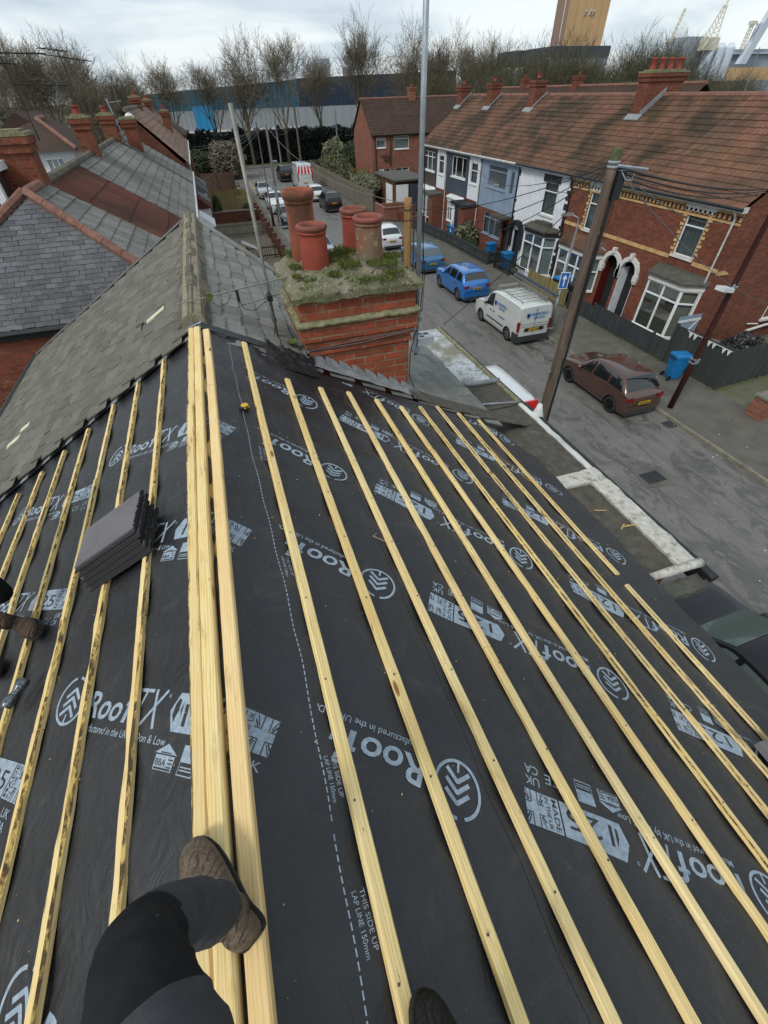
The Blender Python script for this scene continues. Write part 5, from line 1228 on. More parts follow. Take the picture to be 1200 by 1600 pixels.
m = MB(); m.hexa([(-6.8, 58.4, 6.3), (-.8, 58.4, 6.3), (-.8, 66.2, 6.3), (-6.8, 66.2, 6.3)], [(-4.2, 60.5, 8.2), (-3.4, 60.5, 8.2), (-3.4, 64, 8.2), (-4.2, 64, 8.2)]); part('roof', m, 'tile_brown', hx)
# small front bays and porches
for h_, y, z, mt_ in ((E_, 36.0, 2.9, 'white_render'), (F, 42.0, 3.0, 'tile_redband'), (F, 45.5, 2.8, 'navy_panel'), (G, 50.5, 2.9, 'slate_blue'), (G, 54.5, 2.9, 'tile_grey')):
    m = MB(); m.box(-1.1, -.35, y-1.2, y+1.2, 0, z); m.hexa([(-1.1, y-1.35, z), (-.15, y-1.35, z), (-.15, y+1.35, z), (-1.1, y+1.35, z)], [(-1.1, y-1.2, z+.6), (-.95, y-.9, z+.6), (-.95, y+.9, z+.6), (-1.1, y+1.2, z+.6)], 1); part('front_bay', m, ['white_upvc', mt_], h_)
# white house and its brown hipped roof behind
wh = thing('white_house', 'white walled house with a brown hipped roof behind the left chimneys', 'house', (-9, 38, 0))
m = MB(); m.box(-13.5, -7.35, 38, 46, 0, 6.85); part('wall', m, 'white_render', wh)
m = MB(); m.face([(-13.8, 37.6, 6.85), (-7.0, 37.6, 6.85), (-9.3, 41.5, 8.15)]); m.face([(-7.0, 37.6, 6.85), (-7.0, 46.4, 6.85), (-9.3, 43.5, 8.15), (-9.3, 41.5, 8.15)]); m.face([(-13.8, 37.6, 6.85), (-9.3, 41.5, 8.15), (-9.3, 43.5, 8.15), (-13.8, 46.4, 6.85)]); ro = part('roof', m, 'tile_brown', wh)
m = MB(); ridge_run(m, (-7.0, 37.6, 6.9), (-9.3, 41.5, 8.2), .12); ridge_run(m, (-9.3, 41.5, 8.2), (-9.3, 43.5, 8.2), .12); part('hip_tiles', m, 'ridge_tile', ro)
window(wh, TY(38), -9.0, -8.0, 5.6, 6.5, .12, cols=(.33, .66), curt='room_dark')
for x, y, z, lab in ((-14, 60, 6.0, 'far pale gabled house between the bare trees on the left'), (-24, 70, 5.5, 'far low white building at the left edge behind the trees')):
    h = thing('distant_house', lab, 'house', (x, y, 0)); m = MB(); m.box(x-3.5, x+3.5, y-4, y+4, 0, z); part('wall', m, 'white_render', h); m = MB(); m.hexa([(x-3.8, y-4.3, z), (x+3.8, y-4.3, z), (x+3.8, y+4.3, z), (x-3.8, y+4.3, z)], [(x-.1, y-4.2, z+2.3), (x+.1, y-4.2, z+2.3), (x+.1, y+4.2, z+2.3), (x-.1, y+4.2, z+2.3)]); part('roof', m, 'tile_brown', h)
# aerials and a dish on the left chimneys
def mast(name, lab, base, top, booms, mat='cable', r=.018, group='rooftop aerials on the left'):
    t = thing(name, lab, 'aerial', base, group); m = MB(); m.tube([base, top], r, 6); part('pole', m, mat, t)
    for a, b, n, L in booms: m = MB(); yagi(m, a, b, n, L, r=.014, er=.008); part('aerial', m, mat, t)
    return t
mast('aerial', 'leftmost rooftop aerial with two long booms, dark against the sky', (-3.7, 15.9, 8.3), (-3.72, 15.9, 9.72), [((-4.6, 15.6, 9.78), (-2.85, 16.1, 9.76), 11, .35), ((-3.9, 15.7, 9.62), (-3.5, 16, 9.6), 2, .3), ((-3.7, 15.9, 9.28), (-2.6, 16.2, 9.24), 8, .3)])
mast('aerial', 'tall leaning aerial beside the second brick stack on the left', (-3.75, 24.0, 7.6), (-3.82, 24.0, 10.25), [((-4.6, 23.8, 10.15), (-2.9, 24.3, 9.95), 10, .5), ((-4.3, 23.6, 10.25), (-3.6, 24.4, 10.2), 5, .6)])
mast('aerial', 'bare hooked mast on the third stack on the left', (-3.55, 31.8, 7.5), (-3.75, 31.8, 9.0), [((-3.7, 31.8, 8.85), (-3.1, 31.9, 8.9), 4, .3)], 'galv', .035)
mast('aerial', 'thin distant aerial with a single level boom', (-4.1, 40, 8.6), (-4.1, 40, 9.55), [((-4.9, 40, 9.6), (-3.2, 40, 9.6), 10, .4)], 'cable_grey')
dd = thing('satellite_dish', 'small white satellite dish on the tall brick gable', 'satellite dish', (-3.5, 37, 8.1)); m = MB(); m.lathe([(0, 0), (.15, .02), (.27, .08), (.27, .09), (.15, .04), (0, .02)], (-3.45, 36.95, 8.12), 18, axis='Y'); part('dish', m, 'stone_white', dd, smooth=True); m = MB(); m.tube([(-3.45, 37.1, 8.1), (-3.4, 37.15, 7.4)], .03, 6); part('arm', m, 'galv', dd)
# garden walls and fences
def board_fence(name, lab, pts, h, mat, grp=None, bw=.12, gap=.004, post=2.0, ragged=.0, z0=.1, rails=True, thick=.02, cat='fence', posth=None):
    t = thing(name, lab, cat, (*pts[0], z0), grp); m = MB(); rn = random.Random(len(lab)); pm = MB()
    for a, b in zip(pts, pts[1:]):
        A = Vector((*a, 0)); B = Vector((*b, 0)); L = (B-A).length; d = (B-A)/L; n = Vector((-d.y, d.x, 0)); s = 0
        while s < L:
            e = min(L, s+bw-gap); hh = h+rn.uniform(-ragged, ragged); o = rn.uniform(-.004, .004); c = rn.random()
            P = [A+d*s+n*(o-thick/2), A+d*e+n*(o-thick/2), A+d*e+n*(o+thick/2), A+d*s+n*(o+thick/2)]
            m.hexa([p+Vector((0, 0, z0)) for p in P], [p+Vector((0, 0, z0+hh)) for p in P], 0, c); s += bw
        s = 0
        while s <= L+.01:
            P = A+d*min(s, L-.05); pm = MB(); pm.box(P.x-.05, P.x+.05, P.y-.05, P.y+.05, z0, z0+(posth or h)+.06); s += post; part('post', pm, mat, t)
        if rails:
            for zz in (.2, h*.8): P = [A+n*.02, B+n*.02, B+n*.06, A+n*.06]; m.hexa([p+Vector((0, 0, z0+zz)) for p in P], [p+Vector((0, 0, z0+zz+.08)) for p in P])
    part('boards', m, mat, t); return t
board_fence('board_fence', 'tall brown board fence across the far left gardens', [(-.8, 72), (3.3, 72), (3.3, 69.5)], 1.9, 'wood_brown')
board_fence('board_fence', 'low tan fence in front of the tall brown one', [(-.6, 65), (3.2, 65), (4.0, 63)], .95, 'wood_tan')
board_fence('board_fence', 'tan panel fence with dark posts between the left gardens', [(-.6, 58.5), (3.9, 58.5)], 1.2, 'wood_tan')
board_fence('board_fence', 'tan fence along the pavement by the far left gardens', [(4.1, 56.5), (4.1, 65)], .9, 'wood_tan')
m = MB(); m.box(-.5, 3.9, 51.4, 51.6, .1, 1.0); m.box(-.5, 3.9, 51.35, 51.65, 1.0, 1.08, 1); solo('garden_wall', m, ['brick_gable', 'concrete'], 'low dark brick wall between two left gardens', 'wall')
board_fence('picket_fence', 'grey picket fence across the nearest left garden', [(-.4, 45.2), (4.0, 45.2)], 1.0, 'wood_grey', None, .14, .06)
board_fence('railing', 'thin dark garden railing behind the slate roof', [(-.4, 37.2), (4.0, 37.2)], .9, 'wood_brown', None, .16, .12, cat='railing')
m = MB(); m.box(4.0, 4.15, 35.5, 56, .1, .55)
for y in range(36, 56, 2): m.box(3.93, 4.22, y-.16, y+.16, .1, 1.15); m.box(3.9, 4.25, y-.19, y+.19, 1.15, 1.2)
for i in range(120): y = 35.6+i*.17; m.box(4.05, 4.09, y, y+.05, .55, 1.0)
solo('garden_wall', m, 'brick_gable', 'front garden wall with brick piers and brown railings along the left pavement', 'wall')
# ================================================================== VEHICLES
def interp(P, x):
    if x <= P[0][0]: return P[0][1]
    for i, ((a, ya), (b, yb)) in enumerate(zip(P, P[1:])):
        if x <= b:
            t = (x-a)/(b-a); m0 = (yb-P[max(i-1, 0)][1])/(b-P[max(i-1, 0)][0]) if i > 0 else (yb-ya)/(b-a)
            m1 = (P[min(i+2, len(P)-1)][1]-ya)/(P[min(i+2, len(P)-1)][0]-a)
            h = b-a; k = .75; t2, t3 = t*t, t*t*t
            return (2*t3-3*t2+1)*ya+(t3-2*t2+t)*h*m0*k+(-2*t3+3*t2)*yb+(t3-t2)*h*m1*k
    return P[-1][1]
# profiles: fractions of length (0 rear .. 1 front) -> fraction of height
PRO = {
 'hatch': dict(top=[(0, .40), (.010, .58), (.035, .66), (.155, .925), (.24, .975), (.42, 1.0), (.55, .97), (.72, .70), (.78, .665), (.93, .59), (.985, .50), (1, .36)], belt=[(0, .60), (.15, .655), (.5, .62), (.75, .59), (1, .50)], rw=(.045, .158), ws=(.555, .725), sw=[(.10, .285), (.30, .50), (.515, .715)], wh=(.175, .81), wr=.315),
 'suv': dict(top=[(0, .42), (.012, .60), (.04, .70), (.11, .93), (.20, .985), (.42, 1.0), (.56, .97), (.70, .74), (.76, .70), (.93, .635), (.985, .55), (1, .40)], belt=[(0, .62), (.15, .67), (.5, .64), (.75, .63), (1, .55)], rw=(.045, .12), ws=(.565, .70), sw=[(.10, .26), (.28, .48), (.50, .68)], wh=(.18, .80), wr=.345),
 'mpv': dict(top=[(0, .42), (.012, .62), (.03, .70), (.08, .93), (.16, .985), (.42, 1.0), (.60, .97), (.78, .70), (.84, .655), (.95, .58), (.985, .50), (1, .38)], belt=[(0, .60), (.15, .62), (.5, .60), (.75, .58), (1, .50)], rw=(.033, .085), ws=(.61, .785), sw=[(.06, .24), (.26, .47), (.49, .74)], wh=(.17, .82), wr=.32),
 'van': dict(top=[(0, .50), (.008, .90), (.02, .955), (.05, .985), (.25, 1.0), (.52, .995), (.63, .95), (.76, .665), (.80, .63), (.94, .55), (.985, .46), (1, .34)], belt=[(0, .60), (.15, .62), (.5, .58), (.75, .55), (1, .45)], rw=None, ws=(.64, .765), sw=[(.545, .745)], wh=(.19, .81), wr=.315),
 'bigvan': dict(top=[(0, .50), (.008, .93), (.02, .97), (.05, .99), (.25, 1.0), (.62, .995), (.72, .95), (.84, .56), (.87, .52), (.95, .46), (.985, .38), (1, .28)], belt=[(0, .50), (.15, .50), (.5, .48), (.75, .45), (1, .38)], rw=None, ws=(.73, .845), sw=[(.66, .82)], wh=(.2, .83), wr=.34),
}
def car(name, label, cat, x, y, head, L, Wd, H, kind, pmat, rim='alloy', group=None, plate=True, tail='red_lens', rails=False, extra=None, glass='car_glass', cab=True):
    """head=+1: nose towards +Y"""
    P = PRO[kind]; t = thing(name, label, cat, (x, y, -.02), group, 0 if head > 0 else math.pi)
    hw = Wd/2; zb = .17 if kind != 'suv' else .2
    top = lambda s: max(interp(P['top'], s)*H, .3); boxy = kind in ('van', 'bigvan')
    def belt(s): return min(interp(P['belt'], s)*H, top(s)-.03)
    def plan(s): return hw*(1-(.10 if boxy else .17)*max(0, (s-.84)/.16)**2-(.03 if boxy else .10)*max(0, (.11-s)/.11)**2)
    def wtop(s):
        k = min(1, max(0, (top(s)-belt(s))/(.36*H))); return plan(s)*(1-(.05 if boxy else .25)*k-.03)
    X = lambda s: (s-.5)*L
    def side(s, q):     # greenhouse side, q 0 belt .. 1 roof edge
        a = Vector((plan(s)*.975, X(s), belt(s))); b = Vector((wtop(s), X(s), top(s)-.05)); return a.lerp(b, q)+Vector((.012*math.sin(math.pi*q), 0, 0))
    def sec(s):
        p = plan(s); b = belt(s); tp = top(s); wt = wtop(s); o = [(0, zb), (p*.86, zb), (p*.96, zb+.07), (p*.995, zb+.18), (p*1.0, .30*H if .30*H > zb+.2 else zb+.22)]
        o += [(p*1.0, b*.78), (p*.985, b-.04), (p*.975, b)]
        for q in (.25, .5, .75, 1): v = side(s, q); o.append((v.x, v.z))
        o += [(wt*.97, tp-.030), (wt*.90, tp-.012), (wt*.62, tp+.004), (wt*.3, tp+.012), (0, tp+.014)]
        return o
    ss = sorted(set([P['ws'][0]+(P['ws'][1]-P['ws'][0])*i/8 for i in range(9)]+([P['rw'][0]+(P['rw'][1]-P['rw'][0])*i/6 for i in range(7)] if P['rw'] else [])+[0, .004, .012, .025, .04, .06, .08, .1, .115, .13, .15, .175, .2, .25, .3, .35, .4, .45, .5, .53, .555, .58, .61, .64, .67, .70, .725, .75, .78, .81, .84, .87, .9, .93, .955, .975, .988, .996, 1]))
    b = MB(); rings = []
    for s in ss:
        half = sec(s); ring = [b.av((w_, X(s), z_)) for w_, z_ in half]+[b.av((-w_, X(s), z_)) for w_, z_ in half[-2:0:-1]]
        rings.append(ring)
    for A, B in zip(rings, rings[1:]):
        n = len(A)
        for i in range(n): j = (i+1) % n; b.idx([A[i], A[j], B[j], B[i]])
    b.idx(rings[0][::-1]); b.idx(rings[-1])
    me = b.mesh('body', [pmat, 'wheel_well'], True, False)
    bo = bpy.data.objects.new('body', me); COL.objects.link(bo)
    c = MB(); wr = P['wr']; wy = [X(P['wh'][0]), X(P['wh'][1])]
    cuts = []
    for yy in wy:
        for s_ in (-1, 1):
            c = MB(); n = 26; rr = wr+.055; x0, x1 = s_*(hw-.27), s_*(hw+.1)
            c.lathe([(rr, x0), (rr, x1)], (0, yy, wr), n, 0, 'X', closed=True); cm = c.mesh('cut', [pmat, 'wheel_well'], False, False)
            bm_ = bmesh.new(); bm_.from_mesh(cm); bmesh.ops.recalc_face_normals(bm_, faces=bm_.faces); 
            for f in bm_.faces: f.material_index = 1
            bm_.to_mesh(cm); bm_.free()
            co = bpy.data.objects.new('cut', cm); COL.objects.link(co); cuts.append(co)
            md = bo.modifiers.new('b', 'BOOLEAN'); md.object = co; md.operation = 'DIFFERENCE'; md.solver = 'EXACT'
    bmx = bmesh.new(); bmx.from_mesh(me); bmesh.ops.recalc_face_normals(bmx, faces=bmx.faces); bmx.to_mesh(me); bmx.free()
    bpy.context.view_layer.update(); dg = bpy.context.evaluated_depsgraph_get()
    nm = bpy.data.meshes.new_from_object(bo.evaluated_get(dg)); nm.name = 'body'; bo.modifiers.clear(); bo.data = nm; bo.parent = t
    for co in cuts: bpy.data.objects.remove(co)
    if hasattr(nm, 'shade_smooth'): 
        try: nm.set_sharp_from_angle(angle=rad(38))
        except Exception: pass
    def pt(nm_, m, mats, par=None, lab=None, smooth=False): return part(nm_, m, mats, par or t, lab, smooth, world=False)
    # glass
    def side_glass(s0, s1, q0, q1, sg, mats=glass, nm_='side_window', lean0=0, lean1=0):
        m = MB(); m.grid(lambda u, v: (lambda p: Vector((sg*(p.x+.006), p.y, p.z)))(side((s0+lean0*v)+(s1+lean1*v-s0-lean0*v)*u, q0+(q1-q0)*v)), 8, 4); return pt(nm_, m, mats, smooth=True)
    for sg in (-1, 1):
        for i, (s0, s1) in enumerate(P['sw']):
            last = i == len(P['sw'])-1
            side_glass(s0+.006, s1-.006-(.0), .08, .90, sg, lean1=-.13 if last and kind in ('hatch', 'suv', 'mpv') else (-.085 if last else 0), lean0=.03 if i == 0 and kind in ('hatch', 'suv') else 0)
    def top_glass(s0, s1, nm_):
        m = MB()
        def fn(u, v):
            s = s0+(s1-s0)*v; w_ = wtop(s)*.90; a_ = abs(2*u-1)*.9; return Vector((w_*(2*u-1), X(s), top(s)+.010+interp([(0, .014), (.3, .012), (.62, .004), (.9, -.012)], a_)))
        m.grid(fn, 8, 6); return pt(nm_, m, glass, smooth=True)
    if P['ws']: top_glass(P['ws'][0]+.008, P['ws'][1]-.006, 'windscreen')
    if P['rw']: top_glass(P['rw'][0]+.006, P['rw'][1]-.008, 'rear_window')
    # wheels
    for yy in wy:
        for s_ in (-1, 1):
            m = MB(); xw = s_*(hw-.02); m.lathe([(wr*.66, -.2*s_), (wr*.93, -.2*s_), (wr, -.17*s_), (wr, -.04*s_), (wr*.95, -.005*s_), (wr*.68, 0)], (xw, yy, wr), 28, 0, 'X'); w_ = pt('wheel', m, 'tyre', smooth=True)
            m = MB(); m.lathe([(wr*.68, -.0*s_), (wr*.62, -.01*s_), (wr*.60, -.06*s_), (0, -.07*s_)], (xw, yy, wr), 24, 1, 'X')
            for k_ in range(7 if rim == 'alloy' else 5):
                a = 2*math.pi*k_/(7 if rim == 'alloy' else 5)+.2; d = Vector((0, math.cos(a), math.sin(a))); e = Vector((0, -math.sin(a), math.cos(a))); c0 = Vector((xw, yy, wr))
                q = [c0+d*wr*.1+e*.035, c0+d*wr*.1-e*.035, c0+d*wr*.64-e*.022, c0+d*wr*.64+e*.022]; m.hexa([p+Vector((-.05*s_, 0, 0)) for p in q], [p+Vector((-.006*s_, 0, 0)) for p in q])
            m.lathe([(wr*.16, -.01*s_), (0, 0)], (xw, yy, wr), 10, 0, 'X')
            part('rim', m, [rim, 'wheel_well'], w_, world=False)
    # lights, bumpers, plates, mirrors, seams
    for sg in (-1, 1):
        if boxy:
            m = MB(); zz0, zz1 = .36*H, .62*H; m.grid(lambda u, v: Vector((sg*(plan(.02)*.985+.012-.06*max(0, .35-u)), X(-.004)+.11*u, zz0+(zz1-zz0)*v)), 4, 4); m.grid(lambda u, v: Vector((sg*(plan(.0)*(1.0-.13*u)), X(0)-.008, zz0+(zz1-zz0)*v)), 3, 4); pt('tail_light', m, tail)
        else:
            z1 = belt(.03)-.03; m = MB(); m.grid(lambda u, v: Vector((sg*(plan(.02)*.975+.016), X(.0)+.01+.26*u, z1-.15+.15*v*(1-.4*u)+.02*u)), 4, 3); m.grid(lambda u, v: Vector((sg*(plan(0)*(.99-.32*u)), X(0)-.01+.02*u*0, z1-.15+.13*v+.02*u)), 4, 3); pt('tail_light', m, tail)
        z1 = top(.965)-.05; m = MB(); m.grid(lambda u, v: Vector((sg*(plan(.93)*(.985)+.014-.10*u*u), X(.90)+.32*u*.9, z1-.13+.12*v+.01*(1-u))), 6, 3); m.grid(lambda u, v: Vector((sg*(plan(1)*(.98-.36*u)), X(1)+.012-.0*u, z1-.15+.11*v)), 4, 3); pt('headlight', m, 'clear_lens', smooth=True)
        m = MB(); s_m = P['sw'][-1][1]-.055; p = side(s_m, .1); m.lathe([(0, -.1), (.05, -.09), (.065, 0), (.05, .09), (0, .1)], (sg*(p.x+.1), p.y, p.z+.06), 10, 0, 'X'); pt('door_mirror', m, pmat if not boxy else 'dark_trim', smooth=True)
    m = MB(); m.box(-hw*.80, hw*.80, X(0)-.025, X(0)+.05, zb, zb+.16); pt('rear_bumper', m, 'dark_trim')
    m = MB(); m.box(-hw*.62, hw*.62, X(1)-.05, X(1)+.02, zb+.03, zb+.2); m.box(-hw*.45, hw*.45, X(1)-.05, X(1)+.018, top(.97)-.22, top(.97)-.12); pt('front_grille', m, 'dark_trim')
    if plate:
        zp = .52*H if not boxy else .36*H
        zp = {'hatch': .42, 'suv': .50, 'mpv': .50, 'van': .40, 'bigvan': .3}[kind]*H
        m = MB(); m.box(-.26, .26, X(0)-.035, X(0)-.02, zp-.055, zp+.055)
        for i in range(7): m.box(-.22+i*.064+(.02 if i > 3 else 0), -.18+i*.064+(.02 if i > 3 else 0), X(0)-.038, X(0)-.034, zp-.035, zp+.035, 1)
        pt('number_plate', m, ['plate_yellow', 'black_plastic'])
        m = MB(); m.box(-.26, .26, X(1)+.02, X(1)+.03, .36, .46); pt('number_plate', m, 'plate_white')
    sm_ = MB()
    for sg in (-1, 1):
        for s in ([P['sw'][0][1]+.006, P['sw'][-1][0]-.008, P['sw'][-1][1]+.02] if len(P['sw']) > 1 else [.53, .745]):
            for z0, z1 in zip([zb+.12, .4*H, belt(s)*.85], [.4*H, belt(s)*.85, belt(s)]):
                x0 = plan(s)*1.0+.002; sm_.face([(sg*x0, X(s)-.005, z0), (sg*x0, X(s)+.005, z0), (sg*x0, X(s)+.005, z1), (sg*x0, X(s)-.005, z1)])
        for hx in ([P['sw'][0][1]-.02, P['sw'][-1][0]+.04] if len(P['sw']) > 1 else [.5, .57]): sm_.box(sg*(plan(hx)-.002), sg*(plan(hx)+.02), X(hx)-.0, X(hx)+.13, .555*H if not boxy else .50*H, .575*H if not boxy else .52*H)
    pt('door_trim', sm_, 'dark_trim')
    if rails:
        m = MB()
        for sg in (-1, 1): m.tube([(sg*wtop(.25)*.86, X(s), top(s)+.05) for s in (.14, .25, .4, .54)], .018, 6)
        pt('roof_rails', m, 'dark_trim')
    t['L'] = L
    return t, X, plan, belt, top, wtop, pt
car('parked_car', 'maroon hatchback parked by the dark green fence', 'car', 13.42, 12.15, 1, 4.02, 1.74, 1.50, 'hatch', 'car_maroon', 'alloy_dark')[0]
V = car('parked_van', 'small white van with a ladder on its roof rack', 'van', 13.2, 19.40, 1, 4.36, 1.84, 1.85, 'van', 'van_white', 'alloy')
t, X, plan, belt, top_, wtop, pt = V
m = MB()
for sg in (-1, 1): m.tube([(sg*.66, X(.06), 1.94), (sg*.66, X(.58), 1.94)], .018, 6); [m.tube([(sg*.66, X(s), 1.84), (sg*.66, X(s), 1.94)], .016, 5) for s in (.08, .3, .55)]
for i in range(7): s = .06+.087*i; m.tube([(-.66, X(s), 1.94), (.66, X(s), 1.94)], .013, 5)
m.hexa([(-.62, X(.58), 1.93), (.62, X(.58), 1.93), (.62, X(.62), 1.98), (-.62, X(.62), 1.98)], [(-.62, X(.58), 1.96), (.62, X(.58), 1.96), (.62, X(.62), 2.01), (-.62, X(.62), 2.01)])
pt('roof_rack', m, 'alu')
m = MB(); yb = X(0)-.03
m.box(-plan(.02)*1.0, plan(.02)*1.0, X(0)-.04, X(0)+.1, .2, .46); [m.box(sg*plan(.02)*.9, sg*(plan(.05)+.012), X(0)-.03, X(.085), .22, .62) for sg in (-1, 1)]; pt('corner_bumper', m, 'dark_trim')
m = MB(); m.box(-.5, .55, X(0)-.022, X(0)+.01, .66, .82); pt('plate_recess', m, 'black_plastic')
m = MB(); [m.box(sg*(plan(.5)), sg*(plan(.5)+.015), X(.28), X(.66), .52, .58) for sg in (-1, 1)]; pt('side_moulding', m, 'dark_trim')
m = MB(); m.box(-.006, .006, X(0)-.012, X(0)+.0, .5, 1.75); m.box(-.75, .75, X(0)-.012, X(0), 1.0, 1.008); pt('door_seam', m, 'dark_trim')
# sign writing: shield and two lines in blue
m = MB()
def shield(fn):
    P_ = [(-.09, .12), (.09, .12), (.09, -.02), (0, -.14), (-.09, -.02)]; m.face([fn(a, b) for a, b in P_]); m.face([fn(a*.55, b*.55+.01) for a, b in P_], 1)
fr = lambda a, b: Vector((a-.0, X(0)-.018, 1.42+b)); sh = lambda a, b: Vector((-.42+a, X(0)-.016, 1.38+b)); shield(sh)
add_text(m, 'BAKERSFIELD', .17, lambda a, b: Vector((-.28+a, X(0)-.018, 1.38+b)), 0, .02, .92); add_text(m, 'SERVICES', .13, lambda a, b: Vector((-.12+a, X(0)-.018, 1.22+b)), 0, .02, .6)
sx_ = -(plan(.4)+.004)
def sdf(y0, z0): return lambda a, b: Vector((sx_-.01, y0-a, z0+b))
shield(lambda a, b: Vector((sx_-.008, X(.50)-a, 1.36+b)))
add_text(m, 'BAKERSFIELD', .17, sdf(X(.455), 1.36), 0, .02, .86); add_text(m, 'SERVICES', .13, sdf(X(.42), 1.20), 0, .02, .55)
for i in range(11): m.box(sx_-.012, sx_-.008, X(.40)-.055*i, X(.40)-.055*i-.035, .86, .92)
bmf = m; pt('signwriting', m, ['sign_blue', 'van_white'])
tt = thing('ladder', 'long silver ladder with a dark rail tied to the roof rack of the white van', 'ladder', (13.75, 19.2, 1.95))
m = MB()
for dx in (0, .30):
    m.hexa([(13.62+dx, 17.3, 1.95+dx*.2), (13.68+dx, 17.3, 1.95+dx*.2), (13.82+dx, 20.9, 1.95+dx*.2), (13.76+dx, 20.9, 1.95+dx*.2)], [(13.62+dx, 17.3, 2.05+dx*.2), (13.68+dx, 17.3, 2.05+dx*.2), (13.82+dx, 20.9, 2.05+dx*.2), (13.76+dx, 20.9, 2.05+dx*.2)])
part('rail', m, 'alu', tt); m = MB()
for i in range(13): y = 17.45+i*.27; m.tube([(13.64+i*.0105, y, 2.0), (13.94+i*.0105, y, 2.06)], .014, 5)
part('rungs', m, 'alu', tt); m = MB(); m.hexa([(13.95, 17.1, 2.1), (14.1, 17.1, 2.1), (14.24, 20.8, 2.1), (14.09, 20.8, 2.1)], [(13.95, 17.1, 2.18), (14.1, 17.1, 2.18), (14.24, 20.8, 2.18), (14.09, 20.8, 2.18)]); part('tube_carrier', m, 'darkgrey_clad', tt)
car('parked_car', 'bright blue small SUV parked in front of the white van', 'car', 13.35, 25.4, 1, 4.2, 1.79, 1.60, 'suv', 'car_brightblue', 'alloy')
car('parked_car', 'darker blue hatchback with silver rear window, ahead of the bright blue one', 'car', 13.2, 31.5, 1, 4.36, 1.82, 1.50, 'hatch', 'car_blue', 'alloy', glass='car_glass_grey')
car('parked_car', 'white hatchback seen between the chimney pots and the timber pole', 'car', 12.68, 38.2, 1, 4.1, 1.76, 1.50, 'hatch', 'car_white')
car('parked_car', 'black people carrier with roof rails beside the long grey fence', 'car', 12.0, 54.6, 1, 4.4, 1.8, 1.68, 'mpv', 'car_black', 'alloy', rails=True)
car('parked_car', 'white car parked ahead of the black people carrier', 'car', 11.7, 61.3, 1, 4.3, 1.78, 1.48, 'hatch', 'car_white')
V = car('work_van', 'white panel van with red and yellow warning stripes on its rear', 'van', 12.0, 70.5, 1, 5.4, 2.0, 2.7, 'bigvan', 'car_white')
t, X, plan, belt, top_, wtop, pt = V
m = MB()
for i in range(-2, 3): m.face([(i*.36-.02-.0, X(0)-.03, 2.45), (i*.36+.16, X(0)-.03, 2.45), (i*.36*1.25+.2, X(0)-.03, 1.7), (i*.36*1.25-.06, X(0)-.03, 1.7)][::-1])
m.box(-.9, .9, X(0)-.026, X(0)-.02, 1.66, 2.5, 1); pt('warning_stripes', m, ['red_paint', 'white_upvc'])
car('pickup_truck', 'black off-roader at the far end of the right-hand parked cars', 'car', 10.9, 78.5, 1, 4.6, 1.9, 1.8, 'suv', 'car_black')
car('parked_car', 'silver hatchback facing us, farthest on the left kerb', 'car', 6.35, 65.8, -1, 4.3, 1.75, 1.48, 'hatch', 'car_silver')
car('parked_car', 'white SUV facing us on the left kerb behind the dark posts', 'car', 6.45, 56.3, -1, 4.4, 1.85, 1.68, 'suv', 'car_white')
car('parked_car', 'dark hatchback on the left kerb, mostly hidden behind the tallest chimney pot', 'car', 6.6, 49.5, -1, 4.1, 1.75, 1.46, 'hatch', 'car_darkgrey')
car('parked_car', 'pale car glimpsed between the chimney pots', 'car', 6.9, 36.4, -1, 4.1, 1.75, 1.46, 'hatch', 'car_slate')
car('parked_car', 'grey-blue car with only its roof showing past the silver flat roof', 'car', 7.78, 16.8, 1, 4.1, 1.76, 1.46, 'hatch', 'car_slate', glass='car_glass_grey')
V = car('parked_van', 'white van with red rear corner showing past the mossy roof edge', 'van', 7.72, 12.3, 1, 4.4, 1.80, 1.82, 'van', 'car_white')
t, X, plan, belt, top_, wtop, pt = V
m = MB(); m.box(-plan(.02)*.96, plan(.02)*.96, X(0)-.02, X(.015), .9, 1.74); pt('rear_door', m, 'red_paint', lab='red rear doors')
car('parked_car', 'white car with only the curved edge of its roof visible past the white coping', 'car', 7.72, 6.6, 1, 4.2, 1.78, 1.47, 'hatch', 'car_white')
V = car('parked_car', 'glossy black car below the eaves at the right edge', 'car', 8.02, 1.25, 1, 4.3, 1.82, 1.46, 'hatch', 'car_black', glass='car_glass_green_reflection')
# ================================================================== STREET FURNITURE
def wire(m, a, b, sag=.3, r=.012, n=14, sd=0):
    a = Vector(a); b = Vector(b); m.tube([a.lerp(b, i/n)-Vector((0, 0, sag*4*(i/n)*(1-i/n))) for i in range(n+1)], r, 5)
def kinked(mb, a, b, r0, r1, n=24, k=.03, sd=1, sides=12):
    a = Vector(a); b = Vector(b); P = []
    for i in range(n+1):
        t = i/n; P.append(a.lerp(b, t)+Vector((fbm(t*3, sd)*k, fbm(t*3, sd+9)*k, 0)))
    mb.tube(P, [(r0+(r1-r0)*i/n)*(1+.05*fbm(i*.7, sd, 4)) for i in range(n+1)], sides)
tp = thing('telegraph_pole', 'big gnarled wooden telegraph pole with a dark cable box near its top', 'telegraph pole', (6.3, 7.14, .1))
m = MB(); kinked(m, (6.3, 7.14, .0), (6.3, 7.14, 8.05), .115, .078, 40, .05, 3, 14); part('pole', m, 'pole_wood', tp, smooth=True)
m = MB(); m.tube([(6.3, 7.14, 8.03), (6.3, 7.14, 8.27)], [.082, .08], 14); part('pole_top', m, 'pole_green', tp)
m = MB(); m.box(6.37, 6.52, 7.03, 7.23, 7.60, 7.99); part('cable_box', m, 'darkgrey_clad' if False else 'bin_black', tp)
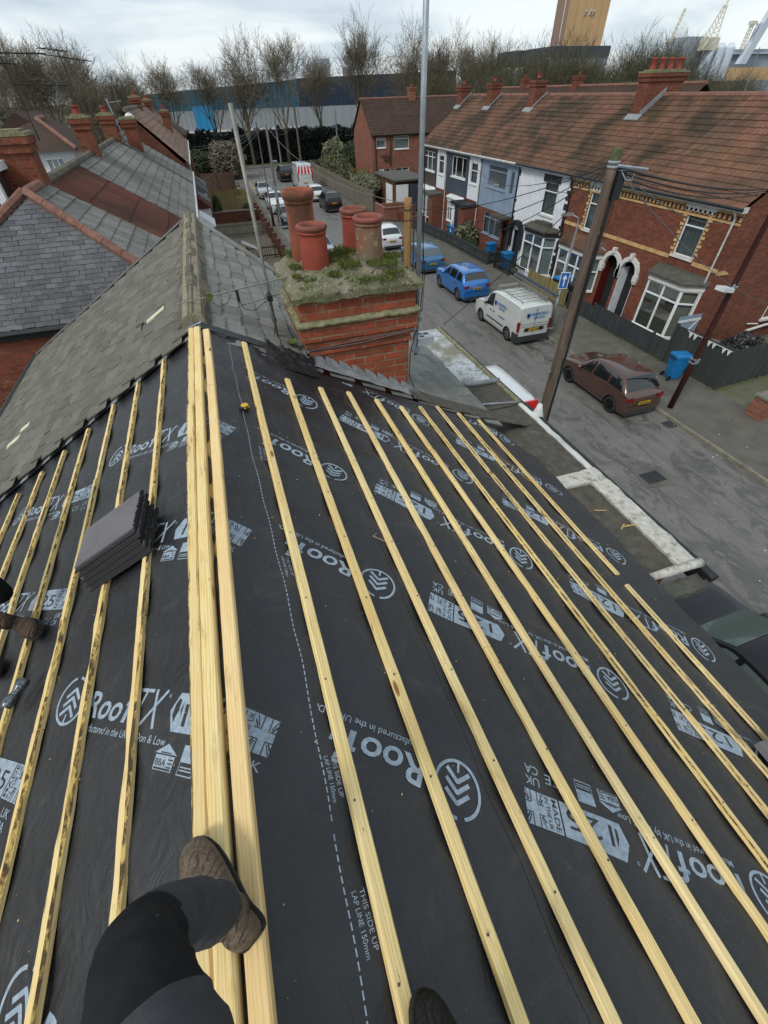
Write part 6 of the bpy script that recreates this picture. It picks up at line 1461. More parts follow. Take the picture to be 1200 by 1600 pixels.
m = MB(); m.tube([(6.40, 7.08, 7.6), (6.39, 7.08, 6.5), (6.41, 7.07, 5), (6.42, 7.08, 3), (6.43, 7.08, .1)], .028, 8); m.tube([(6.39, 7.03, 7.6), (6.38, 7.03, 5.2), (6.40, 7.03, 3), (6.40, 7.03, .1)], .018, 6); part('cable_duct', m, 'cable', tp)
m = MB()
for z in (8.02, 8.08): m.lathe([(.085, 0), (.095, .01), (.095, .03), (.085, .04)], (6.3, 7.14, z), 12)
m.tube([(6.3, 7.04, 8.06), (6.55, 6.98, 8.03), (6.8, 6.9, 8.0)], .022, 6); m.tube([(6.4, 7.05, 8.0), (6.5, 7.0, 7.88), (6.62, 6.98, 7.86), (6.6, 6.95, 7.95)], .012, 5); part('pole_band', m, 'galv', tp)
m = MB(); [m.tube([(6.12, 7.05, z), (6.02, 7.0, z)], .012, 5) for z in (2.6, 3.4, 4.6)]; m.tube([(6.48, 7.05, 6.9), (6.56, 7.0, 6.85)], .012, 5); part('step_iron', m, 'galv', tp)
PT = Vector((6.3, 7.14, 8.06))
def solo_wire(label, a, b, sag, r=.008, mat='cable', group='overhead wires'):
    m = MB(); wire(m, a, b, sag, r); return solo('overhead_wire', m, mat, label, 'wire', group)
TP = Vector((6.05, 15.7, 6.25))
g_ = MB()
for k_, lab in enumerate(('upper wire from the big pole towards the timber pole behind the chimney', 'middle wire from the big pole to the timber pole', 'lowest wire from the big pole to the timber pole')): solo_wire(lab, PT+Vector((0, .05, -.02*k_)), TP+Vector((0, 0, .0-.25*k_)), .25+.22*k_, .008)
solo_wire('wire crossing the parked blue cars, from the big pole down to the silver flat roof', PT, (4.2, 8.62, 5.3), .1, .008)
for k_ in range(3): m = MB(); wire(m, PT+Vector((.05, 0, -.02-.05*k_)), (16.0, 11.34, 6.64-.04*k_), .12+.05*k_, .014 if k_ else .02, 20); solo('overhead_wire', m, 'cable', 'thick black cable of the bundle leaving the big pole to the right', 'wire', 'cable bundle to the right')
solo_wire('thin service wire from the big pole to the red brick gable on the right', PT, (18.8, 13.9, 5.2), .35, .009, 'cable_grey')
solo_wire('thin pale wire crossing the maroon column at the right edge', PT, (20, 11.9, 2.66), .3, .009, 'cable_grey')
solo_wire('thin wire from the big pole to the white rendered house', PT, (18.8, 26.0, 5.2), .5, .008)
solo_wire('thin wire over the eaves of the dark grey clad house', PT, (18.8, 36.0, 5.3), .8, .008)
t = thing('telegraph_pole', 'yellowish timber pole standing behind the right of the chimney', 'telegraph pole', (6.05, 15.7, .1))
m = MB(); kinked(m, (6.05, 15.7, 0), (6.05, 15.7, 6.52), .145, .125, 30, .02, 5, 12); part('pole', m, 'pole_timber', t, smooth=True)
m = MB(); [m.lathe([(.13, 0), (.145, .01), (.145, .03), (.13, .04)], (6.05, 15.7, z), 12) for z in (5.9, 6.18)]; m.tube([(6.22, 15.6, 6.4), (6.24, 15.6, 4.0), (6.24, 15.6, .1)], .02, 5); m.tube([(6.1, 15.6, 6.1), (6.35, 15.6, 6.1), (6.35, 15.6, 6.0)], .02, 5); part('pole_band', m, 'cable', t)
LP = Vector((5.75, 48.9, 7.2))
solo_wire('long pale wire from the timber pole across the road to the grey posts', TP+Vector((0, 0, .1)), LP, .9, .012, 'cable_grey')
for i, (x, y, z, lab, mt_, r0, r1) in enumerate([(5.0, 48.4, 7.35, 'dark street post on the left pavement beside the white SUV', 'maroon_paint', .10, .06), (5.75, 48.9, 7.35, 'grey telegraph pole on the left kerb', 'pole_grey', .15, .10), (13.2, 97, 6.3, 'far grey pole beyond the junction, left of the others', 'pole_grey', .16, .11), (17.0, 103, 5.6, 'far thin pale pole with a small sign, beside the junction', 'galv', .10, .08), (16.9, 98, 7.4, 'far dark brown pole beside the pale one', 'pole_wood', .22, .15), (23.8, 97.4, 7.0, 'far grey pole near the white square sign', 'pole_grey', .12, .1)]):
    t = thing('street_pole', lab, 'pole', (x, y, .1)); m = MB()
    if i == 0: m.tube([(x, y, 0), (x, y, 1.6), (x, y, 1.65), (x, y, z)], [.12, .12, .07, .045], 10)
    else: kinked(m, (x, y, 0), (x+(.1 if i == 1 else 0), y, z), r0, r1, 16, .03, i+3, 10)
    part('pole', m, mt_, t, smooth=True)
    if i == 1: m = MB(); m.box(x-.06, x+.55, y-.06, y+.0, 4.7, 4.82); m.box(x-.12, x+.1, y-.14, y-.1, 2.0, 3.0); part('bracket', m, 'galv', t)
    if i == 3: m = MB(); m.box(x-.25, x+.25, y-.08, y-.04, 2.0, 3.1); part('sign', m, 'sign_white', t)
m = MB(); m.box(5.5, 6.3, 47.2, 47.6, .1, .2); m.box(5.5, 5.56, 47.2, 47.6, .2, 1.1); m.box(6.24, 6.3, 47.2, 47.6, .2, 1.1); m.box(5.5, 6.3, 47.2, 47.25, 1.05, 1.1); solo('barrier', m, 'galv', 'small silver barrier at the foot of the grey left posts', 'barrier')
for k_, (x, y, z) in enumerate([(-.8, 33, 5.3), (-.8, 39, 5.6), (-.9, 45, 5.6), (-.9, 52, 5.6), (-.9, 57, 5.5)]): solo_wire('fan of service wires from the left grey pole to the left terrace', LP, (x, y, z), .35, .009, 'cable_grey', 'service wires to the left terrace')
solo_wire('wire across the junction to the pale pole with the sign', LP+Vector((0, 0, -.2)), (17, 103, 5.3), 1.0, .012, 'cable_grey')
# lamp column with one-way sign
t = thing('street_lamp', 'grey street lamp column with a blue arrow sign behind the white van', 'street lamp', (15.1, 18.33, .1))
m = MB(); m.tube([(15.1, 18.33, .1), (15.1, 18.33, 1.5), (15.1, 18.33, 1.55), (15.16, 18.33, 4.55), (15.1, 18.33, 4.85), (14.7, 18.33, 5.0)], [.075, .075, .05, .038, .03, .028], 12); m.lathe([(.16, 0), (.15, .02), (.08, .03)], (15.1, 18.33, .1), 16); part('column', m, 'galv', t, smooth=True)
m = MB(); m.hexa([(14.20, 18.24, 4.98), (14.75, 18.26, 4.97), (14.75, 18.40, 4.97), (14.20, 18.42, 4.98)], [(14.24, 18.27, 5.09), (14.75, 18.29, 5.06), (14.75, 18.37, 5.06), (14.24, 18.39, 5.09)]); part('lamp_head', m, 'alu', t)
m = MB(); Ts = Matrix.Translation((15.13, 18.25, 2.35)) @ Matrix.Rotation(rad(-18), 4, 'Z'); m.T = Ts; m.box(-.22, .22, -.02, 0, -.36, .36); m.box(-.19, .19, -.023, -.02, -.33, .33, 1)
P_ = [(-.03, -.25), (.03, -.25), (.03, .08), (.09, .04), (.09, .12), (0, .26), (-.09, .12), (-.09, .04), (-.03, .08)]; m.face([(a, -.027, b) for a, b in P_]); part('sign', m, ['sign_white', 'sign_blue'], t, 'blue sign with a white arrow pointing up')
t = thing('street_lamp', 'dark maroon lamp column leaning in front of the red brick gable', 'street lamp', (14.88, 10.1, .1))
m = MB(); m.tube([(14.88, 10.1, .1), (14.88, 10.1, 2.0), (14.88, 10.1, 8.0), (14.8, 10.1, 8.3), (13.8, 10.1, 8.5)], [.105, .10, .07, .05, .04], 14); part('column', m, 'maroon_paint', t, smooth=True)
m = MB(); m.T = Matrix.Translation((14.52, 10.05, 4.38)) @ Matrix.Rotation(rad(10), 4, 'Y'); m.box(-.26, .2, -.16, .16, -.05, .07); part('grey_box', m, 'plate_white', t)
m = MB(); m.tube([(14.7, 10.05, 4.4), (14.95, 10.0, 4.42)], .02, 6); m.box(14.76, 14.8, 9.98, 10.04, 4.3, 4.5); [m.box(14.76, 14.99, 9.98, 10.22, z, z+.035) for z in (1.9, 2.03)]; m.box(14.78, 14.96, 9.97, 9.99, 1.93, 2.02); part('bracket', m, 'galv', t)
m = MB(); m.box(13.3, 13.8, 9.9, 10.3, 8.42, 8.55); part('lamp_head', m, 'alu', t)
# right-hand fences
board_fence('board_fence', 'tall dark green board fence round the side yard, beside the blue wheelie bin', [(17.5, 13.3), (17.55, 10.55), (27, 11.1)], 1.6, 'wood_green', None, .11, .006, post=2.4)
m = MB()
for i in range(9):
    t_ = i/9; x = 17.43+.05*t_; y = 12.6-2.0*t_
    if i in (2, 3, 6): continue
    m.hexa([(x, y, 1.66), (x-.01, y-.18, 1.66), (x-.005, y-.09, 1.44)], [(x-.012, y, 1.66), (x-.022, y-.18, 1.66), (x-.017, y-.09, 1.44)])
m.tube([(17.43, 12.7, 1.68), (17.45, 10.6, 1.66)], .012, 4)
solo('bunting', m, 'sign_white', 'row of small white pennants along the top of the tall dark fence', 'bunting')
board_fence('board_fence', 'low dark board fence in front of the end house, moss along its foot', [(17.5, 18.25), (17.5, 13.35)], .88, 'wood_dark', None, .10, .005)
board_fence('board_fence', 'short black fence by the arched doorways', [(17.5, 20.3), (17.5, 18.4)], .75, 'wood_dark', None, .14, .01)
board_fence('picket_fence', 'weathered tan picket fence beside the white van', [(17.5, 24.4), (17.5, 20.6)], .95, 'wood_tan', None, .11, .02, ragged=.02)
board_fence('railing', 'black and white railings in front of the white house', [(17.5, 28.6), (17.5, 25.0)], .9, 'black_paint', None, .16, .11, cat='railing')
board_fence('board_fence', 'long low dark grey fence in front of the clad houses', [(18.8, 29.45), (17.4, 29.45), (17.3, 36), (16.7, 41.8)], .78, 'wood_dark', None, .12, .006)
m = MB()
for x, y in [(17.5, 13.4+.2*i) for i in range(25)]+[(17.55+i*.2, 10.45+i*.011) for i in range(40)]+[(17.45, 20.6+.2*i) for i in range(19)]+[(17.3, 29.6+.25*i) for i in range(48)]: tuft(m, (x-.06, y, .11), .11, 34, .05, int(x*99+y*77), .9)
tag(part('moss_strip', m, 'moss', uv=False), 'green moss growing along the foot of the right-hand fences', None, None, 'stuff')
t = thing('side_gate', 'pale blue-grey braced gate leaning between the dark fence and the brick house', 'gate', (18.2, 13.4, .1))
m = MB()
for i in range(10): m.box(17.58+i*.12, 17.69+i*.12, 13.42, 13.44, .15, 1.95, 0, random.random())
part('boards', m, 'lightblue_clad', t); m = MB(); [m.box(17.58, 18.78, 13.385, 13.42, z, z+.09) for z in (.35, 1.7)]; m.hexa([(17.6, 13.39, .45), (17.7, 13.39, .45), (17.7, 13.418, .45), (17.6, 13.418, .45)], [(18.62, 13.39, 1.7), (18.72, 13.39, 1.7), (18.72, 13.418, 1.7), (18.62, 13.418, 1.7)]); part('brace', m, 'stone_white', t)
# wheelie bins
def wheelie(label, x, y, rz, mat='blue_bin', lid='blue_bin', s=1.0, group='wheelie bins'):
    t = thing('wheelie_bin', label, 'bin', (x, y, .1), group, rz); m = MB(); n = 8
    def ringp(w, d, z, c=.05): return [(-w+c, -d, z), (w-c, -d, z), (w, -d+c, z), (w, d-c, z), (w-c, d, z), (-w+c, d, z), (-w, d-c, z), (-w, -d+c, z)]
    secs = [(.20, .22, .04), (.21, .24, .1), (.27, .32, .88), (.285, .34, .92), (.285, .34, .98)]
    R = [[m.av(p) for p in ringp(a, b, z*s)] for a, b, z in secs]
    for A, B_ in zip(R, R[1:]):
        for i in range(8): j = (i+1) % 8; m.idx([A[i], A[j], B_[j], B_[i]])
    m.idx(R[0][::-1]); m.idx(R[-1]); part('body', m, mat, t, world=False)
    m = MB(); A = [m.av(p) for p in ringp(.30, .36, .985*s)]; B_ = [m.av(p) for p in ringp(.29, .35, 1.03*s)]; C2 = [m.av(p) for p in ringp(.2, .25, 1.07*s)]
    for P1, P2 in ((A, B_), (B_, C2)):
        for i in range(8): j = (i+1) % 8; m.idx([P1[i], P1[j], P2[j], P2[i]])
    m.idx(A[::-1]); m.idx(C2); part('lid', m, lid, t, world=False)
    for sx_ in (-1, 1): m = MB(); m.lathe([(.1, 0), (.1, .05), (0, .05)], (sx_*.24-.025, .30, .1), 14, axis='X'); part('wheel', m, 'tyre', t, world=False)
    m = MB(); m.tube([(-.2, .37, .93*s), (.2, .37, .93*s)], .02, 6); part('handle', m, 'bin_black', t, world=False)
    m = MB(); m.box(-.07, .07, -.322, -.318, .62, .70); part('sticker', m, 'sign_white', t, world=False)
    return t
wheelie('bright blue wheelie bin with a white mark, beside the tall dark fence', 16.72, 11.95, rad(75))
wheelie('blue wheelie bin behind the black railings of the white house', 18.0, 28.0, rad(90))
wheelie('blue wheelie bin standing by the front door of the pale blue clad house', 18.25, 30.6, rad(90))
wheelie('blue lidded bin behind the dark grey fence, nearer one of a pair', 18.1, 36.2, rad(90)); wheelie('blue lidded bin behind the dark grey fence, farther one of a pair', 18.1, 37.0, rad(90))
wheelie('black wheelie bin beside the arched porch, in the shade of the big pole', 18.2, 21.0, rad(90), 'bin_black', 'bin_black')
wheelie('blue topped bin behind the tan picket fence', 18.1, 22.2, rad(90), 'bin_black')
# leafy things
def bush(name, label, c, rads, n, mat, leaf=.12, cat='bush', sd=1, cone=0.0, group=None, stems=True, shell=.55):
    t = thing(name, label, cat, (c[0], c[1], .05), group); rn = random.Random(sd); m = MB()
    for _ in range(n):
        while True:
            p = Vector((rn.uniform(-1, 1), rn.uniform(-1, 1), rn.uniform(-1, 1)))
            if shell < p.length < 1: break
        k_ = 1-cone*(p.z*.5+.5); lump = 1+.22*noise.noise(Vector((p.x*2.3+sd, p.y*2.3, p.z*2.3)))
        q = Vector((c[0]+p.x*rads[0]*k_*lump, c[1]+p.y*rads[1]*k_*lump, c[2]+p.z*rads[2]*lump))
        if q.z < .1: continue
        a = Vector((rn.uniform(-1, 1), rn.uniform(-1, 1), rn.uniform(-.3, 1))).normalized(); b = a.orthogonal().normalized()*leaf*rn.uniform(.3, .7); a = a*leaf*rn.uniform(.6, 1.4)
        cc = min(1, max(0, .55+.9*noise.noise(q*1.1)+rn.uniform(-.25, .25)))
        m.face([q-b*.5, q+a*.5-b*.6, q+a, q+a*.5+b*.6, q+b*.5], 0, cc)
    part('foliage', m, mat, t, uv=False)
    if stems:
        m = MB()
        for i in range(5): m.tube([(c[0]+rn.uniform(-.1, .1), c[1]+rn.uniform(-.1, .1), 0), (c[0]+rn.uniform(-.5, .5)*rads[0], c[1]+rn.uniform(-.5, .5)*rads[1], c[2]+.3*rads[2])], [.05, .02], 5)
        part('stem', m, 'bark', t, uv=False)
    return t
bush('palm_bush', 'spiky grey-green shrub in the front yard of the dark clad house', (18.1, 34.2, .9), (.7, .8, .8), 900, 'ivy_tan', .3, sd=4)
bush('bush', 'dark little shrub beside the spiky one', (18.0, 33.0, .5), (.4, .5, .4), 500, 'bush_green', .12, sd=5)
m = MB(); m.lathe([(.12, 0), (.17, .26), (.18, .28), (.15, .28), (.14, .24), (0, .22)], (18.6, 12.2, 1.0), 14); m.box(18.3, 18.9, 11.9, 12.5, .9, 1.0); solo('flower_pot', m, 'concrete', 'pale round flower pot behind the tall dark fence', 'pot')
bush('garden_rubbish_heap', 'black heap of bags and dead plants behind the tall fence', (20.6, 12.4, .6), (1.3, .6, .55), 1600, 'bin_black', .12, 'heap', 6, stems=False)
m = MB(); m.box(17.1, 17.65, 8.25, 8.8, .1, .85); m.box(17.05, 17.7, 8.2, 8.85, .85, .93, 1); solo('gate_pier', m, ['brick_brown', 'concrete'], 'short brick gate pier at the right edge by the pavement', 'pier')
m = MB(); m.tube([(17.5, 8.5, .9), (18.3, 8.3, 1.5)], .05, 6); solo('post', m, 'black_plastic', 'black post leaning on the brick gate pier', 'post')
# yard of the far corner: garage, garden walls, fence, sheds
board_fence('board_fence', 'long grey board fence along the right pavement by the far cars', [(15.25, 49.5), (15.1, 56), (15.0, 64), (14.9, 78), (16.5, 79.5), (30, 79.8)], 1.85, 'wood_grey', None, .15, .006, post=6.0, posth=1.95)
m = MB(); m.box(17.9, 21.5, 50.2, 57, .1, 2.45); m.box(17.8, 21.6, 50.0, 57.1, 2.45, 2.6, 1); g1_ = thing('garage', 'flat roofed brick garage with a white door beyond the clad houses', 'garage', (19.7, 53, .1)); part('wall', m, ['brick_dirty', 'felt_dark'], g1_)
m = MB(); m.box(18.0, 19.3, 50.1, 50.19, .1, 2.2); m.box(17.86, 17.9, 51, 53, .1, 2.1); part('garage_door', m, 'white_upvc', g1_); m = MB(); m.box(19.5, 20.6, 50.1, 50.19, .1, 2.2); part('door', m, 'darkgrey_clad', g1_)
m = MB(); m.box(15.4, 15.6, 46.3, 49.4, .1, 1.0); m.box(15.6, 18.6, 46.2, 46.4, .1, 1.0); m.box(15.6, 18.6, 49.3, 49.5, .1, .9); m.box(15.35, 15.65, 46.25, 49.45, 1.0, 1.07, 1); m.box(15.6, 18.6, 46.15, 46.45, 1.0, 1.07, 1); solo('garden_wall', m, ['brick_brown', 'ridge_tile'], 'low red brick wall round the small yard before the garage', 'wall')
m = MB(); m.box(16.7, 16.9, 41.9, 46.0, .1, .95); m.box(16.9, 18.9, 41.9, 42.05, .1, .95); solo('garden_wall', m, 'brick_gable', 'dark brick forecourt wall of the brown clad house', 'wall')
fh = thing('brick_house', 'detached brick house with a dark brown roof side-on beyond the terrace', 'house', (26, 66, 0)); Tf = TY(64)
w = MB(Tf); wins = [(20.45, 21.6, 4.05, 4.95), (22.75, 24.6, 3.85, 5.05), (20.7, 21.35, .1, 2.05), (21.5, 22.2, 1.1, 2.05), (22.9, 24.7, .85, 2.05)]
rect_holes(w, 19.9, 34, 0, 5.25, wins); w.T = None; w.box(19.92, 33.98, 64.6, 72, .02, 5.2); w.face([(19.9, 64, 0), (19.9, 72, 0), (19.9, 72, 5.25), (19.9, 68, 8.2), (19.9, 64, 5.25)][::-1]); part('wall', w, 'brick_brown', fh)
for q in wins[:2]+wins[3:]: window(fh, Tf, *q, cols=(.5,) if q[1]-q[0] > 1.5 and q[2] < 2 else (), rows=(.78,) if q[2] > 3.9 or q[1]-q[0] > 1.5 else (), curt='curtain' if q[2] > 3 else 'room_dark', sill='white_upvc')
m = MB(Tf); m.box(20.7, 21.35, -.1, -.04, .1, 2.05); m.box(20.8, 21.2, -.04, -.03, 1.0, 1.9, 1); part('door', m, ['white_upvc', 'car_glass'], fh)
m = MB(); Lr = MB(); 
rr = MB(Matrix(((0, 1, 0, 0), (1, 0, 0, 0), (0, 0, 1, 0), (0, 0, 0, 1)))); pantile_roof(rr, 19.7, 34, 63.7, 5.2, 68, 8.25, .33, .3, .02, .012, 31); rr.face([(72.3, 19.7, 5.2), (68, 19.7, 8.25), (68, 34, 8.25), (72.3, 34, 5.2)]); ro = part('roof', rr, 'tile_brown', fh)
m = MB(); ridge_run(m, (19.7, 68, 8.27), (34, 68, 8.27), .12); part('ridge_tiles', m, 'ridge_tile', ro)
m = MB(Tf); m.tube([(20.3, .1, 5.1), (20.3, .1, .1)], .05, 6); m.tube([(22.2, .1, 5.1), (22.2, .1, 2.3)], .05, 6); m.tube([(21.0, .12, 3.3), (22.2, .12, 3.2)], .05, 6); m.tube([(21.3, .12, 2.9), (22.2, .12, 2.85)], .05, 6); m.tube([(19.8, .2, 5.15), (34, .2, 5.15)], .06, 6); part('waste_pipes', m, 'gutter_black', fh)
stack(fh, 26.0, 26.8, 67.6, 68.4, 7.9, 9.2, 1, 'brick_brown', caps=False, ph=.2)
m = MB(); m.box(19.0, 21.0, 59.5, 61.5, .1, 1.6); m.hexa([(18.6, 59.2, 1.6), (21.3, 59.2, 1.9), (21.3, 61.8, 1.9), (18.6, 61.8, 1.6)], [(18.6, 59.2, 1.7), (21.3, 59.2, 2.0), (21.3, 61.8, 2.0), (18.6, 61.8, 1.7)], 1); solo('garden_shed', m, ['wood_green', 'felt_dark'], 'dark lean-to shed in front of the detached brick house', 'shed')
board_fence('board_fence', 'yellow-brown board fence beside the detached brick house', [(19.8, 66), (17.2, 66), (16.6, 62)], 1.9, 'wood_tan', None, .15, .006)
bush('conifer_hedge', 'tan and green ivy mound behind the far end of the long grey fence', (19.8, 83, 1.7), (2.0, 2.6, 2.3), 6000, 'ivy_tan', .28, 'bush', 8)
bush('conifer_hedge', 'long dull green hedge running behind the long grey fence', (17.2, 72, 1.3), (1.3, 8.5, 1.5), 7000, 'bush_olive', .26, 'hedge', 9)
bush('bush', 'dark evergreen bush between the ivy mound and the brick house', (22.5, 78, 1.8), (2.9, 3.0, 2.4), 7000, 'bush_green', .26, 'bush', 10)
bush('bush', 'low hedge hanging over the grey fence by the garage', (17.0, 57.5, 1.6), (1.3, 3.8, .8), 3500, 'ivy_tan', .2, 'hedge', 11)
bush('bush', 'dark conifer by the far left gardens', (-.2, 86, 1.6), (2.4, 2.2, 1.7), 5000, 'bush_green', .26, 'bush', 12)
bush('bare_bush', 'brownish bare rounded bush beyond the tall brown fence', (3.6, 84, 2.0), (2.6, 2.4, 2.4), 7000, 'twig', .32, 'bush', 13, shell=.2)
bush('bush', 'small dark conifer in a left front garden', (.3, 51.9, 1.2), (.55, .55, 1.2), 1500, 'bush_green', .14, 'bush', 14, cone=.5)
bush('bush', 'small green shrub behind the low brick garden wall', (3.3, 53.5, .8), (.5, .5, .5), 900, 'bush_green', .12, 'bush', 15)
m = MB(); m.box(23.4, 24.2, 97.2, 97.26, 1.6, 2.4); m.box(23.75, 23.85, 97.26, 97.32, .1, 1.7); solo('square_sign', m, 'sign_white', 'small white square sign in front of the dark hedge', 'sign')
# ================================================================== FAR: hedge, trees, sheds, docks
hd = thing('evergreen_hedge', 'tall dark evergreen hedge in front of the big blue shed', 'hedge', (20, 102, 0)); m = MB(); rn = random.Random(2)
m.box(-8, 62, 101.6, 103.5, 0, 3.0, 0, .05)
for _ in range(42000):
    x = rn.uniform(-9, 63); zt = 4.5+.8*noise.noise(Vector((x*.35, 1, 0)))+.7*noise.noise(Vector((x*1.3, 5, 0))); zt = max(3, zt+(.4 if x > 38 else 0))
    z = rn.uniform(.1, zt); y = 101.2+rn.uniform(-.5, .9)+.5*noise.noise(Vector((x*.5, z*.6, 3))); q = Vector((x, y, z))
    a = Vector((rn.uniform(-1, 1), rn.uniform(-1, .2), rn.uniform(-.2, 1))).normalized(); b = a.orthogonal().normalized()*.16; a = a*.36
    m.face([q-b, q+b, q+a], 0, min(1, max(0, .35+.9*noise.noise(q*.55)+rn.uniform(-.2, .25))))
part('foliage', m, 'hedge_dark', hd, uv=False)
def twig(m, p, d, r, L, lev, rn, up, spread, kids, minr):
    q = p+d*L; a = d.orthogonal(); a.normalize(); b = d.cross(a); r2 = max(minr*.7, r*.6); V = m.v; k0 = len(V)
    for c_, rr in ((p, r), (q, r2)): V.append(c_+a*rr); V.append(c_-a*(rr*.5)+b*(rr*.87)); V.append(c_-a*(rr*.5)-b*(rr*.87))
    m.f += [[k0, k0+1, k0+4, k0+3], [k0+1, k0+2, k0+5, k0+4], [k0+2, k0, k0+3, k0+5]]; m.m += [0, 0, 0]; m.r += [.5, .5, .5]
    if lev <= 0: return
    for k_ in range(kids-(1 if rn.random() < .3 else 0)):
        t = rn.uniform(.35, 1) if k_ else 1.0; an = rn.uniform(0, 6.283); sp = spread*rn.uniform(.4, 1.3)*(.5 if k_ == 0 else 1); s_ = math.sin(sp)
        nd = d*math.cos(sp)+a*(math.cos(an)*s_)+b*(math.sin(an)*s_); nd.z += up*.5; nd.normalize(); twig(m, p+d*(L*t), nd, max(minr, r2*.75), L*rn.uniform(.66, .86), lev-1, rn, up, spread, kids, minr)
def branch(m, p, d, r, L, lev, rn, up=.25, spread=.55, kids=3, minr=.014, curve=.12):
    n = 3 if lev > 2 else 2; pts = [p]; rs = [r]; q = p.copy(); dd = d.copy()
    for i in range(n):
        dd = (dd+Vector((rn.uniform(-1, 1), rn.uniform(-1, 1), rn.uniform(-.5, 1)*.6))*curve+Vector((0, 0, up*.18))).normalized(); q = q+dd*L/n; pts.append(q.copy()); rs.append(max(minr, r*(1-.38*(i+1)/n)))
    m.tube(pts, rs, 7 if lev > 4 else (4 if lev > 2 else 3), cap=False)
    if lev <= 0: return
    for k_ in range(kids+(1 if rn.random() < .35 else 0)):
        t = rn.uniform(.35, 1.0) if k_ else 1.0; idx = min(n-1, int(t*n)); a = pts[idx].lerp(pts[idx+1], min(1, t*n-idx))
        ax = Vector((rn.uniform(-1, 1), rn.uniform(-1, 1), rn.uniform(-1, 1))).cross(dd).normalized(); sp = spread*rn.uniform(.5, 1.3)*(.45 if k_ == 0 else 1)
        nd = (dd*math.cos(sp)+ax*math.sin(sp)); nd = (nd+Vector((0, 0, up*.5))).normalized()
        (branch(m, a, nd, max(minr, rs[idx]*rn.uniform(.5, .68) if k_ else rs[-1]*.85), L*rn.uniform(.66, .86), lev-1, rn, up, spread, kids, minr, curve) if lev > 4 else twig(m, a, nd, max(minr, rs[idx]*rn.uniform(.5, .68) if k_ else rs[-1]*.85), L*rn.uniform(.66, .86), lev-1, rn, up*.3, spread*1.45, kids, minr))
def make_tree(seed, H, trunk_h, r, lev, spread, up, kids=3, stems=1, minr=.016, lim=5, first=.26):
    rn = random.Random(seed); tr = MB(); cr_ = MB()
    for s_ in range(stems):
        b = Vector((rn.uniform(-.4, .4), rn.uniform(-.4, .4), 0)) if stems > 1 else Vector((0, 0, 0)); lean = Vector((rn.uniform(-.12, .12), rn.uniform(-.12, .12), 1)) if stems == 1 else Vector((rn.uniform(-.4, .4), rn.uniform(-.4, .4), 1))
        lean.normalize(); pts = [b, b+lean*trunk_h*.5+Vector((rn.uniform(-.1, .1), rn.uniform(-.1, .1), 0)), b+lean*trunk_h]; tr.tube(pts, [r, r*.82, r*.7], 9, cap=False)
        for i in range(lim if stems == 1 else 3):
            a = 2*math.pi*i/lim+rn.uniform(-.4, .4); sp = rn.uniform(.25, .75)*spread*1.3 if i else .1; nd = (lean*math.cos(sp)+Vector((math.cos(a), math.sin(a), 0))*math.sin(sp)).normalized()
            branch(cr_, pts[-1]-lean*rn.uniform(0, trunk_h*.18), nd, r*rn.uniform(.36, .52), H*first*rn.uniform(.85, 1.15), lev, rn, up, spread, kids, minr)
    return tr.mesh('trunk', 'bark', True, False), cr_.mesh('crown', 'twig', False, False)
TV = [make_tree(11, 14, 4.2, .32, 6, .52, .26, minr=.013, first=.215), make_tree(12, 14, 3.4, .34, 6, .60, .22, minr=.013, first=.215), make_tree(13, 14, 4.0, .30, 6, .48, .30, minr=.013, first=.215), make_tree(14, 13, 4.6, .28, 6, .56, .24, minr=.013, first=.215)]
SH = [make_tree(21, 12, 1.2, .16, 5, .52, .34, 3, 3, .013, first=.25), make_tree(22, 12, 1.5, .16, 5, .60, .28, 3, 3, .013, first=.25), make_tree(23, 12, 1.8, .18, 5, .66, .2, 3, 2, .013, first=.25)]
for k_, (tr_, cw) in enumerate(SH): cw.materials[0] = MT['twig_green']
def tree(name, label, var, loc, s, rz, group=None, sz=None):
    t = thing(name, label, 'tree', loc, group, rz); t.scale = (s, s, sz or s)
    for nm_, me in zip(('trunk', 'crown'), var):
        o = bpy.data.objects.new(nm_, me); COL.objects.link(o); o.parent = t
    return t
for i, (x, y, v, s, rz, lab) in enumerate([(3.9, 106.5, 0, .84, 1.0, 'bare tree nearest the left terrace, in front of the teal shed'), (8.8, 99, 1, .97, 2.0, 'broad bare tree with a thick dark trunk, second from the left of the row'), (14.9, 98.2, 0, 1.0, 4.2, 'bare tree just right of the pale leaning mast'), (23.4, 105.5, 3, .92, .4, 'slimmer bare tree before the meeting of the teal and navy sheds'), (28.3, 98.6, 2, 1.12, 3.0, 'tallest straight bare tree, in front of the navy shed'), (39.0, 99.5, 1, 1.08, 5.0, 'bare tree touching the left edge of the detached house'), (46.5, 104, 2, 1.05, 1.3, 'bare tree rising behind the roof of the detached house'), (-3.5, 104, 3, .86, 2.6, 'bare tree rising over the far left roofs'), (53.5, 106, 0, .98, 0.2, 'bare tree behind the tall mast, over the brown roof'), (59, 110, 3, .94, 3.2, 'bare tree over the chimney of the last clad house')]):
    tree('bare_tree', lab, TV[v], (x, y, 0), s*1.1, rz, 'bare street trees before the sheds')
for i, (x, y, v, s, rz) in enumerate([(-20, 90, 2, 1.0, .3), (-17.5, 84, 0, 1.03, 1.9), (-14.5, 92, 3, 1.05, 4.0), (-12.2, 84, 1, .9, 5.2), (-9.5, 96, 2, .9, 2.2), (-25, 97, 1, 1.05, 1.2), (-7.2, 104, 0, .85, 0.6), (-22, 114, 0, 1.0, 5.5), (-10.5, 78, 3, .78, 1.2)]):
    tree('bare_tree', 'one of the crowded bare trees behind the left chimneys', TV[v], (x, y, 0), s, rz, 'crowded bare trees on the left')
rn = random.Random(77)
k_ = 0
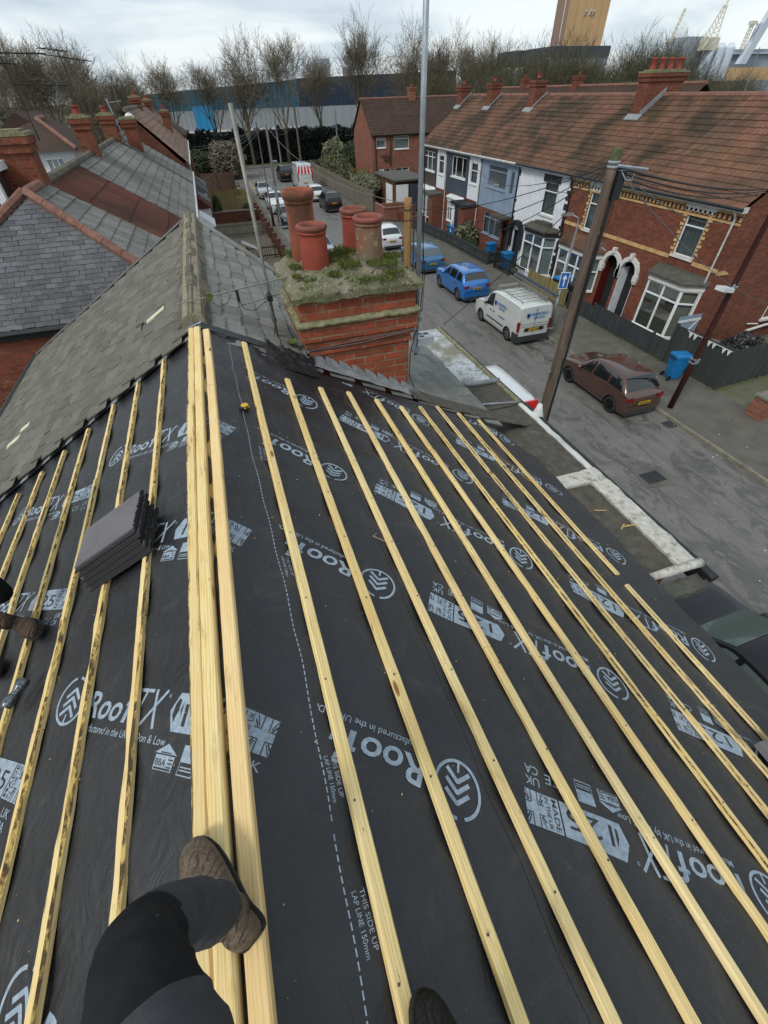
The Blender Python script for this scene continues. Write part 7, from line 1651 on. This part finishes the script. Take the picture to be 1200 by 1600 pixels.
for i in range(60):
    t_ = i/59; x = 36+66*t_+rn.uniform(-2, 2); y = 84+rn.uniform(-9, 14)-22*t_
    tgt = [(30, 11.5), (36, 11.5), (44, 13.2), (51, 13.8), (61, 11.8), (68, 13.4), (76, 14.0), (81, 12.2), (88, 9.6), (110, 8.8)]; j_ = max(q for q in range(9) if tgt[q][0] <= max(x*80/y, 30)); tt = min(1, (max(30, x*80/y)-tgt[j_][0])/(tgt[j_+1][0]-tgt[j_][0])); hh = tgt[j_][1]+(tgt[j_+1][1]-tgt[j_][1])*tt
    s = (9+(hh-9)*y/80)/10.6*rn.uniform(.86, 1.02)/1.32
    tree('bare_tree', 'one of the many bare greenish trees on the bank behind the opposite terrace', SH[(i*5+i//3) % 3], (x, y, -.2), s*1.32, rn.uniform(0, 6.28), 'bare trees on the bank')
# scrub that fills in low down behind the terrace roofs
m = MB(); rn = random.Random(5)
for i in range(20000):
    t_ = rn.random(); x = 34+78*t_; y = 95-24*t_+rn.uniform(-8, 8); h = (5.6+1.4*noise.noise(Vector((x*.13, y*.1, 0)))+1.6*noise.noise(Vector((x*.5, 3, 0)))); z0 = rn.uniform(0, h*.8); L_ = rn.uniform(.8, 1.9)
    a = Vector((rn.uniform(-.6, .6), rn.uniform(-.4, .4), 1)).normalized()*L_; b = Vector((1, rn.uniform(-.3, .3), 0)).normalized()*rn.uniform(.02, .06); q = Vector((x, y, z0)); m.face([q-b, q+b, q+a], 0, rn.random())
tag(part('scrub_thicket', m, 'twig_green', uv=False), kind='stuff', label='dense bare scrub on the bank behind the opposite terrace')
m = MB(); m.grid(lambda u, v: Vector((34+90*u, 110-26*u-34*v, 3.2*math.sin(math.pi*min(1, v*1.1))+.4*fbm(u*9, v*6))), 40, 10); struct('bank', m, 'grass', True)
m = MB()
for i in range(9000):
    x = rn.uniform(-34, -6); y = rn.uniform(76, 112); z0 = rn.uniform(0, 3.4); a = Vector((rn.uniform(-.6, .6), rn.uniform(-.4, .4), 1)).normalized()*rn.uniform(.8, 2); b = Vector((.05, 0, 0)); q = Vector((x, y, z0)); m.face([q-b, q+b, q+a], 0, rn.random())
tag(part('scrub_thicket', m, 'twig_far', uv=False), kind='stuff', label='thin scrub under the trees on the left')
bush('ivy_tree', 'leafy ivy covered bush behind the tall brick stack of the opposite terrace', (53, 62, 6.6), (2.0, 2.0, 2.6), 4000, 'bush_green', .4, 'bush', 31)
# big sheds
def ribbed(m, x0, x1, y, z0, z1, mi, step=1.2, z1b=None):
    z1b = z1 if z1b is None else z1b; n = max(1, int((x1-x0)/step))
    for i in range(n):
        a, b = x0+(x1-x0)*i/n, x0+(x1-x0)*(i+1)/n; ta, tb = z1+(z1b-z1)*i/n, z1+(z1b-z1)*(i+1)/n; mid = (a+b)/2; tm = (ta+tb)/2
        m.face([(a, y, z0), (mid, y-.06, z0), (mid, y-.06, tm), (a, y, ta)], mi, .5); m.face([(mid, y-.06, z0), (b, y, z0), (b, y, tb), (mid, y-.06, tm)], mi, .5)
sh = thing('warehouse', 'huge teal and pale grey warehouse across the junction, left part', 'warehouse', (5, 165, 0))
m = MB(); ribbed(m, -18, 27, 150, 6.4, 9.0, 0, z1b=11.3); ribbed(m, -18, 27, 150.02, 2.7, 6.4, 1); ribbed(m, .8, 5.4, 149.9, 2.75, 7.2, 2); m.box(-18, 27, 149.6, 149.95, 2.35, 2.7, 3); m.box(-18, 27, 149.7, 150, 0, 2.35, 4); m.box(-18, 27, 150.1, 210, 0, 8.9, 1)
part('wall', m, ['blue_shed', 'grey_shed', 'blue_shed_bright', 'stone_white', 'navy_shed'], sh)
m = MB(); c = Vector((2.6, 149.6, 1.6)); P_ = []
for i in range(10): a = math.pi/2+math.pi*i/5; r_ = .75 if i % 2 == 0 else .32; P_.append((c.x+r_*math.cos(a), 149.62, c.z+r_*math.sin(a)))
m.face(P_)
part('star_emblem', m, 'plate_yellow', sh)
m = MB(); m.face([(-18, 150, 9), (27, 150, 11.3), (27, 210, 11.3), (-18, 210, 9)]); part('roof', m, 'grey_shed', sh)
sh = thing('warehouse', 'taller navy and grey warehouse, right part of the big shed', 'warehouse', (50, 165, 0))
m = MB(); ribbed(m, 27, 71, 149.5, 6.4, 11.5, 0, z1b=12.3); ribbed(m, 27, 71, 149.52, 0, 6.4, 1, 2.4); ribbed(m, 43, 49, 149.45, 6.5, 9.8, 2); m.box(27, 71, 149.6, 215, 0, 11.45, 1); m.box(36.3, 38.6, 160, 164, 11.5, 15.2, 3); m.box(43, 45.5, 160, 164, 11.5, 13.6, 3)
part('wall', m, ['navy_shed', 'grey_shed', 'navy_shed', 'far_grey'], sh)
tw = thing('silo_tower', 'tall orange-tan windowless tower on the skyline', 'tower', (364, 515, 0))
m = MB(); x = 343.5
for i in range(5):
    x0 = 343.5+i*8.5; m.box(x0, x0+7.9, 500, 519, 34, 112); m.box(x0+7.9, x0+8.5, 499.4, 519, 34, 112, 1)
m.box(343.2, 343.5, 500, 519, 34, 112, 2); m.box(343.0, 343.3, 505.2, 506.2, 34, 112, 3)  # left face slab takes the darker tone, shading put into its colour
m.box(331, 395, 495, 540, 27, 34, 5); m.box(331, 395, 496, 540, 0, 27, 4)
part('wall', m, ['tower_orange', 'tower_orange', 'tower_orange_shade', 'stone_white', 'far_grey', 'darkgrey_clad'], tw)
for xx in (361, 366.5, 369.5): m = MB(); m.box(xx, xx+1.7, 499.2, 500, 53, 56); m.box(xx+.4, xx+1.3, 499.0, 499.2, 53.3, 55.2, 1); part('window', m, ['stone_white', 'room_dark'], tw)
m = MB(); m.box(300, 345, 505, 540, 22, 32); part('annex', m, 'darkgrey_clad', tw)
for i, (x, r_) in enumerate([(417.5, 4.0), (428, 4.2), (438, 4)]):
    m = MB(); m.lathe([(r_, 8), (r_, 27.5), (r_*.5, 30), (0, 30.5)], (x, 400, 0), 20); solo('silo', m, 'far_white', ('left', 'middle', 'right')[i]+' of the three pale silos at the docks on the right skyline', 'silo', 'dock silos')
def lattice(m, a, b, w0, w1, n=8, r=.3):
    a = Vector(a); b = Vector(b); d = (b-a).normalized(); e = d.cross(Vector((0, 1, 0))).normalized(); f = d.cross(e)
    C = lambda t, i: a.lerp(b, t)+(e*(1 if i in (0, 3) else -1)+f*(1 if i < 2 else -1))*(w0+(w1-w0)*t)/2
    for i in range(4): m.tube([C(0, i), C(1, i)], r, 4)
    for j in range(n):
        for i in range(4): m.tube([C(j/n, i), C((j+1)/n, (i+1) % 4)], r*.6, 3, cap=False)
m = MB(); lattice(m, (413.5, 400, 32), (417.5, 400, 50), 7, 1.6, 7, .35); m.tube([(417.5, 400, 50), (423, 400, 68)], .6, 5); m.box(408, 420, 396, 404, 26, 33); solo('dock_crane', m, 'crane_cream', 'cream lattice dock crane, biggest on the skyline', 'crane')
m = MB(); lattice(m, (451, 400, 26), (452.5, 400, 42), 2.2, 1.8, 8, .3); m.box(450, 455, 398, 402, 40, 42); solo('dock_crane', m, 'crane_cream', 'thin cream dock crane left of the white conveyor', 'crane')
m = MB(); lattice(m, (458, 400, 22), (460, 400, 41), 3, 2.4, 8, .3); solo('dock_crane', m, 'far_grey', 'thin grey dock crane beside the white conveyor', 'crane')
m = MB(); lattice(m, (374, 400, 30), (379, 400, 48), 1.5, 1.0, 8, .25); solo('dock_crane', m, 'crane_cream', 'slanting thin crane jib just above the trees', 'crane')
m = MB(); m.hexa([(452, 398, 18), (460, 398, 18), (460, 402, 18), (452, 402, 18)], [(470, 398, 60), (476, 398, 60), (476, 402, 60), (470, 402, 60)]); solo('conveyor', m, 'far_white', 'broad pale sloping conveyor at the right edge of the skyline', 'conveyor')
m = MB(); m.box(395, 416, 405, 425, 0, 34); m.box(440, 540, 410, 430, 0, 27); m.box(445, 520, 408, 410, 24, 25, 1); m.box(430, 520, 399, 400, 8, 16, 2); solo('dock_building', m, ['far_grey', 'far_white', 'tower_orange'], 'grey blocky dock building behind the silos', 'building')
# ================================================================== PEOPLE AND SMALL THINGS ON THE ROOF
def cloth(name, a, b, bs=.5, st=(1, 1, 1)):
    k = Nt(name); v = k.vec(scale=st); col = k.ramp(k.noise(5, 5, .65, v), [(.35, a), (.7, b)]); 
    dust = k.ramp(k.noise(16, 6, .8), [(.64, 0.0), (.74, 1.0)]); col = k.mix(k.math('MULTIPLY', dust, .25), col, '#77736c')
    h = k.math('ADD', k.math('MULTIPLY', k.noise(9, 3, .5, v), .9), k.math('MULTIPLY', k.noise(420, 2, .5), .05)); k.bump(h, bs, .02); MT[name] = k.out(col, .95, spec=.15)
cloth('trouser', '#3c3d40', '#4c4c4e', .8); cloth('kneepad', '#1c1d1f', '#292a2b', .8); cloth('trouser_black', '#0c0c0d', '#131314')
def leather(name, a, b):
    k = Nt(name); col = k.ramp(k.noise(14, 6, .7), [(.35, a), (.65, b)]); w = k.n('TexWave'); w.inputs['Scale'].default_value = 16; w.inputs['Distortion'].default_value = 7; w.inputs['Detail'].default_value = 3; w.inputs['Detail Scale'].default_value = 1.4
    k.t.links.new(k.vec(rot=(0, 0, .6)), w.inputs['Vector']); k.bump(k.math('ADD', k.math('MULTIPLY', w.outputs[0], .6), k.noise(60, 4, .7)), 1.0, .012); MT[name] = k.out(col, .8, spec=.2)
leather('boot_brown', '#7a6c5e', '#594c40'); leather('boot_dark', '#2f2b28', '#211e1c'); leather('boot_tan', '#5a4a40', '#40342d')
simple('sole', '#1c1b1a', '#2a2826', 30, .9, .3)
def skin_body(name, V_, E_, tags, mats, parent, sub=2, root=0):
    me = bpy.data.meshes.new(name); me.from_pydata([v[:3] for v in V_], E_, []); ob = bpy.data.objects.new(name, me); COL.objects.link(ob)
    ob.modifiers.new('skin', 'SKIN'); sv = me.skin_vertices[0].data
    for i, v in enumerate(V_): r_ = v[3]; sv[i].radius = (r_, v[4] if len(v) > 4 else r_); sv[i].use_root = (i == root)
    s_ = ob.modifiers.new('sub', 'SUBSURF'); s_.levels = sub; s_.render_levels = sub
    dg = bpy.context.evaluated_depsgraph_get(); nm = bpy.data.meshes.new_from_object(ob.evaluated_get(dg)); bpy.data.objects.remove(ob)
    nm.materials.clear()
    for m_ in mats: nm.materials.append(MT[m_])
    vs = [Vector(v[:3]) for v in V_]
    for p in nm.polygons:
        c = p.center; best = min(range(len(vs)), key=lambda i: (vs[i]-c).length_squared); p.material_index = tags[best]; p.use_smooth = True
    o = bpy.data.objects.new(name, nm); COL.objects.link(o); o.parent = parent; o.matrix_parent_inverse = Matrix.Translation(parent.location).inverted(); return o
def folds(o, amp, seed, sc=1.0):
    me = o.data
    for v in me.vertices:
        c = v.co; f = noise.noise(Vector((c.x*10+seed, c.y*10, c.z*17))*sc); g = 1-abs(noise.noise(Vector((c.x*9, c.y*9+seed, c.z*15))*sc))*2.2; v.co = c+v.normal*amp*(.75*f+.45*max(0, g)**2)
    me.update()
def boot(parent, heel, toe, up, mat, L=.30, shaft=.10, lab=None, roll=0):
    heel = Vector(heel); toe = Vector(toe); f = (toe-heel).normalized(); up = (Vector(up)-f*Vector(up).dot(f)).normalized(); s_ = f.cross(up)
    S = [(0, .020, .045), (.015, .032, .075), (.05, .038, .105), (.10, .041, .128), (.15, .041, .125), (.20, .040, .105), (.26, .041, .086), (.34, .045, .076), (.44, .0505, .069), (.56, .054, .063), (.68, .055, .059), (.80, .051, .056), (.90, .041, .050), (.96, .029, .040), (1.0, .012, .022)]
    m = MB(); rings = []
    S2 = [(i/64, interp([(a, b) for a, b, c in S], i/64), interp([(a, c) for a, b, c in S], i/64)) for i in range(65)]
    for t, w_, h in S2:
        c = heel+f*t*L-s_*(.012*math.sin(math.pi*t)); ring = []
        for k_ in range(18):
            a = 2*math.pi*k_/18; x = math.cos(a); y = math.sin(a); x = math.copysign(abs(x)**.8, x); yy = (h*.52*(1+math.copysign(abs(y)**.75, y)))
            cr = .0036*math.sin(t*105+8*fbm(x*2.2, t*6, 4))*(.5+fbm(x*5, t*9, 7))+.002*fbm(x*9, t*30, 2) if .22 < t < .74 and y > 0 else 0
            ring.append(m.av(c+s_*(w_*x*(1-.25*max(0, y)))+up*(.018+yy*.96+cr)))
        rings.append(ring)
    for A, B in zip(rings, rings[1:]):
        for k_ in range(18): j = (k_+1) % 18; m.idx([A[k_], A[j], B[j], B[k_]])
    m.idx(rings[0][::-1]); m.idx(rings[-1])
    if shaft: m.tube([heel+f*.07*1+up*.09, heel+f*.068+up*(.10+shaft)], [.046, .048], 16)
    b = part('boot', m, mat, parent, lab, smooth=True)
    m = MB(); rings = []
    for z in (0, .022):
        rings.append([m.av(heel+f*(t*L)+s_*(sg*(w_+.004))-s_*(.012*math.sin(math.pi*t))+up*z) for t, w_, h in S for sg in (1,)]+[m.av(heel+f*(t*L)-s_*(w_+.004)-s_*(.012*math.sin(math.pi*t))+up*z) for t, w_, h in S[::-1]])
    n = len(rings[0]); m.idx(rings[0][::-1]); m.idx(rings[1])
    for i in range(n): j = (i+1) % n; m.idx([rings[0][i], rings[0][j], rings[1][j], rings[1][i]])
    part('sole', m, 'sole', b)
    m = MB()
    for i in range(6):
        t = .24+.055*i; c = heel+f*t*L-s_*(.012*math.sin(math.pi*t)); hh = .018+interp([(a, h) for a, w_, h in S], t)*1.04
        m.tube([c-s_*.024+up*(hh-.008), c+up*(hh+.002), c+s_*.024+up*(hh-.008)], .0022, 5)
    part('laces', m, 'sole', b)
    return b
ph = thing('person', 'photographer in dark work trousers, one brown boot on the ridge battens', 'person', (-.12, -.3, 7.4))
# pelvis, left leg, right leg, spine, head, arms
V_ = [(-.12, -.31, 8.20, .13, .11), (-.20, -.27, 8.17, .095), (-.325, -.08, 8.08, .10, .095), (-.415, .075, 7.995, .078, .078), (-.44, .125, 7.95, .070, .070), (-.425, .15, 7.86, .060), (-.405, .165, 7.72, .064, .060), (-.392, .158, 7.60, .056, .056),
      (-.03, -.31, 8.17, .095), (.13, -.42, 7.98, .08), (.25, -.50, 7.78, .06), (.17, -.46, 7.52, .052), (.09, -.40, 7.34, .046),
      (-.12, -.38, 8.40, .13, .11), (-.11, -.42, 8.62, .15, .11), (-.09, -.40, 8.78, .10, .08), (-.08, -.37, 8.86, .055), (-.07, -.34, 8.93, .075), (-.06, -.33, 9.03, .085), (-.06, -.33, 9.10, .06),
      (-.27, -.41, 8.72, .06), (-.33, -.33, 8.50, .048), (-.20, -.20, 8.74, .036), (-.13, -.15, 8.90, .03), (.08, -.41, 8.72, .06), (.16, -.36, 8.50, .048), (.13, -.22, 8.74, .036), (.09, -.15, 8.90, .03)]
E_ = [(0, 1), (1, 2), (2, 3), (3, 4), (4, 5), (5, 6), (6, 7), (0, 8), (8, 9), (9, 10), (10, 11), (11, 12), (0, 13), (13, 14), (14, 15), (15, 16), (16, 17), (17, 18), (18, 19), (15, 20), (20, 21), (21, 22), (22, 23), (15, 24), (24, 25), (25, 26), (26, 27)]
tg = [0, 0, 0, 1, 1, 0, 0, 0, 0, 0, 1, 0, 0, 2, 2, 2, 3, 3, 3, 4, 2, 2, 2, 3, 2, 2, 2, 3]
folds(skin_body('body', V_, E_, tg, ['trouser', 'kneepad', 'jacket', 'skin', 'hair'], ph, 3), .015, 3)
boot(ph, (-.352, .095, 7.452), (-.500, .345, 7.452), (0, 0, 1), 'boot_brown', .305, .07, 'brown suede boot with creased toe')
boot(ph, (.085, -.42, 7.185), (.0, -.13, 7.235), (.46, 0, .88), 'boot_dark', .30, .07, 'dark boot, only its toe cap in view')
wk = thing('person', 'second roofer at the left edge, black trouser leg and worn brown boot in view', 'person', (-2.2, 2.2, 6.6))
V_ = [(-2.62, 2.62, 7.30, .13, .11), (-2.50, 2.60, 7.28, .095), (-2.28, 2.48, 7.36, .075), (-2.10, 2.30, 7.26, .08), (-1.98, 2.18, 7.06, .07), (-1.885, 2.085, 6.84, .068),
      (-2.68, 2.50, 7.26, .095), (-2.52, 2.22, 7.25, .072), (-2.40, 2.05, 7.15, .06), (-2.30, 2.02, 6.90, .052), (-2.22, 2.0, 6.66, .046),
      (-2.66, 2.60, 7.52, .13, .11), (-2.62, 2.52, 7.75, .15, .12), (-2.58, 2.46, 7.90, .10), (-2.55, 2.42, 7.98, .055), (-2.52, 2.38, 8.06, .075), (-2.50, 2.36, 8.16, .085), (-2.5, 2.36, 8.23, .06),
      (-2.44, 2.64, 7.84, .06), (-2.28, 2.62, 7.62, .046), (-2.16, 2.42, 7.46, .036), (-2.12, 2.34, 7.42, .03), (-2.72, 2.30, 7.84, .06), (-2.64, 2.12, 7.62, .046), (-2.48, 2.02, 7.42, .036), (-2.44, 2.0, 7.36, .03)]
V_ = [(v[0]+.17, v[1]-.05, v[2]+.06)+tuple(v[3:]) for v in V_]
E_ = [(0, 1), (1, 2), (2, 3), (3, 4), (4, 5), (0, 6), (6, 7), (7, 8), (8, 9), (9, 10), (0, 11), (11, 12), (12, 13), (13, 14), (14, 15), (15, 16), (16, 17), (13, 18), (18, 19), (19, 20), (20, 21), (13, 22), (22, 23), (23, 24), (24, 25)]
tg = [0]*11+[1, 1, 1, 2, 2, 2, 3]+[1, 1, 1, 2]*2
skin_body('body', V_, E_, tg, ['trouser_black', 'jacket', 'skin', 'hair'], wk)
upL = Vector((-SL, 0, CL))
def onL(x, y, h=.03): return Vector((x, y, RZ+(x-RX)*.575+h/CL))
boot(wk, onL(-1.80, 2.06), onL(-1.59, 1.84), upL, 'boot_tan', 0.31, .08, 'worn brown boot on a batten'); boot(wk, onL(-2.09, 1.99), onL(-1.89, 1.77), upL, 'boot_tan', 0.31, .08)
# stacks of flat concrete tiles
k = Nt('tile_slate_new'); n_ = k.noise(5, 4, .6); col = k.ramp(n_, [(.35, '#5b585c'), (.7, '#68656a')]); k.bump(k.noise(160, 3, .6), .15, .002); MT['tile_slate_new'] = k.out(col, .6)
simple('tile_edge', '#1b1b1c', '#2b2b2b', 60, .9, .8, 120, bd=.01)
def flat_tile(c, e1, e2, n, L=.42, Wt=.33, th=.02, label='', sd=0, edge=True):
    rn = random.Random(sd); m = MB(); c = Vector(c)
    def P(a, b, h): return c+e1*a+e2*b+n*h
    k_ = 10; 
    m.hexa([P(-L/2, -Wt/2, 0), P(L/2, -Wt/2, 0), P(L/2, Wt/2, 0), P(-L/2, Wt/2, 0)], [P(-L/2+.003, -Wt/2+.003, th), P(L/2-.003, -Wt/2+.003, th), P(L/2-.003, Wt/2-.003, th), P(-L/2+.003, Wt/2-.003, th)])
    m.hexa([P(-L/2, -Wt/2-.03, .002), P(L/2, -Wt/2-.03, .002), P(L/2, -Wt/2, .002), P(-L/2, -Wt/2, .002)], [P(-L/2, -Wt/2-.03, th*.45), P(L/2, -Wt/2-.03, th*.45), P(L/2, -Wt/2, th*.45), P(-L/2, -Wt/2, th*.45)], 1)
    for i in range(34):   # rough cut end
        b = -Wt/2+Wt*(i+.5)/34; hh = th*rn.uniform(.75, 1.25); m.hexa([P(-L/2-rn.uniform(.001, .006), b-.006, 0), P(-L/2+.002, b-.006, 0), P(-L/2+.002, b+.006, 0), P(-L/2-rn.uniform(.001, .006), b+.006, 0)], [P(-L/2-.004, b-.006, hh), P(-L/2+.006, b-.006, hh), P(-L/2+.006, b+.006, hh), P(-L/2-.004, b+.006, hh)], 1)
    return m
e1 = Vector((-CL, .10, -SL)).normalized(); nL = Vector((-SL, 0, CL)); e1 = (e1-nL*e1.dot(nL)).normalized(); e2 = nL.cross(e1)
if e2.y < 0: e2 = -e2
names = ['bottom', 'second from the bottom', 'middle', 'second from the top', 'top']
for i in range(5):
    c = surf(-(.66)+0, 2.10, .028+i*.026, False)+e2*(-.055+.022*i)+e1*(.012*((i*7) % 3-1)); m = flat_tile(c, e1, e2, nL, .50, .31, .019, sd=i)
    solo('roof_tile', m, ['tile_slate_new', 'tile_edge'], names[i]+' flat grey tile of the stack on the rear slope battens', 'roof tile', 'stack of flat roof tiles')
nR = Vector((SR, 0, CR)); e1 = Vector((-CR, .06, SR)); e1 = (e1-nR*e1.dot(nR)).normalized(); e2 = e1.cross(nR); e2 = e2 if e2.y > 0 else -e2
for i in range(3):
    c = surf((2.66-RX)/CR, -.12, .028+i*.024, False)+e1*.01*i; m = flat_tile(c, e1, e2, nR, .42, .33, .019, sd=20+i)
    solo('roof_tile', m, ['tile_slate_new', 'tile_edge'], ('lowest', 'middle', 'uppermost')[i]+' flat tile of the pile at the right edge of the photo', 'roof tile', 'pile of tiles at the eaves')
# drink can
cn = thing('drink_can', 'crushed dark blue and silver drink can lying on a batten', 'can', tuple(surf((-1.62-RX)/CL, 1.49, .03, False)))
a = Vector((-1.585, 1.545, 6.79)); b = Vector((-1.665, 1.425, 6.765)); m = MB(); n = 14
k = Nt('can_metal'); w_ = k.n('TexNoise'); w_.inputs['Scale'].default_value = 30; MT['can_metal'] = k.out(k.ramp(w_.outputs[0], [(.45, '#0b1422'), (.55, '#8c949c')]), .25, .8)
m.tube([a.lerp(b, t) for t in (0, .03, .10, .3, .45, .55, .7, .9, .97, 1)], [.024, .026, .031, .028, .020, .021, .029, .031, .026, .024], 20); part('can_body', m, 'can_metal', cn, smooth=True)
m = MB(); m.tube([a+(a-b).normalized()*.002, a], [.024, .025], 20); m.tube([b, b+(b-a).normalized()*.002], [.025, .024], 20); part('can_lid', m, 'alu', cn)
# tape measure
tpm = thing('tape_measure', 'black and yellow tape measure against the first batten right of the ridge', 'tape measure', tuple(surf(.30, 3.08, 0, False)))
c = surf(.30, 3.09, .0, False); m = MB(); m.lathe([(.030, 0), (.037, .006), (.037, .036), (.030, .042)], c, 20, closed=True); m.box(c.x-.037, c.x+.02, c.y-.037, c.y, c.z, c.z+.038); part('case', m, 'black_plastic', tpm)
m = MB(); m.lathe([(.030, .042), (.026, .0445), (0, .0445)], c, 20); m.lathe([(.0375, .026), (.0385, .028), (.0385, .036), (.0375, .038)], c, 20); part('face', m, 'plate_yellow', tpm)
# twigs and dried stems on the underlay
def stem(pts, label):
    m = MB(); m.tube([surf(d, y, .012+.004*math.sin(i*2)) for i, (d, y) in enumerate(pts)], .0018, 4); m.tube([surf(pts[0][0], pts[0][1], .014), surf(pts[0][0]+.03, pts[0][1]+.02, .02)], .0015, 4); solo('dry_stem', m, 'yellow_brick', label, 'stem')
stem([(3.1, 3.9), (3.2, 3.6), (3.3, 3.35), (3.35, 3.1), (3.46, 2.9)], 'long straw-coloured stem lying on the underlay near the flat roof')
stem([(3.25, 2.2), (3.4, 2.1), (3.5, 1.95), (3.58, 1.8)], 'short straw-coloured stem by the outermost batten')
stem([(.98, 1.75), (1.02, 1.73), (1.09, 1.70)], 'tiny pale twig on the underlay between the middle battens')
m = MB(); p = surf(3.45, 2.1, 0); 
for i in range(5): q = Vector((3.72+.05*i, 2.35+.03*math.sin(i), 5.21)); m.tube([q, q+Vector((.08, .05*math.cos(i*2), .01))], .008, 5)
m.tube([(3.62, 2.72, 5.215), (3.75, 2.66, 5.225)], .006, 4); solo('debris', m, 'yellow_brick', 'small scraps of wood and straw on the dark flat roof', 'debris')
m = MB(); rn = random.Random(15)
for i in range(260):
    D = rn.uniform(-2.6, 3.9); y = rn.uniform(-.2, 4.2); a_ = rn.uniform(.002, .0055); p = surf(D, y, .004); m.hexa([p, p+Vector((a_, 0, 0)), p+Vector((a_, a_*1.5, 0)), p+Vector((0, a_, 0))], [p+Vector((0, 0, a_*.5)), p+Vector((a_, 0, a_*.4)), p+Vector((a_, a_*1.5, a_*.5)), p+Vector((0, a_, a_*.5))])
tag(part('sawdust', m, 'yellow_brick'), 'scattered sawdust and grit on the black underlay', None, None, 'stuff')
